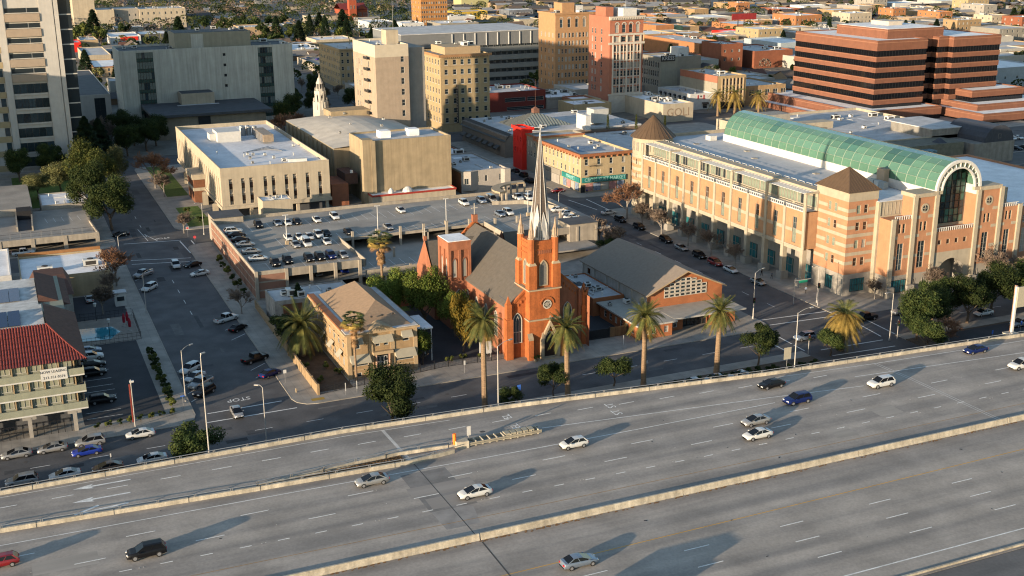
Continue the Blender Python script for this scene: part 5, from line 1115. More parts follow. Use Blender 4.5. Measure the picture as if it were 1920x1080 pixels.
for i in range(NB): 
    y = MY0 + i * PB
    for z_ in (13.0,): MB().box(MX - .05, MX - .002, y + .45, y + 3.1, z_ - .4, z_ + .4).build('stone_band', m_lime, ml); MB().box(MX - .05, MX - .002, y + PB - 3.1, y + PB - .45, z_ - .4, z_ + .4).build('stone_band', m_lime, ml)
    b = MB()     # balustrade of this bay
    b.box(MX - .3, MX - .1, y + .45, y + PB - .45, 18.95, 19.15); b.box(MX - .3, MX - .1, y + .45, y + PB - .45, 18.2, 18.35)
    for k in range(9): b.box(MX - .26, MX - .14, y + .6 + k * .78, y + .75 + k * .78, 18.35, 18.95)
    b.build('balustrade', m_white, ml)
    MB().box(174.6, 174.9, y + 1.2, y + PB - 1.2, .6, 4.2).build('shop_glazing', m_teal, ml)
    for k in range(4): MB().box(174.52, 174.6, y + 1.2 + k * 1.7, y + 1.3 + k * 1.7, .6, 4.2).build('mullion', m_limeg, ml)
    MB().box(174.52, 174.6, y + 1.2, y + PB - 1.2, 2.5, 2.6).build('mullion', m_limeg, ml)
    for k in range(6): inst('clerestory_window', window_mesh(1.15, 2.5, 1, 1, m_limeg, m_gcurt if RN.random() < .8 else m_glass, .05), ml, (173.7, y + .85 + k * 1.2, 18.9), -PI / 2)
    for k in range(4): MB().box(MX + .2 + k * .62, MX + .5 + k * .62, y + .1, y + PB - .1, 22.3, 22.42).build('sunshade_slat', m_white, ml)
    if i % 2 == 0: MB().box(MX - .3, 174.3, y - .25, y + .25, 22.44, 22.8).build('sunshade_bracket', m_lime, ml)
MB().box(174.9, 176.3, MY0, MY1, 0, 9.0).build('ground_wall', m_limeg, ml); MB().box(173.9, 176, MY0, MY1, 18.0, 23.0).build('top_storey_wall', m_lime, ml); MB().box(MX - .1, 173.9, MY0, MY1, 18.0, 18.2).build('terrace_floor', m_roofg, ml); MB().box(MX + 2.8, 174.0, MY0, MY1, 22.3, 22.45).build('eave', m_white, ml)
# body and roof
MB().box(176, 221, 219.5, 303, 0, 22.0).build('main_block', m_lime, ml); MB().box(176.2, 220.8, 219.7, 302.8, 22.0, 22.05).build('roof', mat('mall_roof_membrane', (.38, .38, .39), .8, .14, .1, fine=.06), ml)
MB().box(182, 221, 206.9, 219.45, 0, 21.8).build('front_block', m_lime, ml); MB().box(182.2, 220.8, 207.1, 219.4, 21.8, 21.86).build('front_roof', m_roofw, ml)
for e in ([(176.4, 219.5), (176.4, 303)], [(176.4, 302.9), (220.9, 302.9)]): MB().wall(e, .35, 22.0, 23.0).build('roof_parapet', m_lime, ml)
for k in range(26):
    MB().box(176.2, 176.3, 221 + k * 3, 223.2 + k * 3, 23.35, 23.45).box(176.2, 176.3, 221 + k * 3, 221.1 + k * 3, 23, 23.4).build('roof_rail', m_white, ml)
for k in range(3): MB().strip([(180.5 + k * 4.6, 221), (180.5 + k * 4.6, 300)], .18, 22.056).build('roof_seam', m_white, ml)
for x, y in ((186, 262), (188, 238), (184, 288), (190.5, 272)): MB().box(x, x + 1.4, y, y + 1.2, 22.06, 22.3).build('roof_hatch', m_limeg, ml)
MB().box(191.3, 193.6, 291.5, 294, 22.06, 23.4).build('roof_unit', m_white, ml)
# round corner tower
rcx, rcy, rr = 176.6, 299.5, 6.0
MB().cone(rcx, rcy, 0, 9, rr - .1, rr - .1, 24, 0).build('round_tower_base', m_lime, ml)
for k in range(5): MB().cone(rcx, rcy, 9 + k * 1.9, 9.95 + k * 1.9, rr, rr, 24, 0, cap=False).build('round_tower_band', m_ob, ml); MB().cone(rcx, rcy, 9.95 + k * 1.9, 10.9 + k * 1.9, rr, rr, 24, 0, cap=False).build('round_tower_band', m_lime, ml)
MB().cone(rcx, rcy, 18.5, 23.4, rr - .05, rr - .05, 24, 0).build('round_tower_top', m_lime, ml); MB().cone(rcx, rcy, 23.4, 29.6, rr + .7, .05, 28, 0).build('cone_roof', m_bronze, ml)
for k in range(28): a_ = 2 * PI * k / 28; MB().tube((rcx + (rr + .72) * math.cos(a_), rcy + (rr + .72) * math.sin(a_), 23.45), (rcx, rcy, 29.65), .05, .02, 3).build('roof_seam', m_bronze, ml)
for k in range(12):
    a_ = rad(120 + k * 18); inst('window', window_mesh(1.0, 2.6, 1, 2, m_lime, m_blind), ml, (rcx + (rr + .12) * math.cos(a_), rcy + (rr + .12) * math.sin(a_), 19.6), a_ + PI / 2)
    if k % 2 == 0:
        for z_ in (11.5, 15.6): inst('window', window_mesh(1.2, 1.8, 2, 2, m_lime, m_brownw), ml, (rcx + (rr + .12) * math.cos(a_), rcy + (rr + .12) * math.sin(a_), z_), a_ + PI / 2)
# square corner tower with pyramid roof
tx0, tx1, ty0, ty1 = 174.3, 182.5, 208.0, 219.4
S = [(2.4, 3.5, z_, z_ + 2.0) for z_ in (7.0, 11.2, 15.4, 19.4)] + [(4.5, 5.6, z_, z_ + 2.0) for z_ in (7.0, 11.2, 15.4, 19.4)]
W2 = [(4.3, 5.4, z_, z_ + 2.0) for z_ in (7.0, 11.2, 15.4, 19.4)] + [(6.4, 7.5, z_, z_ + 2.0) for z_ in (7.0, 11.2, 15.4, 19.4)]
b = MB(); walls4(b, tx0, tx1, ty0, ty1, 5.2, 22.4, S, W2, d=.3); b.build('tower_wall', m_ob2, ml); b = MB(); walls4(b, tx0 - .05, tx1 + .05, ty0 - .05, ty1 + .05, 0, 5.2, [(2, 6.2, .8, 4.0)], [(5, 7.6, .8, 4.0)], d=.3); b.build('tower_base', m_limeg, ml)
put_windows(ml, (tx0, ty0), (1, 0), S, [m_gcurt, m_brownw, m_blind], 1, 2, m_lime); put_windows(ml, (tx0, ty1), (0, -1), W2, [m_gcurt, m_brownw, m_gcurt], 1, 2, m_lime)
inst('shop_window', window_mesh(4.2, 3.2, 6, 2, m_framed, m_teal, .08), ml, (tx0 + 4.1, ty0 - .04, .8)); inst('shop_window', window_mesh(2.6, 3.2, 4, 2, m_framed, m_teal, .08), ml, (tx0 - .04, ty1 - 6.3, .8), -PI / 2)
for z_ in (9.6, 13.9, 18.1):
    MB().box(tx0 - .04, tx1 + .04, ty0 - .04, ty0 - .003, z_, z_ + .8).box(tx0 - .04, tx0 - .003, ty0 - .003, ty1, z_, z_ + .8).build('stone_band', m_lime, ml)
for z_ in (7.5, 11.7, 15.9, 19.9):
    for u0, u1 in ((0, 2.2), (5.8, 8.2)): MB().box(tx0 + u0, tx0 + u1, ty0 - .04, ty0 - .003, z_, z_ + .8).build('stone_band', m_lime, ml)
    for u0, u1 in ((0, 4.1), (7.7, 11.4)): MB().box(tx0 - .04, tx0 - .003, ty1 - u1, ty1 - u0, z_, z_ + .8).build('stone_band', m_lime, ml)
MB().box(tx0 - .1, tx1 + .1, ty0 - .1, ty1 + .1, 22.4, 24.5).build('tower_top', m_lime, ml)
cxm, cym = (tx0 + tx1) / 2, (ty0 + ty1) / 2
b = MB(); Q = [(tx0 - .5, ty0 - .5, 24.5), (tx1 + .5, ty0 - .5, 24.5), (tx1 + .5, ty1 + .5, 24.5), (tx0 - .5, ty1 + .5, 24.5)]
for i in range(4): b.face([Q[i], Q[(i + 1) % 4], (cxm, cym, 29.2)])
b.build('pyramid_roof', m_bronze, ml)
for i in range(4):
    p0, p1 = Vector(Q[i]), Vector(Q[(i + 1) % 4]); mid = (p0 + p1) / 2; ap = Vector((cxm, cym, 29.2))
    for k in range(1, 12):
        s = p0.lerp(p1, k / 12); f = 1 - abs(2 * k / 12 - 1); e = s + (ap - mid) * f; MB().tube(s + Vector((0, 0, .05)), e + Vector((0, 0, .05)), .045, .045, 3).build('roof_seam', m_bronze, ml)
    MB().tube(p0, ap, .09, .06, 4).build('hip_ridge', m_bronze, ml)
# south front east of the tower
FY = 203.0
def front_seg(x0, x1, zt, ops, kinds=None, m=None, z0=5.0):
    b = MB(); facade(b, (x0, FY), (1, 0), x1 - x0, z0, zt, ops, .3); b.face([(x0, 207, z0), (x0, FY, z0), (x0, FY, zt), (x0, 207, zt)]); b.face([(x1, FY, z0), (x1, 207, z0), (x1, 207, zt), (x1, FY, zt)]); b.face([(x0, FY, zt), (x1, FY, zt), (x1, 207, zt), (x0, 207, zt)]); b.build('front_wall', m or m_ob2, ml)
    b = MB(); b.box(x0 + .02, x1 - .02, FY + .03, 206.88, 0, 5.0); b.build('front_base', m_limeg, ml)
    for q in ops:
        h = q[3] - q[2]
        if h > 4: inst('window', window_mesh(q[1] - q[0], h, 2, 5, m_limeg, m_glass2, .07), ml, (x0 + (q[0] + q[1]) / 2, FY + .1, q[2]))
        else: inst('window', window_mesh(q[1] - q[0], h, 1, 2, m_lime, RN.choice([m_brownw, m_glass, m_glass2]), .08), ml, (x0 + (q[0] + q[1]) / 2, FY + .05, q[2]))
pair = lambda u: [(u - 1.0, u - .2, 15.0, 17.2), (u + .2, u + 1.0, 15.0, 17.2)]
front_seg(182.6, 188.8, 18.2, pair(3.2) + [(2.3, 4.1, 6.2, 12.6)]); front_seg(188.8, 195.2, 23.0, pair(3.2) + [(2.2, 4.2, 6.2, 12.6)]); front_seg(207.8, 214.8, 23.0, pair(3.4) + [(2.4, 4.4, 6.2, 12.6)]); front_seg(214.8, 221.2, 18.2, pair(3.2) + [(2.3, 4.1, 6.2, 12.6)])
for x0, x1 in ((182.6, 188.8), (188.8, 195.2), (207.8, 214.8), (214.8, 221.2)):
    for z_ in (9.0, 13.7, 18.0):
        if z_ < 18 or x1 - x0 > 6.3 and x0 in (188.8, 207.8): 
            for a_, c_ in ((x0 + .5, x0 + 2.1), (x1 - 2.1, x1 - .5)): MB().box(a_, c_, FY - .04, FY - .003, z_, z_ + .7).build('stone_band', m_lime, ml)
for x, zt in ((183.1, 18.6), (188.9, 23.4), (195.2, 23.2), (207.8, 23.2), (214.9, 23.4), (221.2, 18.6)):
    MB().box(x - .55, x + .55, FY - .45, FY - .004, 0, zt).build('pilaster', m_lime, ml); MB().box(x - 1.0, x + 1.0, FY - 1.2, FY - .46, 0, 2.6).build('plinth', m_limeg, ml)
for x in (192.0, 211.3):
    rg = MB(); n = 18
    for i in range(n):
        a_, c_ = 2 * PI * i / n, 2 * PI * (i + 1) / n; rg.face([(1.15 * math.cos(a_), -.1, 1.15 * math.sin(a_)), (1.15 * math.cos(c_), -.1, 1.15 * math.sin(c_)), (.75 * math.cos(c_), -.1, .75 * math.sin(c_)), (.75 * math.cos(a_), -.1, .75 * math.sin(a_))], 0); rg.face([(1.15 * math.cos(a_), -.1, 1.15 * math.sin(a_)), (1.15 * math.cos(a_), 0, 1.15 * math.sin(a_)), (1.15 * math.cos(c_), 0, 1.15 * math.sin(c_)), (1.15 * math.cos(c_), -.1, 1.15 * math.sin(c_))], 0)
    rg.face([(.85 * math.cos(2 * PI * i / n), -.02, .85 * math.sin(2 * PI * i / n)) for i in range(n)], 1); rg.box(-.06, .06, -.08, -.03, -.8, .8, 0); rg.box(-.8, .8, -.08, -.03, -.06, .06, 0)
    inst('round_window', rg.mesh('round_window', [m_lime, m_glass]), ml, (x, FY - .01, 20.3))
    MB().box(x - 3.4, x + 3.4, FY - .35, FY + 4.4, 23.0, 23.9).build('cornice', m_lime, ml)
inst('shop_window', window_mesh(4.4, 3.0, 6, 2, m_framed, m_teal, .08), ml, (186.0, FY - .16, .9)); 
for x in (190.6, 193.4, 209.6, 212.8): inst('slot_window', window_mesh(.6, 2.4, 1, 1, m_limeg, m_glass), ml, (x, FY - .16, 1.4))
for x0, x1 in ((183.5, 188.5), (215.3, 220.8)):
    b = MB().box(x0, x1, FY - .02, FY + .15, 19.0, 19.15)
    for k in range(8): b.box(x0 + .1 + k * .66, x0 + .25 + k * .66, FY, FY + .13, 18.2, 19.0)
    b.build('balustrade', m_white, ml)
    for k in range(5): inst('terrace_window', window_mesh(1.1, 3.0, 1, 1, m_limeg, m_gcurt, .05), ml, (x0 + .6 + k * 1.1, 206.75, 18.6))
for k in range(8): inst('terrace_window', window_mesh(1.1, 3.2, 1, 1, m_limeg, RN.choice([m_gcurt, m_gcurt, m_glass2]), .05), ml, (182.3, 207.6 + k * 1.2 - .4, 18.6), -PI / 2)
# centre: drive-through arch, small windows, balcony, glazed end of the vault
ax, aw = 201.5, 4.1
b = MB(); n = 12; arc = [(ax - aw * math.cos(PI * i / n), 3.3 + 4.1 * math.sin(PI * i / n)) for i in range(n + 1)]
L_, R_ = 195.7, 207.3
b.face([(L_, FY, 0), (ax - aw, FY, 0), (ax - aw, FY, 3.3), (L_, FY, 3.3)], 0); b.face([(ax + aw, FY, 0), (R_, FY, 0), (R_, FY, 3.3), (ax + aw, FY, 3.3)], 0)
for i in range(n):
    p, q = arc[i], arc[i + 1]; xa = L_ + (R_ - L_) * i / n; xb = L_ + (R_ - L_) * (i + 1) / n
    b.face([(p[0], FY, p[1]), (q[0], FY, q[1]), (xb, FY, 9.2), (xa, FY, 9.2)], 0); b.face([(p[0], FY, p[1]), (p[0], FY + 14, p[1]), (q[0], FY + 14, q[1]), (q[0], FY, q[1])], 1)
b.face([(L_, FY, 3.3), (arc[0][0], FY, 3.3), (L_, FY, 9.2)], 0); b.face([(arc[-1][0], FY, 3.3), (R_, FY, 3.3), (R_, FY, 9.2)], 0)
for s in (-1, 1): b.face([(ax + s * aw, FY, 0), (ax + s * aw, FY + 14, 0), (ax + s * aw, FY + 14, 3.3), (ax + s * aw, FY, 3.3)], 1)
b.face([(ax - aw, FY + 14, 0), (ax + aw, FY + 14, 0), (ax + aw, FY + 14, 7.4), (ax - aw, FY + 14, 7.4)], 2)
b.build('drive_arch', [m_lime, m_limeg, m_dark], ml)
MB().face([(ax - aw, FY - 3, .15), (ax + aw, FY - 3, .15), (ax + aw, FY + 13.9, .15), (ax - aw, FY + 13.9, .15)]).build('drive_floor', m_asphalt, ml)
S = [(1.2 + k * 2.55, 2.2 + k * 2.55, 11.0, 12.2) for k in range(4)]
b = MB(); facade(b, (L_, FY), (1, 0), R_ - L_, 9.2, 14.2, S, .3); b.face([(L_, FY, 14.2), (R_, FY, 14.2), (R_, 206.9, 14.2), (L_, 206.9, 14.2)]); b.build('arch_wall', m_ob2, ml); put_windows(ml, (L_, FY), (1, 0), S, [m_brownw], 1, 1, m_lime)
b = MB().box(L_, R_, FY + .02, FY + .2, 15.0, 15.15)
for k in range(18): b.box(L_ + .1 + k * .65, L_ + .24 + k * .65, FY + .04, FY + .18, 14.2, 15.0)
b.build('balustrade', m_white, ml)
b = MB(); AC, AZ = 201.5, 24.0
# recessed glazed wall panes behind the arch
for i in range(8):
    for j in range(9):
        xa = L_ + .2 + i * 1.4; za = 15 + j * 1.7; xc = xa + .7 - AC; top = AZ + math.sqrt(max(0, 5.6 ** 2 - xc * xc))
        if za + .4 > top: continue
        inst('glass_pane', window_mesh(1.36, min(1.66, top - za), 1, 1, m_framed, RN.choice([m_glass2, m_archg, m_archg]), .05), ml, (xa + .7, 206.6, za))
def ring(yf, yb, r0, r1, z0, mi, name, mm):
    g_ = MB(); n = 24
    for i in range(n):
        a_, c_ = PI * i / n, PI * (i + 1) / n; p = lambda r, t, y: (AC + r * math.cos(t), y, AZ + r * math.sin(t))
        g_.face([p(r1, a_, yf), p(r1, c_, yf), p(r0, c_, yf), p(r0, a_, yf)]); g_.face([p(r0, a_, yf), p(r0, c_, yf), p(r0, c_, yb), p(r0, a_, yb)]); g_.face([p(r1, c_, yf), p(r1, a_, yf), p(r1, a_, yb), p(r1, c_, yb)])
    g_.build(name, mm, ml)
ring(FY - .2, FY + .4, 6.1, 6.75, 0, 0, 'arch_ring', m_white); ring(FY - .2, FY + .4, 4.75, 5.1, 0, 0, 'arch_ring', m_white)
for i in range(13):
    a_ = PI * (i + .5) / 13; p0 = Vector((AC + 5.0 * math.cos(a_), FY + .1, AZ + 5.0 * math.sin(a_))); p1 = Vector((AC + 6.2 * math.cos(a_), FY + .1, AZ + 6.2 * math.sin(a_))); MB().tube(p0, p1, .16, .16, 4).build('arch_spoke', m_white, ml)
ring(FY + .35, FY + .4, 5.1, 6.1, 0, 0, 'arch_glazing', m_gcurt)
for s in (-1, 1): MB().box(AC + s * 5.75 - .95, AC + s * 5.75 + .95, FY - .2, FY + .6, 23.2, 24.0).build('arch_impost', m_lime, ml)
# vault: every pane is a part, white ribs between bays
VY0, VY1, NV, NS, VR = 203.4, 290.0, 26, 10, 6.5
bl = (VY1 - VY0) / NV; da = PI / NS; pw = 2 * VR * math.sin(da / 2); rm = VR * math.cos(da / 2)
pane = MB().box(-pw / 2 + .03, pw / 2 - .03, .05, bl - .05, -.03, .03)
pm, pmd = pane.mesh('vault_pane', m_vault), pane.mesh('vault_pane', m_vdark)
for j in range(NV):
    for i in range(NS):
        a_ = da * (i + .5); o = inst('vault_pane', pmd if (j in (3, 4, 5, 9, 10, 19) and i in (5, 6, 7)) else pm, ml, (AC + rm * math.cos(a_), VY0 + j * bl, AZ + rm * math.sin(a_) * 1.02)); o.rotation_euler = (0, PI / 2 - a_, 0)
    ring(VY0 + j * bl - .05, VY0 + j * bl + .05, VR - .03, VR + .09, 0, 0, 'vault_rib', mat('vault_rib_paint', (.34, .42, .34), .5, .05))
for i in range(NS + 1):
    a_ = da * i; MB().tube((AC + (VR + .02) * math.cos(a_), VY0, AZ + (VR + .02) * math.sin(a_)), (AC + (VR + .02) * math.cos(a_), VY1, AZ + (VR + .02) * math.sin(a_)), .05, .05, 4).build('vault_purlin', mat('vault_rib_paint', (.42, .50, .42)), ml)
MB().box(AC - VR - .1, AC - VR + .5, VY0, VY1, 22.0, 24.1).box(AC + VR - .5, AC + VR + .1, VY0, VY1, 22.0, 24.1).box(AC - VR, AC + VR, VY1, VY1 + .4, 22, 24).build('vault_kerb', m_white, ml)
b = MB()
n = 16; b.face([(AC + VR * math.cos(PI * i / n), VY1, AZ + VR * math.sin(PI * i / n)) for i in range(n + 1)]); b.build('vault_end', m_vdark, ml)
MB().box(193.4, 194.9, 219, 221.6, 22.1, 26.3).build('access_door_block', mat('door_block', (.42, .33, .24), .8, .1), ml)
for k in range(3): MB().box(191.8, 193.2, 217 + k * 1.9, 218.6 + k * 1.9, 22.06, 23.6).build('roof_unit', m_unit, ml)
# lower eastern wing
ew = bld('arcade_east_wing', 'brick wing with pale roof right of the glazed arch', 221.5, 262, 204.2, 262, 17.4, m_ob2, m_roofw, S=[(2.6 + k * 6.2, 4.2 + k * 6.2, 6.0, 12.0) for k in range(6)] + [(2.5 + k * 6.2, 3.3 + k * 6.2, 13.4, 15.2) for k in range(6)], par=.6, nx=2, nz=4)
for k in range(7): MB().box(221.3 + k * 6.2, 222.3 + k * 6.2, 203.9, 204.19, 0, 17.8).build('pilaster', m_lime, ew)
b = MB().box(221.6, 240, 204.0, 204.15, 18.1, 18.3)
for k in range(24): b.box(221.7 + k * .75, 221.85 + k * .75, 204.02, 204.13, 17.4, 18.1)
b.build('balustrade', m_white, ew)
# -- motel
m_green = mat('pale_green_stucco', (.30, .31, .235), .85, .08, .6, streak=.12); m_tile = mat('red_roof_tile', (.24, .046, .032), .7, .25, 1.5, fine=.2); m_tileold = mat('old_roof_tile', (.11, .055, .04), .85, .25, 1.2, fine=.2)
mo = thing('motel', 'three storey pale green motel with red barrel tile roof and balconies', 'motel', (-6, 214, .13))
bx0, bx1, by0, by1 = -40, 7.4, 202.2, 229
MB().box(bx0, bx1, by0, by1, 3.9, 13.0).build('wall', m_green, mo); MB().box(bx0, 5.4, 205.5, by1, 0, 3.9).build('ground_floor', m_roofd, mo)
for k, z_ in enumerate((4.1, 7.15, 10.2)):
    MB().box(bx0, bx1 + .9, by0 - 1.5, by0 - .003, z_ - .15, z_ + .12).build('balcony_slab', m_white, mo); MB().box(bx0, bx1 + .9, by0 - 1.55, by0 - 1.4, z_ + .12, z_ + 1.25).box(bx1 + .75, bx1 + .9, by0 - 1.4, by0, z_ + .12, z_ + 1.25).build('balcony_wall', m_green, mo)
    for i in range(9):
        x = 6.6 - i * 2.45
        inst('window', window_mesh(1.7, 1.75, 2, 1, m_frame, [m_blind, m_glass2, m_blind, m_glass][(i + k) % 4], .08), mo, (x - .9, by0 - .16, z_ + 1.15)); MB().box(x + .12, x + .3, by0 - .3, by0 - .003, z_ + .1, z_ + 3.0).build('fin', m_beiged, mo)
    inst('end_window', window_mesh(1.5, 1.9, 1, 1, m_framed, m_glass), mo, (bx1 - .2, by0 - .17, z_ + 1.0))
for k in range(8):
    x = 6.0 - k * 7.2; MB().box(x - .32, x + .32, by0 - 1.5, by0 - .9, 0, 3.7).build('column', m_limeg, mo); MB().prism([(x - 1.1, by0 - 1.45), (x + 1.1, by0 - 1.45), (x + 1.1, by0 - 1.0), (x - 1.1, by0 - 1.0)], 3.35, 3.95).build('bracket', m_limeg, mo)
for k in range(24): MB().box(5.2 - k * 1.1, 5.3 - k * 1.1, by0 - 1.2, by0 - 1.12, .1, 2.4).build('iron_bar', m_black, mo)
MB().box(-22, 5.4, by0 - 1.2, by0 - 1.12, 2.35, 2.45).box(-22, 5.4, by0 - 1.2, by0 - 1.12, 1.2, 1.28).build('iron_rail', m_black, mo)
# sweeping tile roof: barrel ridges modelled in rows
def tile_slope(x0, x1, yb, yt, zb, zt, m, step=.46, hipr=0., name='tile_roof'):
    g_ = MB(); n = int((x1 - x0) / step); K = 8
    def prof(f): return (yb + (yt - yb) * f, zb + (zt - zb) * (f * .62 + .38 * f * f))
    for i in range(n):
        for (ua, ub, ha, hb) in ((0, .28, 0, .13), (.28, .55, .13, .13), (.55, .83, .13, 0), (.83, 1., 0, 0)):
            for k in range(K):
                f0, f1 = k / K, (k + 1) / K; xa, xb = x0 + (i + ua) * step, x0 + (i + ub) * step
                lim = lambda f: x1 - hipr * f
                y0_, z0_ = prof(f0); y1_, z1_ = prof(f1); st = .05
                if xa > lim(f0): continue
                g_.face([(min(xa, lim(f0)), y0_, z0_ + ha + st), (min(xb, lim(f0)), y0_, z0_ + hb + st), (min(xb, lim(f1)), y1_, z1_ + hb), (min(xa, lim(f1)), y1_, z1_ + ha)])
    o = g_.build(name, m, mo); o['kind'] = 'stuff'
tile_slope(-40, 9.0, 200.4, 213.2, 12.9, 16.0, m_tile, hipr=5.4)
b = MB()
pr = [(8.9 - 5.4 * f, 200.5 + 12.7 * f, 12.95 + 3.1 * (f * .62 + .38 * f * f)) for f in [i / 8 for i in range(9)]]; pe = [(9.0, 200.5 + 24 * (i / 8), 12.9) for i in range(9)]
for i in range(8): b.face([pr[i], pe[i], pe[i + 1], pr[i + 1]])
b.face([pr[-1], pe[-1], (3.5, 225.5, 16.0)]); b.face([(3.5, 225.5, 16.0), pe[-1], (9.0, 228.5, 12.9), (3.5, 229, 15.4)]); b.build('end_roof', m_tileold, mo)
g_ = MB()
for i in range(8): g_.tube(pr[i], pr[i + 1], .18, .18, 6)
g_.build('hip_tiles', m_tile, mo)
MB().box(-40, 3.3, 213.3, 229, 13.0, 15.1).build('roof_deck', mat('motel_flat_roof', (.42, .42, .40), .85, .3, .5), mo)
for i in range(9):
    for j in range(2):
        o = MB().box(-1.0, 1.0, -1.9, 1.9, 0, .08).build('solar_panel', mat('solar_cell', (.010, .016, .045), .15, .1, 3., spec=.6)); o.parent = mo; o.location = Vector((-1.6 - i * 2.15, 218.4 + j * 4.1, 15.5)) - mo.location; o.rotation_euler = (.12, 0, 0)
bn = thing('leasing_banner', 'white leasing banner hanging from the motel balcony rail', 'banner', (3.4, 200.5, 10.8))
MB().box(1.4, 5.6, 200.55, 200.6, 9.9, 12.0).build('cloth', m_white, bn); m_ink = mat('banner_ink', (.04, .04, .05), .8, 0)
text('lettering', 'NOW LEASING!', m_ink, .62, (3.5, 200.53, 11.45), (PI / 2, 0, 0), bn, .004); text('lettering', '213-351-0376', m_ink, .62, (3.5, 200.53, 10.45), (PI / 2, 0, 0), bn, .004)
# back wing of the motel
m2 = thing('motel_back_wing', 'motel back wing with solar panels and old brown tile roof', 'motel', (-8, 252, .13))
MB().box(-40, 7.6, 236, 262, 0, 11.4).build('wall', m_green, m2); MB().box(-40, 3.0, 236.5, 261, 11.4, 11.7).build('roof', mat('motel_flat_roof', (.42, .42, .40)), m2); MB().box(-40, 7.6, 234.6, 235.98, 8.6, 9.7).box(-40, 7.8, 235.2, 235.98, 10.4, 11.8).build('balcony_wall', mat('green_grey_wall', (.16, .19, .17), .85, .1), m2)
b = MB(); b.face([(3.1, 244, 12.8), (9.0, 242, 10.6), (9.0, 262, 10.6), (3.1, 262, 12.8)]); b.face([(3.1, 244, 12.8), (3.1, 242, 10.6), (9.0, 242, 10.6)]); b.build('tile_roof', m_tileold, m2)
for i in range(8):
    for j in range(3):
        o = MB().box(-.95, .95, -1.4, 1.4, 0, .08).build('solar_panel', mat('solar_cell_pale', (.07, .085, .12), .2, .15, 3., spec=.6)); o.parent = m2; o.location = Vector((-1.2 - i * 2.0, 245.6 + j * 2.95, 12.0)) - m2.location; o.rotation_euler = (.1, 0, 0)
lk = bld('motel_link', 'low flat roofed link between the two motel wings', -40, 6.8, 229.1, 234.4, 9.4, m_green, m_roofd, par=.4)
# pool
po = thing('swimming_pool', 'turquoise swimming pool with curved pale rim beside the motel', 'pool', (13.6, 252.5, .14))
out = [(10.2, 248.6), (16.2, 247.8), (17.4, 250.2), (18.6, 252.0), (17.2, 256.2), (10.4, 257.2)]
MB().prism([(13.8 + (x - 13.8) * 1.09, 252.4 + (y - 252.4) * 1.09) for x, y in out], .12, .2).build('rim', m_limeg, po); MB().face([(x, y, .215) for x, y in out]).build('water', mat('pool_water', (.03, .19, .24), .05, .12, .5, spec=.5), po)
fp = thing('pool_fence', 'dark wire fence around the motel pool', 'fence', (14, 245, .14))
for pts_ in ([(8.6, 245.3), (22, 245.1)], [(22.1, 245.1), (22.3, 262)], [(8.6, 262.9), (22.2, 262.6)]):
    bb = MB(); [bb.tube((*pts_[0], zz), (*pts_[1], zz), .03, .03, 4) for zz in (.3, 1.0, 1.75)]; bb.build('rail', m_black, fp)
    for x, y, a_ in along(pts_, .9): inst('picket', MATS and pk, fp, (x, y, .15), a_, (1.6, 1.6, 1.2))
m_umb = mat('folded_red_canvas', (.34, .015, .03), .8, .15, 2.)
for i, (x, y, l_) in enumerate(((19.8, 255.6, 'left folded red parasol by the pool'), (20.6, 256.6, 'tallest folded red parasol by the pool, behind the others'), (20.6, 252.0, 'nearest folded red parasol by the pool'))):
    t = thing('parasol', l_, 'parasol', (x, y, .15), 'folded parasols by the pool'); MB().cone(x, y, .15, 3.2, .035, .035, 6).build('pole', m_steel, t); MB().cone(x, y, 1.0, 2.2, .28, .34, 8).cone(x, y, 2.2, 3.1, .34, .06, 8).build('canopy', m_umb, t); MB().cone(x, y, .14, .24, .45, .4, 10).build('base', m_limeg, t)
for i, (x, y) in enumerate(((14.6, 262), (16.2, 249.2))):
    t = thing('pool_lamp', ('far', 'near')[i] + ' globe lamp post beside the motel pool', 'lamp', (x, y, .14)); MB().cone(x, y, .14, 3.4, .06, .05, 6).build('pole', m_black, t); MB().cone(x, y, 3.4, 4.1, .2, .36, 8).cone(x, y, 4.1, 4.25, .4, .3, 8).build('lantern', m_white, t)
t = thing('motel_sign_pole', 'tall slim red and white sign pole at the motel lot edge', 'pole', (15.4, 198.4, .13)); MB().cone(15.4, 198.4, .1, 8.8, .13, .1, 8).build('pole', m_lamp, t); MB().box(15.0, 15.22, 198.3, 198.5, 1.0, 8.0).build('red_blade', mat('red_blade', (.3, .06, .04), .6, .2), t); MB().box(15.2, 15.9, 198.2, 198.6, 8.3, 8.6).build('lamp_head', m_white, t)
# -- shops and small deck on the left
m_shopc = mat('cream_shop_wall', (.47, .36, .22), .85, .12, .5, streak=.18)
sh = bld('cream_shop', 'cream flat roofed shop with white roof beside the bare street tree', .4, 20.0, 283.2, 304.6, 5.6, m_shopc, m_roofw, par=.5, S=[(3.4, 4.4, .1, 2.4), (7.0, 8.6, 1.2, 2.4)])
for k in range(7): MB().box(3.2 + k * .62, 3.55 + k * .62, 283.02, 283.19, 4.3, 4.85).build('sign_letter_block', m_white, sh)
for x, y in ((6.0, 289), (16.4, 291.5)): inst('roof_unit', UNITS[2], sh, (x, y, 5.11))
MB().box(.6, 19.8, 304.61, 305.2, 3, 6.3).build('back_parapet', mat('rust_brick', (.34, .16, .06), .85, .15, .6), sh); MB().box(7.4, 11.3, 282.0, 283.19, 1.6, 2.1).build('canopy', m_framed, sh)
MB().prism([(12.0, 283.0), (20.4, 286.8), (20.4, 283.0)], 0, 5.0).build('angled_front', m_shopc, sh)
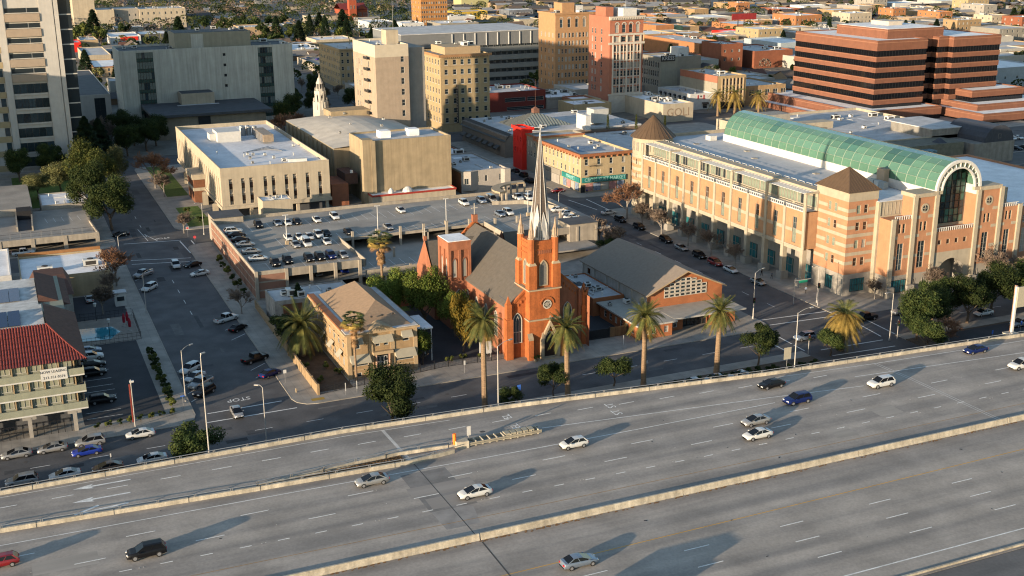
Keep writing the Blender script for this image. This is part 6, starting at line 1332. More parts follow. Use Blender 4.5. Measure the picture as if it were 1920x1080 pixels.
lr = thing('tile_roof_shop', 'small building with old brown tile roof in front of the cream shop', 'building', (6, 270, .13)); MB().box(-10, 10.4, 264.6, 278, 0, 6.2).build('wall', m_palewall, lr); MB().face([(2, 264.3, 6.2), (10.8, 264.3, 6.2), (9.6, 274, 8.4), (3.2, 274, 8.4)]).face([(2, 264.3, 6.2), (3.2, 274, 8.4), (3.2, 280, 8.2), (2, 280, 6.2)]).face([(10.8, 264.3, 6.2), (10.8, 280, 6.2), (9.6, 280, 8.4), (9.6, 274, 8.4)]).face([(3.2, 274, 8.4), (9.6, 274, 8.4), (9.6, 280, 8.4), (3.2, 280, 8.4)]).build('roof', m_tileold, lr); MB().box(-10, 1.9, 264.4, 278.2, 6.2, 6.5).build('flat_roof', m_roofw, lr)
ws = bld('white_side_shop', 'white flat roofed building with dark roof window at the left edge', -20, -1.4, 284, 310, 6.8, m_white, m_roofw, par=.4, S=[(16, 17.4, 2.6, 4.0)]); MB().box(-20, -1.6, 283.0, 283.98, .4, 2.6).build('red_awning', m_umb, ws)
bx = thing('white_booth', 'small white booth on the corner beside the bare tree', 'booth', (20.8, 272, .13)); MB().box(19.6, 22, 270.8, 273.2, .1, 3.2).build('wall', m_white, bx); MB().box(19.4, 22.2, 270.6, 273.4, 3.2, 3.4).build('roof', m_roofg, bx); MB().box(20.0, 21.6, 270.72, 270.79, 1.4, 2.4).build('window_pane', m_glass, bx)
ld = thing('small_parking_deck', 'small two level concrete deck with railing left of the evergreen trees', 'parking deck', (0, 350, .13))
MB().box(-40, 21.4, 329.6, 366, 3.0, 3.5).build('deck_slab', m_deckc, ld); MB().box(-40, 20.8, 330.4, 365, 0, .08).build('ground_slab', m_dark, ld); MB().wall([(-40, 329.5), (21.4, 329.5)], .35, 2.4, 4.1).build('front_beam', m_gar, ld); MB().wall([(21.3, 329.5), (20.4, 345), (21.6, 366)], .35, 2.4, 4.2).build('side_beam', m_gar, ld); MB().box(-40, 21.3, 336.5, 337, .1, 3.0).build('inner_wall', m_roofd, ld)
for k in range(7): MB().box(20.6 - k * 8.2, 21.6 - k * 8.2, 329.2, 330, 0, 4.0).build('column', m_gar, ld)
for k in range(20): inst('rail_post', postm, ld, (20 - k * 2.6, 331.6, 3.5), 0, (.8, .8, 4.4))
bb = MB(); [bb.tube((-40, 331.6, zz), (21, 331.6, zz), .035, .035, 4) for zz in (4.2, 5.2)]; bb.build('rail', m_black, ld)
for k in range(5): MB().strip([(9.5 + k * 2.2, 349), (9.0 + k * 2.2, 355)], .1, 3.505).build('stall_line', m_line, ld)
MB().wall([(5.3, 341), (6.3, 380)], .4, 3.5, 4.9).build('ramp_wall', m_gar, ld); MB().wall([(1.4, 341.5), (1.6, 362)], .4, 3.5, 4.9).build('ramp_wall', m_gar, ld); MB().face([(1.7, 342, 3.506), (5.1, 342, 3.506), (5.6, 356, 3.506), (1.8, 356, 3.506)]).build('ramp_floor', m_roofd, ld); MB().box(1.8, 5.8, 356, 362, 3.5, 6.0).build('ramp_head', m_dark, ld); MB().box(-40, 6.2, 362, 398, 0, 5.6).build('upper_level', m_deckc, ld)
lb = bld('low_white_roof_shop', 'low shop with white roof between the small deck and evergreens', 8.8, 21.6, 366.2, 384, 5.0, m_limeg, m_roofw, par=.35, units=4)
for k in range(8): MB().box(20.8, 21.9, 368 + k * 2, 369 + k * 2, 4.9, 5.25).build('roof_scallop', m_white, lb)
# -- court tower (left edge)
m_wconc = mat('white_precast', (.56, .53, .48), .8, .07, .4, streak=.08); m_bal = mat('tan_spandrel', (.40, .315, .235), .85, .08, .6)
ct = thing('court_tower', 'tall pale court tower with stacked tan balconies at the left edge', 'tower', (8, 462, .13))
MB().box(-40, 23.9, 444.6, 486, 0, 61).build('core', m_wconc, ct)
for x0, x1 in ((4.2, 6.4), (17.8, 22.2), (22.5, 23.9)): MB().box(x0, x1, 444.0, 444.59, 0, 62).build('pier', m_wconc, ct)
MB().box(24.0, 27.9, 445.2, 486, 0, 60.5).build('glass_strip', m_glass, ct)
for k in range(11): MB().box(24.0, 27.95, 445.08, 445.19, 3.6 + k * 5.1, 4.0 + k * 5.1).build('floor_edge', m_wconc, ct)
for k in range(5):
    z_ = 36.4 + k * 5.1
    MB().box(6.5, 17.7, 443.7, 444.58, z_ - 3.9, z_ - 1.3).build('balcony', m_bal, ct)
    MB().box(6.5, 17.7, 444.2, 444.58, z_ - 1.2, z_ - .95).build('ledge', m_wconc, ct)
    for x0, x1 in ((6.7, 13.6), (13.9, 17.5)): MB().box(x0, x1, 444.5, 444.59, z_ - .9, z_ + .6).build('window', m_glass, ct)
for k in range(6):
    z_ = 3.0 + k * 5.1
    for i in range(5): inst('window', window_mesh(2.2, 3.2, 2, 1, m_framed, m_glass2, .06), ct, (7.6 + i * 2.22, 444.42, z_))
    MB().box(6.5, 17.7, 444.1, 444.4, z_ - .6, z_ - .1).build('ledge', m_wconc, ct)
for k in range(11): 
    z_ = 3 + k * 5.1; MB().box(-3, 4.1, 444.35, 444.59, z_ - 1.2, z_ + .8).build('spandrel', mat('yellow_panel', (.42, .33, .19), .85, .1, .8), ct); inst('window', window_mesh(1.6, 2.8, 1, 1, m_framed, m_glass2), ct, (2.9, 444.42, z_ + .9))
MB().box(-40, 30, 440, 444, 0, 1.2).build('terrace_wall', m_limeg, ct)
w1 = bld('court_wing', 'low white wing with dark blue roof right of the court tower', 34, 47.6, 555, 660, 13, m_wconc, m_roofd, S=[(6.6, 11.2, .6, 11.4)], par=.3, kinds=[m_glass], nx=2, nz=4, fm=m_framed)
# -- old county courthouse block
m_gconc = mat('grey_green_concrete', (.60, .58, .50), .88, .1, .25, streak=.28)
b1 = thing('county_building', 'big windowless grey concrete block with two teal glass strips', 'building', (87, 545, .13))
b = MB(); S = [(7.0, 14.0, 2.0, 32.6), (59.0, 65.5, 2.0, 32.6)] + [(43.6, 44.8, z_, z_ + 1.2) for z_ in (29.6, 25.1, 20.6, 16.1)]
walls4(b, 50.6, 125.2, 531, 557.5, 0, 33.6, S, [(k * 3 + 2, k * 3 + 2.7, 10, 11) for k in range(6)], d=.3); parapet(b, 50.6, 125.2, 531, 557.5, 33.6, .8, .4); b.build('wall', m_gconc, b1); MB().box(51, 124.8, 531.4, 557.1, 32.7, 32.8).build('roof', m_roofd, b1)
m_tealpan = mat('teal_panel', (.04, .085, .075), .3, .2, 1.); m_paleteal = mat('curtained_pane', (.18, .21, .19), .35, .25, 1.2)
for u0, u1 in ((7.0, 14.0), (59.0, 65.5)):
    n = 6; w = (u1 - u0) / n
    for k in range(7):
        for i in range(n):
            x = 50.6 + u0 + (i + .5) * w; inst('window', window_mesh(w - .04, 2.9, 1, 1, m_framed, RN.choice([m_paleteal, m_paleteal, m_glass2]), .05), b1, (x, 531.08, 3.4 + k * 4.45)); inst('spandrel_panel', window_mesh(w - .04, 1.5, 1, 1, m_framed, m_tealpan, .05), b1, (x, 531.08, 1.9 + k * 4.45))
for q in S[2:]: inst('window', window_mesh(1.2, 1.2, 1, 1, m_framed, m_dark), b1, (50.6 + 44.2, 531.05, q[2]))
MB().box(75, 108, 537, 555, 32.8, 39.6).build('penthouse', mat('penthouse_tan', (.36, .33, .245), .85, .08, .4, streak=.15), b1); MB().box(82, 87.2, 536.9, 536.99, 32.9, 39).build('penthouse_louvre', m_gconc, b1); MB().box(75.3, 107.7, 537.3, 554.7, 39.6, 39.7).build('penthouse_roof', m_roofd, b1)
roof_units(b1, 78, 106, 540, 553, 39.71, 9); roof_units(b1, 54, 74, 534, 555, 32.81, 5); roof_units(b1, 110, 123, 534, 555, 32.81, 4)
b2 = thing('dark_roof_hall', 'low court hall with wide dark flat roof and tan roof box', 'building', (82, 528, .13))
MB().box(60, 104, 496, 560, 0, 9.6).build('wall', mat('hall_panel', (.34, .30, .23), .85, .12, .4, streak=.15), b2); MB().box(57.6, 106.4, 493.4, 563, 9.6, 10.6).build('roof', m_roofd, b2)
for k in range(9): MB().box(59.2, 59.99, 498 + k * 7, 498.9 + k * 7, 0, 9.6).build('fin', m_framed, b2)
MB().box(76, 81, 495.8, 495.99, .5, 9).build('dark_glazing', m_glass, b2); MB().box(73.5, 87.5, 521, 535, 10.6, 15.4).build('roof_box', m_cream, b2); MB().box(73.9, 87.1, 521.4, 534.6, 15.4, 15.45).build('roof_box_top', m_roofd, b2); MB().box(71.5, 89, 519, 520.9, 10.6, 10.75).build('roof_skirt', m_roofg, b2)
# -- tall tan block right of the theatre
m_tanb = mat('tan_painted_brick', (.40, .315, .235), .88, .1, .5, streak=.1, fine=.05)
tt = thing('tan_tower', 'tall tan block with cream top and one column of windows', 'tower', (140, 426, .13))
S = [(9.6, 10.9, z_, z_ + 2.3) for z_ in (36.2, 32.2, 28.2, 24.3, 20.4, 16.5)]; W = [(3.5 + k * 3.2, 4.7 + k * 3.2, z_, z_ + 2.2) for z_ in [14 + 4 * i for i in range(7)] for k in range(3)] + [(18.5, 19.8, z_, z_ + 2.2) for z_ in [14 + 4 * i for i in range(7)]]
b = MB(); walls4(b, 127, 139.6, 412, 440, 0, 38.2, S, W, d=.25); b.build('wall', m_tanb, tt); b = MB(); walls4(b, 127, 139.6, 412, 440, 38.2, 42.6); parapet(b, 127, 139.6, 412, 440, 42.6, .8, .35); b.build('cream_top', mat('cream_top', (.55, .48, .37), .85, .08, .5), tt); MB().box(127.4, 139.2, 412.4, 439.6, 41.7, 41.8).build('roof', m_roofg, tt)
put_windows(tt, (127, 412), (1, 0), S, [m_glass], 1, 2); put_windows(tt, (127, 440), (0, -1), W, [m_glass, m_blind], 1, 2)
MB().box(139.65, 146.6, 414.5, 440, 0, 41).build('grey_wing', mat('grey_brick_wing', (.30, .275, .245), .88, .1, .5, streak=.1), tt); MB().box(134, 138.6, 420, 426, 41.8, 47).build('lift_box', m_cream, tt); MB().cone(138, 424, 47, 58, .07, .04, 6).build('mast', m_steel, tt); roof_units(tt, 129, 138, 414, 436, 41.81, 5, False)  # recessed wing: its shade is put into the grey brick colour
for z_ in [13 + 4 * i for i in range(7)]: MB().box(125.7, 126.98, 418, 423, z_, z_ + .1).box(125.7, 125.78, 418, 423, z_ + .1, z_ + 1).build('fire_escape', m_framed, tt)
# -- ornate corner hotel
m_gold = mat('golden_brick', (.44, .325, .18), .85, .1, .5, streak=.1); m_terra = mat('orange_cornice', (.38, .21, .10), .8, .15, .8)
hz_ = rows(4.2, 7, 4.0, 2.1)
ht = bld('corner_hotel', 'golden brick seven storey corner hotel with orange cornice', 171, 193, 464, 490, 32.4, m_gold, m_roofg, S=[(u, u + 1.5, z_, z_ + h_) for u in (1.8, 5.6, 9.0, 12.2, 15.4, 19.4) for z_, h_ in hz_], W=[(u, u + 1.3, z_, z_ + h_) for u in (2, 5.5, 9, 12.5, 16, 19.5, 23) for z_, h_ in hz_], units=0, corn=(m_terra, 1.0, .9), kinds=[m_glass, m_glass2, m_glass], sill=.15)
MB().box(175, 191, 469, 486, 31.7, 35.0).build('attic', m_beiged, ht); roof_units(ht, 177, 189, 471, 484, 35.01, 9)
for z_ in (3.6, 7.8, 27.6): MB().box(170.8, 193.1, 463.75, 463.99, z_, z_ + .45).box(170.75, 170.99, 463.99, 490, z_, z_ + .45).build('string_course', m_beiged, ht)
for k in range(26): MB().box(171 + k * .85, 171.35 + k * .85, 463.2, 463.6, 30.9, 31.35).build('dentil', m_beiged, ht)
bs = thing('blade_sign', 'tall thin vertical blade sign on the corner hotel front', 'sign', (178, 463, 10)); MB().box(177.7, 178.1, 462.2, 463.6, 4, 20).build('panel', m_framed, bs); 
for k in range(13): MB().box(177.66, 177.69, 462.3, 463.4, 4.6 + k * 1.15, 5.2 + k * 1.15).build('letter_plate', m_limeg, bs)
om = bld('old_beige_hotel', 'beige five storey bay windowed hotel left of the tan block', 172, 199, 622, 665, 21.4, m_gold, m_roofg, S=grid(27, 9, 1.3, rows(2.6, 5, 3.7, 2)), W=grid(43, 13, 1.2, rows(2.6, 5, 3.7, 2)), corn=(m_beiged, .8, .7), units=10)
gg = thing('grey_parking_tower', 'long grey parking structure with ribbon openings behind the corner hotel', 'parking deck', (240, 620, .13))
MB().box(200, 282, 601, 650, 0, 22).build('body', m_roofd, gg); m_ggc = mat('grey_garage_panel', (.25, .26, .25), .88, .1, .3)
for k in range(5): MB().box(199.6, 282.4, 600, 600.99, k * 4.6, 2.5 + k * 4.6).build('spandrel', m_ggc, gg)
for k in range(5):
    for i in range(22): inst('opening', window_mesh(2.9, 1.9, 1, 1, m_ggc, m_glass, .12), gg, (203 + i * 3.7, 600.4, 2.55 + k * 4.6))
MB().box(199.6, 282.4, 600.2, 650, 22, 29).build('upper_storey', mat('grey_upper', (.20, .205, .205), .85, .08, .4), gg); MB().box(199.4, 282.6, 600, 650.2, 29, 29.4).build('roof', m_roofg, gg)
for k in range(8): MB().box(228 + k * 6.6, 228.4 + k * 6.6, 599.7, 600.19, 22, 28.6).build('downpipe', m_white, gg)
# -- brick twin towers
m_obrick = mat('ochre_tower_brick', (.44, .25, .125), .85, .1, .5, fine=.06); m_rbrick = mat('red_tower_brick', (.40, .155, .095), .85, .1, .5, fine=.06); m_wterra = mat('white_terracotta', (.56, .50, .42), .8, .1, .6)
ta = bld('ochre_brick_tower', 'ochre brick tower with arched top windows, left of a red one', 268, 289, 555.6, 576, 40.8, m_obrick, m_roofg, S=[(1.6 + k * 2.02, 2.7 + k * 2.02, z_, z_ + 2.4) for k in range(9) for z_ in [4 + i * 4.05 for i in range(7)]] + [(2.6 + k * 4.4, 4.2 + k * 4.4, 33.4, 37.6) for k in range(4)], W=[(3 + k * 4.6, 4.2 + k * 4.6, z_, z_ + 2.3) for k in range(4) for z_ in [4 + i * 4.05 for i in range(7)]], kinds=[m_glass, m_blind, m_glass2, m_blind], corn=(m_obrick, .9, .5), units=6)
for k in range(4):
    b = MB(); n = 8; x = 268 + 3.4 + k * 4.4
    for i in range(n): a_, c_ = PI * i / n, PI * (i + 1) / n; b.face([(x + 1.15 * math.cos(a_), 555.5, 37.6 + 1.15 * math.sin(a_)), (x + 1.15 * math.cos(c_), 555.5, 37.6 + 1.15 * math.sin(c_)), (x + .8 * math.cos(c_), 555.5, 37.6 + .8 * math.sin(c_)), (x + .8 * math.cos(a_), 555.5, 37.6 + .8 * math.sin(a_))])
    b.build('arch_trim', m_wterra, ta)
MB().box(274, 281, 560, 570, 40.2, 45.5).build('penthouse', m_obrick, ta); MB().box(282, 286, 560, 566, 40.2, 44).build('penthouse', m_white, ta)
tb = thing('red_brick_tower', 'red brick tower with white terracotta grid front and arched top', 'tower', (269, 494, .13))
S = []; 
for k in range(4):
    for z_ in [9.2 + i * 3.75 for i in range(6)]: S += [(2.2 + k * 3.6, 3.5 + k * 3.6, z_, z_ + 2.6), (3.8 + k * 3.6, 5.1 + k * 3.6, z_, z_ + 2.6)]
    S += [(2.4 + k * 3.6, 4.8 + k * 3.6, 32.4, 34.6), (2.7 + k * 3.6, 4.5 + k * 3.6, 36.4, 40.2)]
    S += [(2.2 + k * 3.6, 3.5 + k * 3.6, 5.2, 7.2), (3.8 + k * 3.6, 5.1 + k * 3.6, 5.2, 7.2)]
W = [(u, u + 1.3, z_, z_ + 2.4) for u in (3, 6, 12) for z_ in [9.2 + i * 3.75 for i in range(8)]]
b = MB(); walls4(b, 260.2, 277.6, 482.3, 503, 0, 43.6, S, W, d=.3); parapet(b, 260.2, 277.6, 482.3, 503, 43.6, .7); b.build('wall', m_rbrick, tb); MB().box(260.5, 277.3, 482.6, 502.7, 42.8, 42.9).build('roof', m_roofg, tb)
put_windows(tb, (260.2, 482.3), (1, 0), S, [m_glass, m_blind, m_blind, m_glass2], 1, 2, m_wterra); put_windows(tb, (260.2, 503), (0, -1), W, [m_blind, m_glass], 1, 2)
for k in range(5): MB().box(261.5 + k * 3.6, 262.2 + k * 3.6, 481.95, 482.29, 8.4, 36).build('white_pier', m_wterra, tb)
for k in range(4): MB().box(263.75 + k * 3.6, 263.95 + k * 3.6, 482.0, 482.28, 8.4, 31.8).build('mullion', m_wterra, tb)
for z_, h_ in ((8.0, .8), (31.2, 1.0), (35.2, .9), (42.2, 1.6)): MB().box(259.6, 278.2, 481.4 if z_ > 40 else 481.8, 482.28, z_, z_ + h_).build('white_band', m_wterra, tb)
for i in range(6): MB().box(262.3, 276, 482.02, 482.27, 8.8 + i * 3.75, 9.15 + i * 3.75).build('white_spandrel', m_wterra, tb)
MB().box(260.0, 277.8, 481.9, 482.28, 0, 7.9).build('white_base', m_wterra, tb)
for k in range(20): MB().box(260 + k * .9, 260.4 + k * .9, 481.0, 481.39, 42.4, 43.2).build('dentil', m_wterra, tb)
for k in range(4):
    b = MB(); n = 8; x = 260.2 + 3.6 + k * 3.6
    for i in range(n): a_, c_ = PI * i / n, PI * (i + 1) / n; b.face([(x + 1.3 * math.cos(a_), 482.1, 40.0 + 1.3 * math.sin(a_)), (x + 1.3 * math.cos(c_), 482.1, 40.0 + 1.3 * math.sin(c_)), (x + .8 * math.cos(c_), 482.1, 40.0 + .8 * math.sin(c_)), (x + .8 * math.cos(a_), 482.1, 40.0 + .8 * math.sin(a_))])
    b.build('arch_trim', m_wterra, tb)
MB().box(262, 266, 490, 500, 42.9, 47.5).build('penthouse', m_rbrick, tb); MB().box(269, 276, 486, 496, 42.9, 47).build('penthouse', m_white, tb); MB().cone(271, 488, 47, 55, .06, .04, 6).build('flagpole', m_steel, tb)
# -- KRESS row
m_kgrey = mat('kress_grey_stone', (.28, .255, .21), .85, .1, .5); m_kpaint = mat('painted_sage_wall', (.36, .335, .265), .85, .08, .5, streak=.12)
kr = bld('named_shop_block', 'grey four storey shop block carrying a rooftop name sign', 306.4, 330, 514.4, 534, 20.4, m_kgrey, m_roofg, W=[(1.2 + k * 2.2, 2.5 + k * 2.2, z_, z_ + 3) for k in range(8) for z_ in (6, 10.6, 15)], units=6, kinds=[m_glass])
MB().box(306.3, 316, 513.9, 514.38, 0, 20.4).build('painted_wall', m_kpaint, kr); MB().box(306.2, 314.4, 513.6, 513.89, 18.4, 21.4).build('sign_board', m_framed, kr); text('sign_letters', 'KRESS', m_white, 2.7, (310.3, 513.56, 19.9), (PI / 2, 0, 0), kr, .03, sx=1.0)
MB().box(320, 326, 520, 528, 19.8, 24.2).build('penthouse', m_white, kr)
wsx = bld('white_shop', 'white two storey shop with small awnings and red emblem', 298.6, 311, 473.4, 503, 7.6, m_white, m_roofg, S=[(7.2, 9.6, .4, 3.0)], W=[(2 + k * 4.4, 3.8 + k * 4.4, 3.6, 6) for k in range(6)], units=7, kinds=[m_glass])
for k in range(6): MB().face([(298.5, 503 - 2 - k * 4.4, 6.2), (298.5, 503 - 3.8 - k * 4.4, 6.2), (297.6, 503 - 3.8 - k * 4.4, 5.4), (297.6, 503 - 2 - k * 4.4, 5.4)]).build('awning', m_black, wsx)
m_redp = mat('red_emblem', (.42, .03, .03), .7, 0); MB().box(302.2, 306.8, 473.3, 473.38, 5.0, 5.25).box(302.6, 303.2, 473.3, 473.38, 5.25, 6.9).box(305.8, 306.4, 473.3, 473.38, 5.25, 6.9).build('emblem', m_redp, wsx); MB().face([(304.5, 473.34, 5.7), (305.1, 473.34, 6.3), (304.8, 473.34, 6.7), (304.5, 473.34, 6.5), (304.2, 473.34, 6.7), (303.9, 473.34, 6.3)]).build('heart_emblem', m_framed, wsx); MB().face([(305, 473.3, 3.4), (308.6, 473.3, 3.4), (308.6, 472.2, 2.5), (305, 472.2, 2.5)]).build('awning', m_framed, wsx)
b3 = bld('buff_deco_shop', 'buff three storey shop front with paired tall windows beside the white shop', 311.2, 327, 470, 503, 15.6, m_gold, m_roofg, S=[(3 + k * 2.0, 4.1 + k * 2.0, z_, z_ + h_) for k in range(6) for z_, h_ in ((4.2, 1.9), (7.0, 3.4), (11.2, 3.0))], units=10, kinds=[m_brownw])
MB().box(310.9, 311.18, 470, 503, 0, 12.4).build('painted_side', m_kpaint, b3); MB().box(310.95, 311.17, 470, 503, 12.5, 15.6).build('brick_side', m_rbrick, b3); MB().box(312, 326.6, 469.7, 469.98, .3, 3.4).build('shop_front', m_dark, b3)
for k in range(7): MB().box(313.4 + k * 2.0, 313.8 + k * 2.0, 469.6, 469.98, 3.6, 14.4).build('pier', m_beiged, b3)
t3 = bld('tan_arcade_shop', 'tan low shop with dark arched windows behind the date palms', 330, 352, 474, 503, 9.4, m_beige, m_roofg, S=[(2 + k * 4.6, 4.6 + k * 4.6, 4.4, 7.4) for k in range(5)], units=5, kinds=[m_glass], nx=2)
bf = bld('cream_hall', 'cream windowless hall with rooftop units and faded letters', 268.6, 284, 447.4, 487, 8.0, m_cream, m_roofw, units=16, par=.8); text('painted_letters', 'GOLI', mat('letter_brown', (.30, .22, .15), .85, .1), 5.2, (276.2, 447.36, 4.0), (PI / 2, 0, 0), bf, .02)
rb = bld('maroon_shop', 'maroon shop block with dark ribbon window right of the corner hotel', 211, 240, 508, 536, 9.2, mat('maroon_panel', (.20, .04, .03), .8, .1, .5), m_roofg, S=[(8, 18.5, 4.4, 6.3), (19.5, 28, 4.4, 6.3), (9, 28, .4, 2.0)], units=10, kinds=[m_glass])
wf = bld('lettered_low_front', 'low shop with long pale lettered frieze beside the maroon block', 240.3, 259.8, 507, 536, 5.4, m_limeg, m_roofw, units=10); MB().box(259.9, 260.1, 490, 507, 0, 6).build('end_wall', m_cream, wf)
for k in range(18): MB().box(241 + k * 1.0, 241.7 + k * 1.0, 506.8, 506.98, 4.2, 4.9).build('frieze_letter', m_kgrey, wf)
md = bld('dark_red_low_shop', 'dark red low shop at the foot of the red brick tower', 248, 259.6, 488, 506.6, 5.6, m_redold, m_roofw)
# block behind the corner market: black roofed hall with pyramid skylight
m_rust0 = mat('cupola_wood', (.20, .10, .07), .8, .15, 1.)
hb = thing('restaurant_hall', 'long low hall with black mansard, white roof and pyramid skylight', 'building', (195, 420, .13))
MB().box(172.4, 232, 400, 444, 0, 8.2).build('wall', mat('taupe_wall', (.24, .19, .15), .85, .1, .6), hb); MB().box(174.5, 231, 401, 443, 8.2, 8.8).build('roof', m_roofg, hb); MB().face([(171.9, 445, 6.2), (171.9, 399.6, 6.2), (174.6, 399.6, 9.1), (174.6, 445, 9.1)]).face([(174.6, 399.6, 9.1), (174.9, 399.6, 8.7), (174.9, 445, 8.7), (174.6, 445, 9.1)]).build('mansard', m_black, hb)
for k in range(7): MB().face([(171.85, 404 + k * 5.6, 4.2), (171.85, 407.4 + k * 5.6, 4.2), (170.4, 407.4 + k * 5.6, 3.1), (170.4, 404 + k * 5.6, 3.1)]).face([(170.4, 404 + k * 5.6, 3.1), (170.4, 407.4 + k * 5.6, 3.1), (170.4, 407.4 + k * 5.6, 2.7), (170.4, 404 + k * 5.6, 2.7)]).build('awning', m_black, hb)
b = MB(); q = [(182, 411, 8.85), (206, 411, 8.85), (206, 429, 8.85), (182, 429, 8.85)]; ap = (194, 420, 13.4)
for i in range(4): b.face([q[i], q[(i + 1) % 4], ap])
b.build('skylight', mat('skylight_ribbed', (.30, .33, .29), .4, .1, 1.), hb)
for i in range(2):
    p0, p1 = (Vector(q[0]), Vector(q[1])) if i == 0 else (Vector(q[3]), Vector(q[0])); A_ = Vector(ap); mid = (p0 + p1) / 2
    for k in range(1, 20): s = p0.lerp(p1, k / 20); f = 1 - abs(2 * k / 20 - 1); MB().tube(s + Vector((0, 0, .08)), s + (A_ - mid) * f + Vector((0, 0, .08)), .1, .1, 3).build('skylight_rib', m_roofd, hb)
MB().box(192.8, 195.2, 418.8, 421.2, 13.0, 14.6).cone(194, 420, 14.6, 15.4, 1.5, .1, 4, a0=PI / 4).cone(194, 420, 15.4, 26, .05, .04, 5).build('cupola', m_rust0, hb)
roof_units(hb, 176, 192, 402, 410, 8.81, 8); roof_units(hb, 176, 190, 430, 441, 8.81, 8); roof_units(hb, 208, 229, 402, 441, 8.81, 12)
MB().box(212, 218.5, 405, 411, 9.6, 15).build('cooling_tower', m_unit, hb); MB().box(204, 206, 396, 404, 8.8, 14.4).build('white_fin_wall', m_white, hb)
# corner market row
m_mk = mat('buff_market_wall', (.48, .37, .22), .85, .08, .5, streak=.1); m_rust = mat('rust_cornice', (.33, .13, .06), .8, .15, 1.); m_mint = mat('mint_sign', (.03, .22, .20), .6, .2, .6)
S = [(1.4 + k * 4.5, 2.6 + k * 4.5, z_, z_ + 1.9) for k in range(4) for z_ in (5.6, 9.0)]; W = [(1.5 + k * 3.0, 2.5 + k * 3.0, z_, z_ + 1.9) for k in range(11) for z_ in (5.6, 9.0)]
cm = bld('corner_market', 'buff three storey corner market with rust cornice and mint sign band', 170.3, 188.6, 333.6, 368, 12.7, m_mk, m_roofg, S=S, W=W, corn=(m_rust, .8, .9), kinds=[m_glass, m_blind, m_glass2], sill=.12)
for k in range(9): MB().box(170.6 + k * 2.1, 170.9 + k * 2.1, 332.9, 333.55, 11.2, 11.85).build('bracket', m_rust, cm)
for k in range(15): MB().box(169.6, 170.25, 334.4 + k * 2.2, 334.7 + k * 2.2, 11.2, 11.85).build('bracket', m_rust, cm)
MB().box(170.6, 186.6, 333.2, 333.58, 3.3, 5.0).box(169.9, 170.28, 334, 347, 3.3, 5.0).build('sign_band', m_mint, cm); text('sign_letters', 'CROSS KUET MARKET', mat('mint_letters', (.35, .62, .58), .6, 0), 1.7, (179.0, 333.17, 4.15), (PI / 2, 0, 0), cm, .02, sx=.9); text('sign_letters', 'MARKET', mat('mint_letters', (.35, .62, .58)), 1.7, (169.88, 340.4, 4.15), (PI / 2, 0, -PI / 2), cm, .02)
for k in range(5): MB().box(172 + k * 2.9, 174.5 + k * 2.9, 333.4, 333.58, .5, 3.0).build('poster_window', [mat('poster_pink', (.45, .22, .2), .6, .5, 1.5), mat('poster_blue', (.2, .25, .34), .6, .5, 1.5), m_blind][k % 3], cm)
for k in range(4): MB().box(170.1, 170.28, 335 + k * 3, 337.4 + k * 3, .5, 3.0).build('poster_window', [mat('poster_pink', (.45, .22, .2)), mat('poster_blue', (.2, .25, .34)), m_blind][(k + 1) % 3], cm)
MB().box(170.2, 171.6, 333.3, 333.57, .1, 2.6).build('door', m_dark, cm); MB().box(169.95, 170.28, 348, 367, 3.2, 5.0).build('grey_fascia', m_kgrey, cm); MB().box(169.98, 170.28, 349, 366, .1, 3.1).build('shutter', m_limeg, cm)
for z_ in (5.3, 8.7):
    MB().box(173, 175.4, 332.4, 333.57, z_, z_ + .08).build('fire_escape', m_framed, cm)
    for k in range(7): MB().box(173 + k * .38, 173.04 + k * .38, 332.4, 332.44, z_ + .08, z_ + 1).build('fire_escape_bar', m_framed, cm)
roof_units(cm, 173, 187, 338, 365, 12.01, 8, False); 
mat('tarp_blue', (.16, .23, .33), .7, .3, .6); MB().face([(173, 341, 12.02), (183, 340, 12.02), (184, 350, 12.02), (175, 352, 12.02)]).build('roof_tarp', MATS['tarp_blue'], cm)
gr_ = bld('grey_row_house', 'narrow grey three storey front beside the red painted building', 170.3, 188.6, 368.1, 376, 13.2, m_kgrey, m_roofg, W=[(1.2 + k * 2.4, 2.2 + k * 2.4, z_, z_ + 1.9) for k in range(3) for z_ in (5.6, 9.0)], corn=(m_rust, .6, .5))
m_vred = mat('vivid_red_paint', (.48, .018, .010), .7, .08, .5); rd = bld('red_painted_building', 'narrow building painted entirely vivid red', 168.6, 172.6, 376.1, 384, 15.2, m_vred, m_roofg, S=[(.5, 1.4, 9, 10.6)], W=[(1.2 + k * 2.4, 2.1 + k * 2.4, z_, z_ + 1.8) for k in range(3) for z_ in (6, 10)], corn=(m_vred, 1.0, .5), fm=m_vred, kinds=[m_vred, m_glass])
lowm = bld('midblock_building', 'brown low building with grey roof behind the corner market', 189.5, 232, 345, 398, 8.0, mat('brown_wall', (.17, .11, .08), .85, .15, .5), m_roofg, units=18)
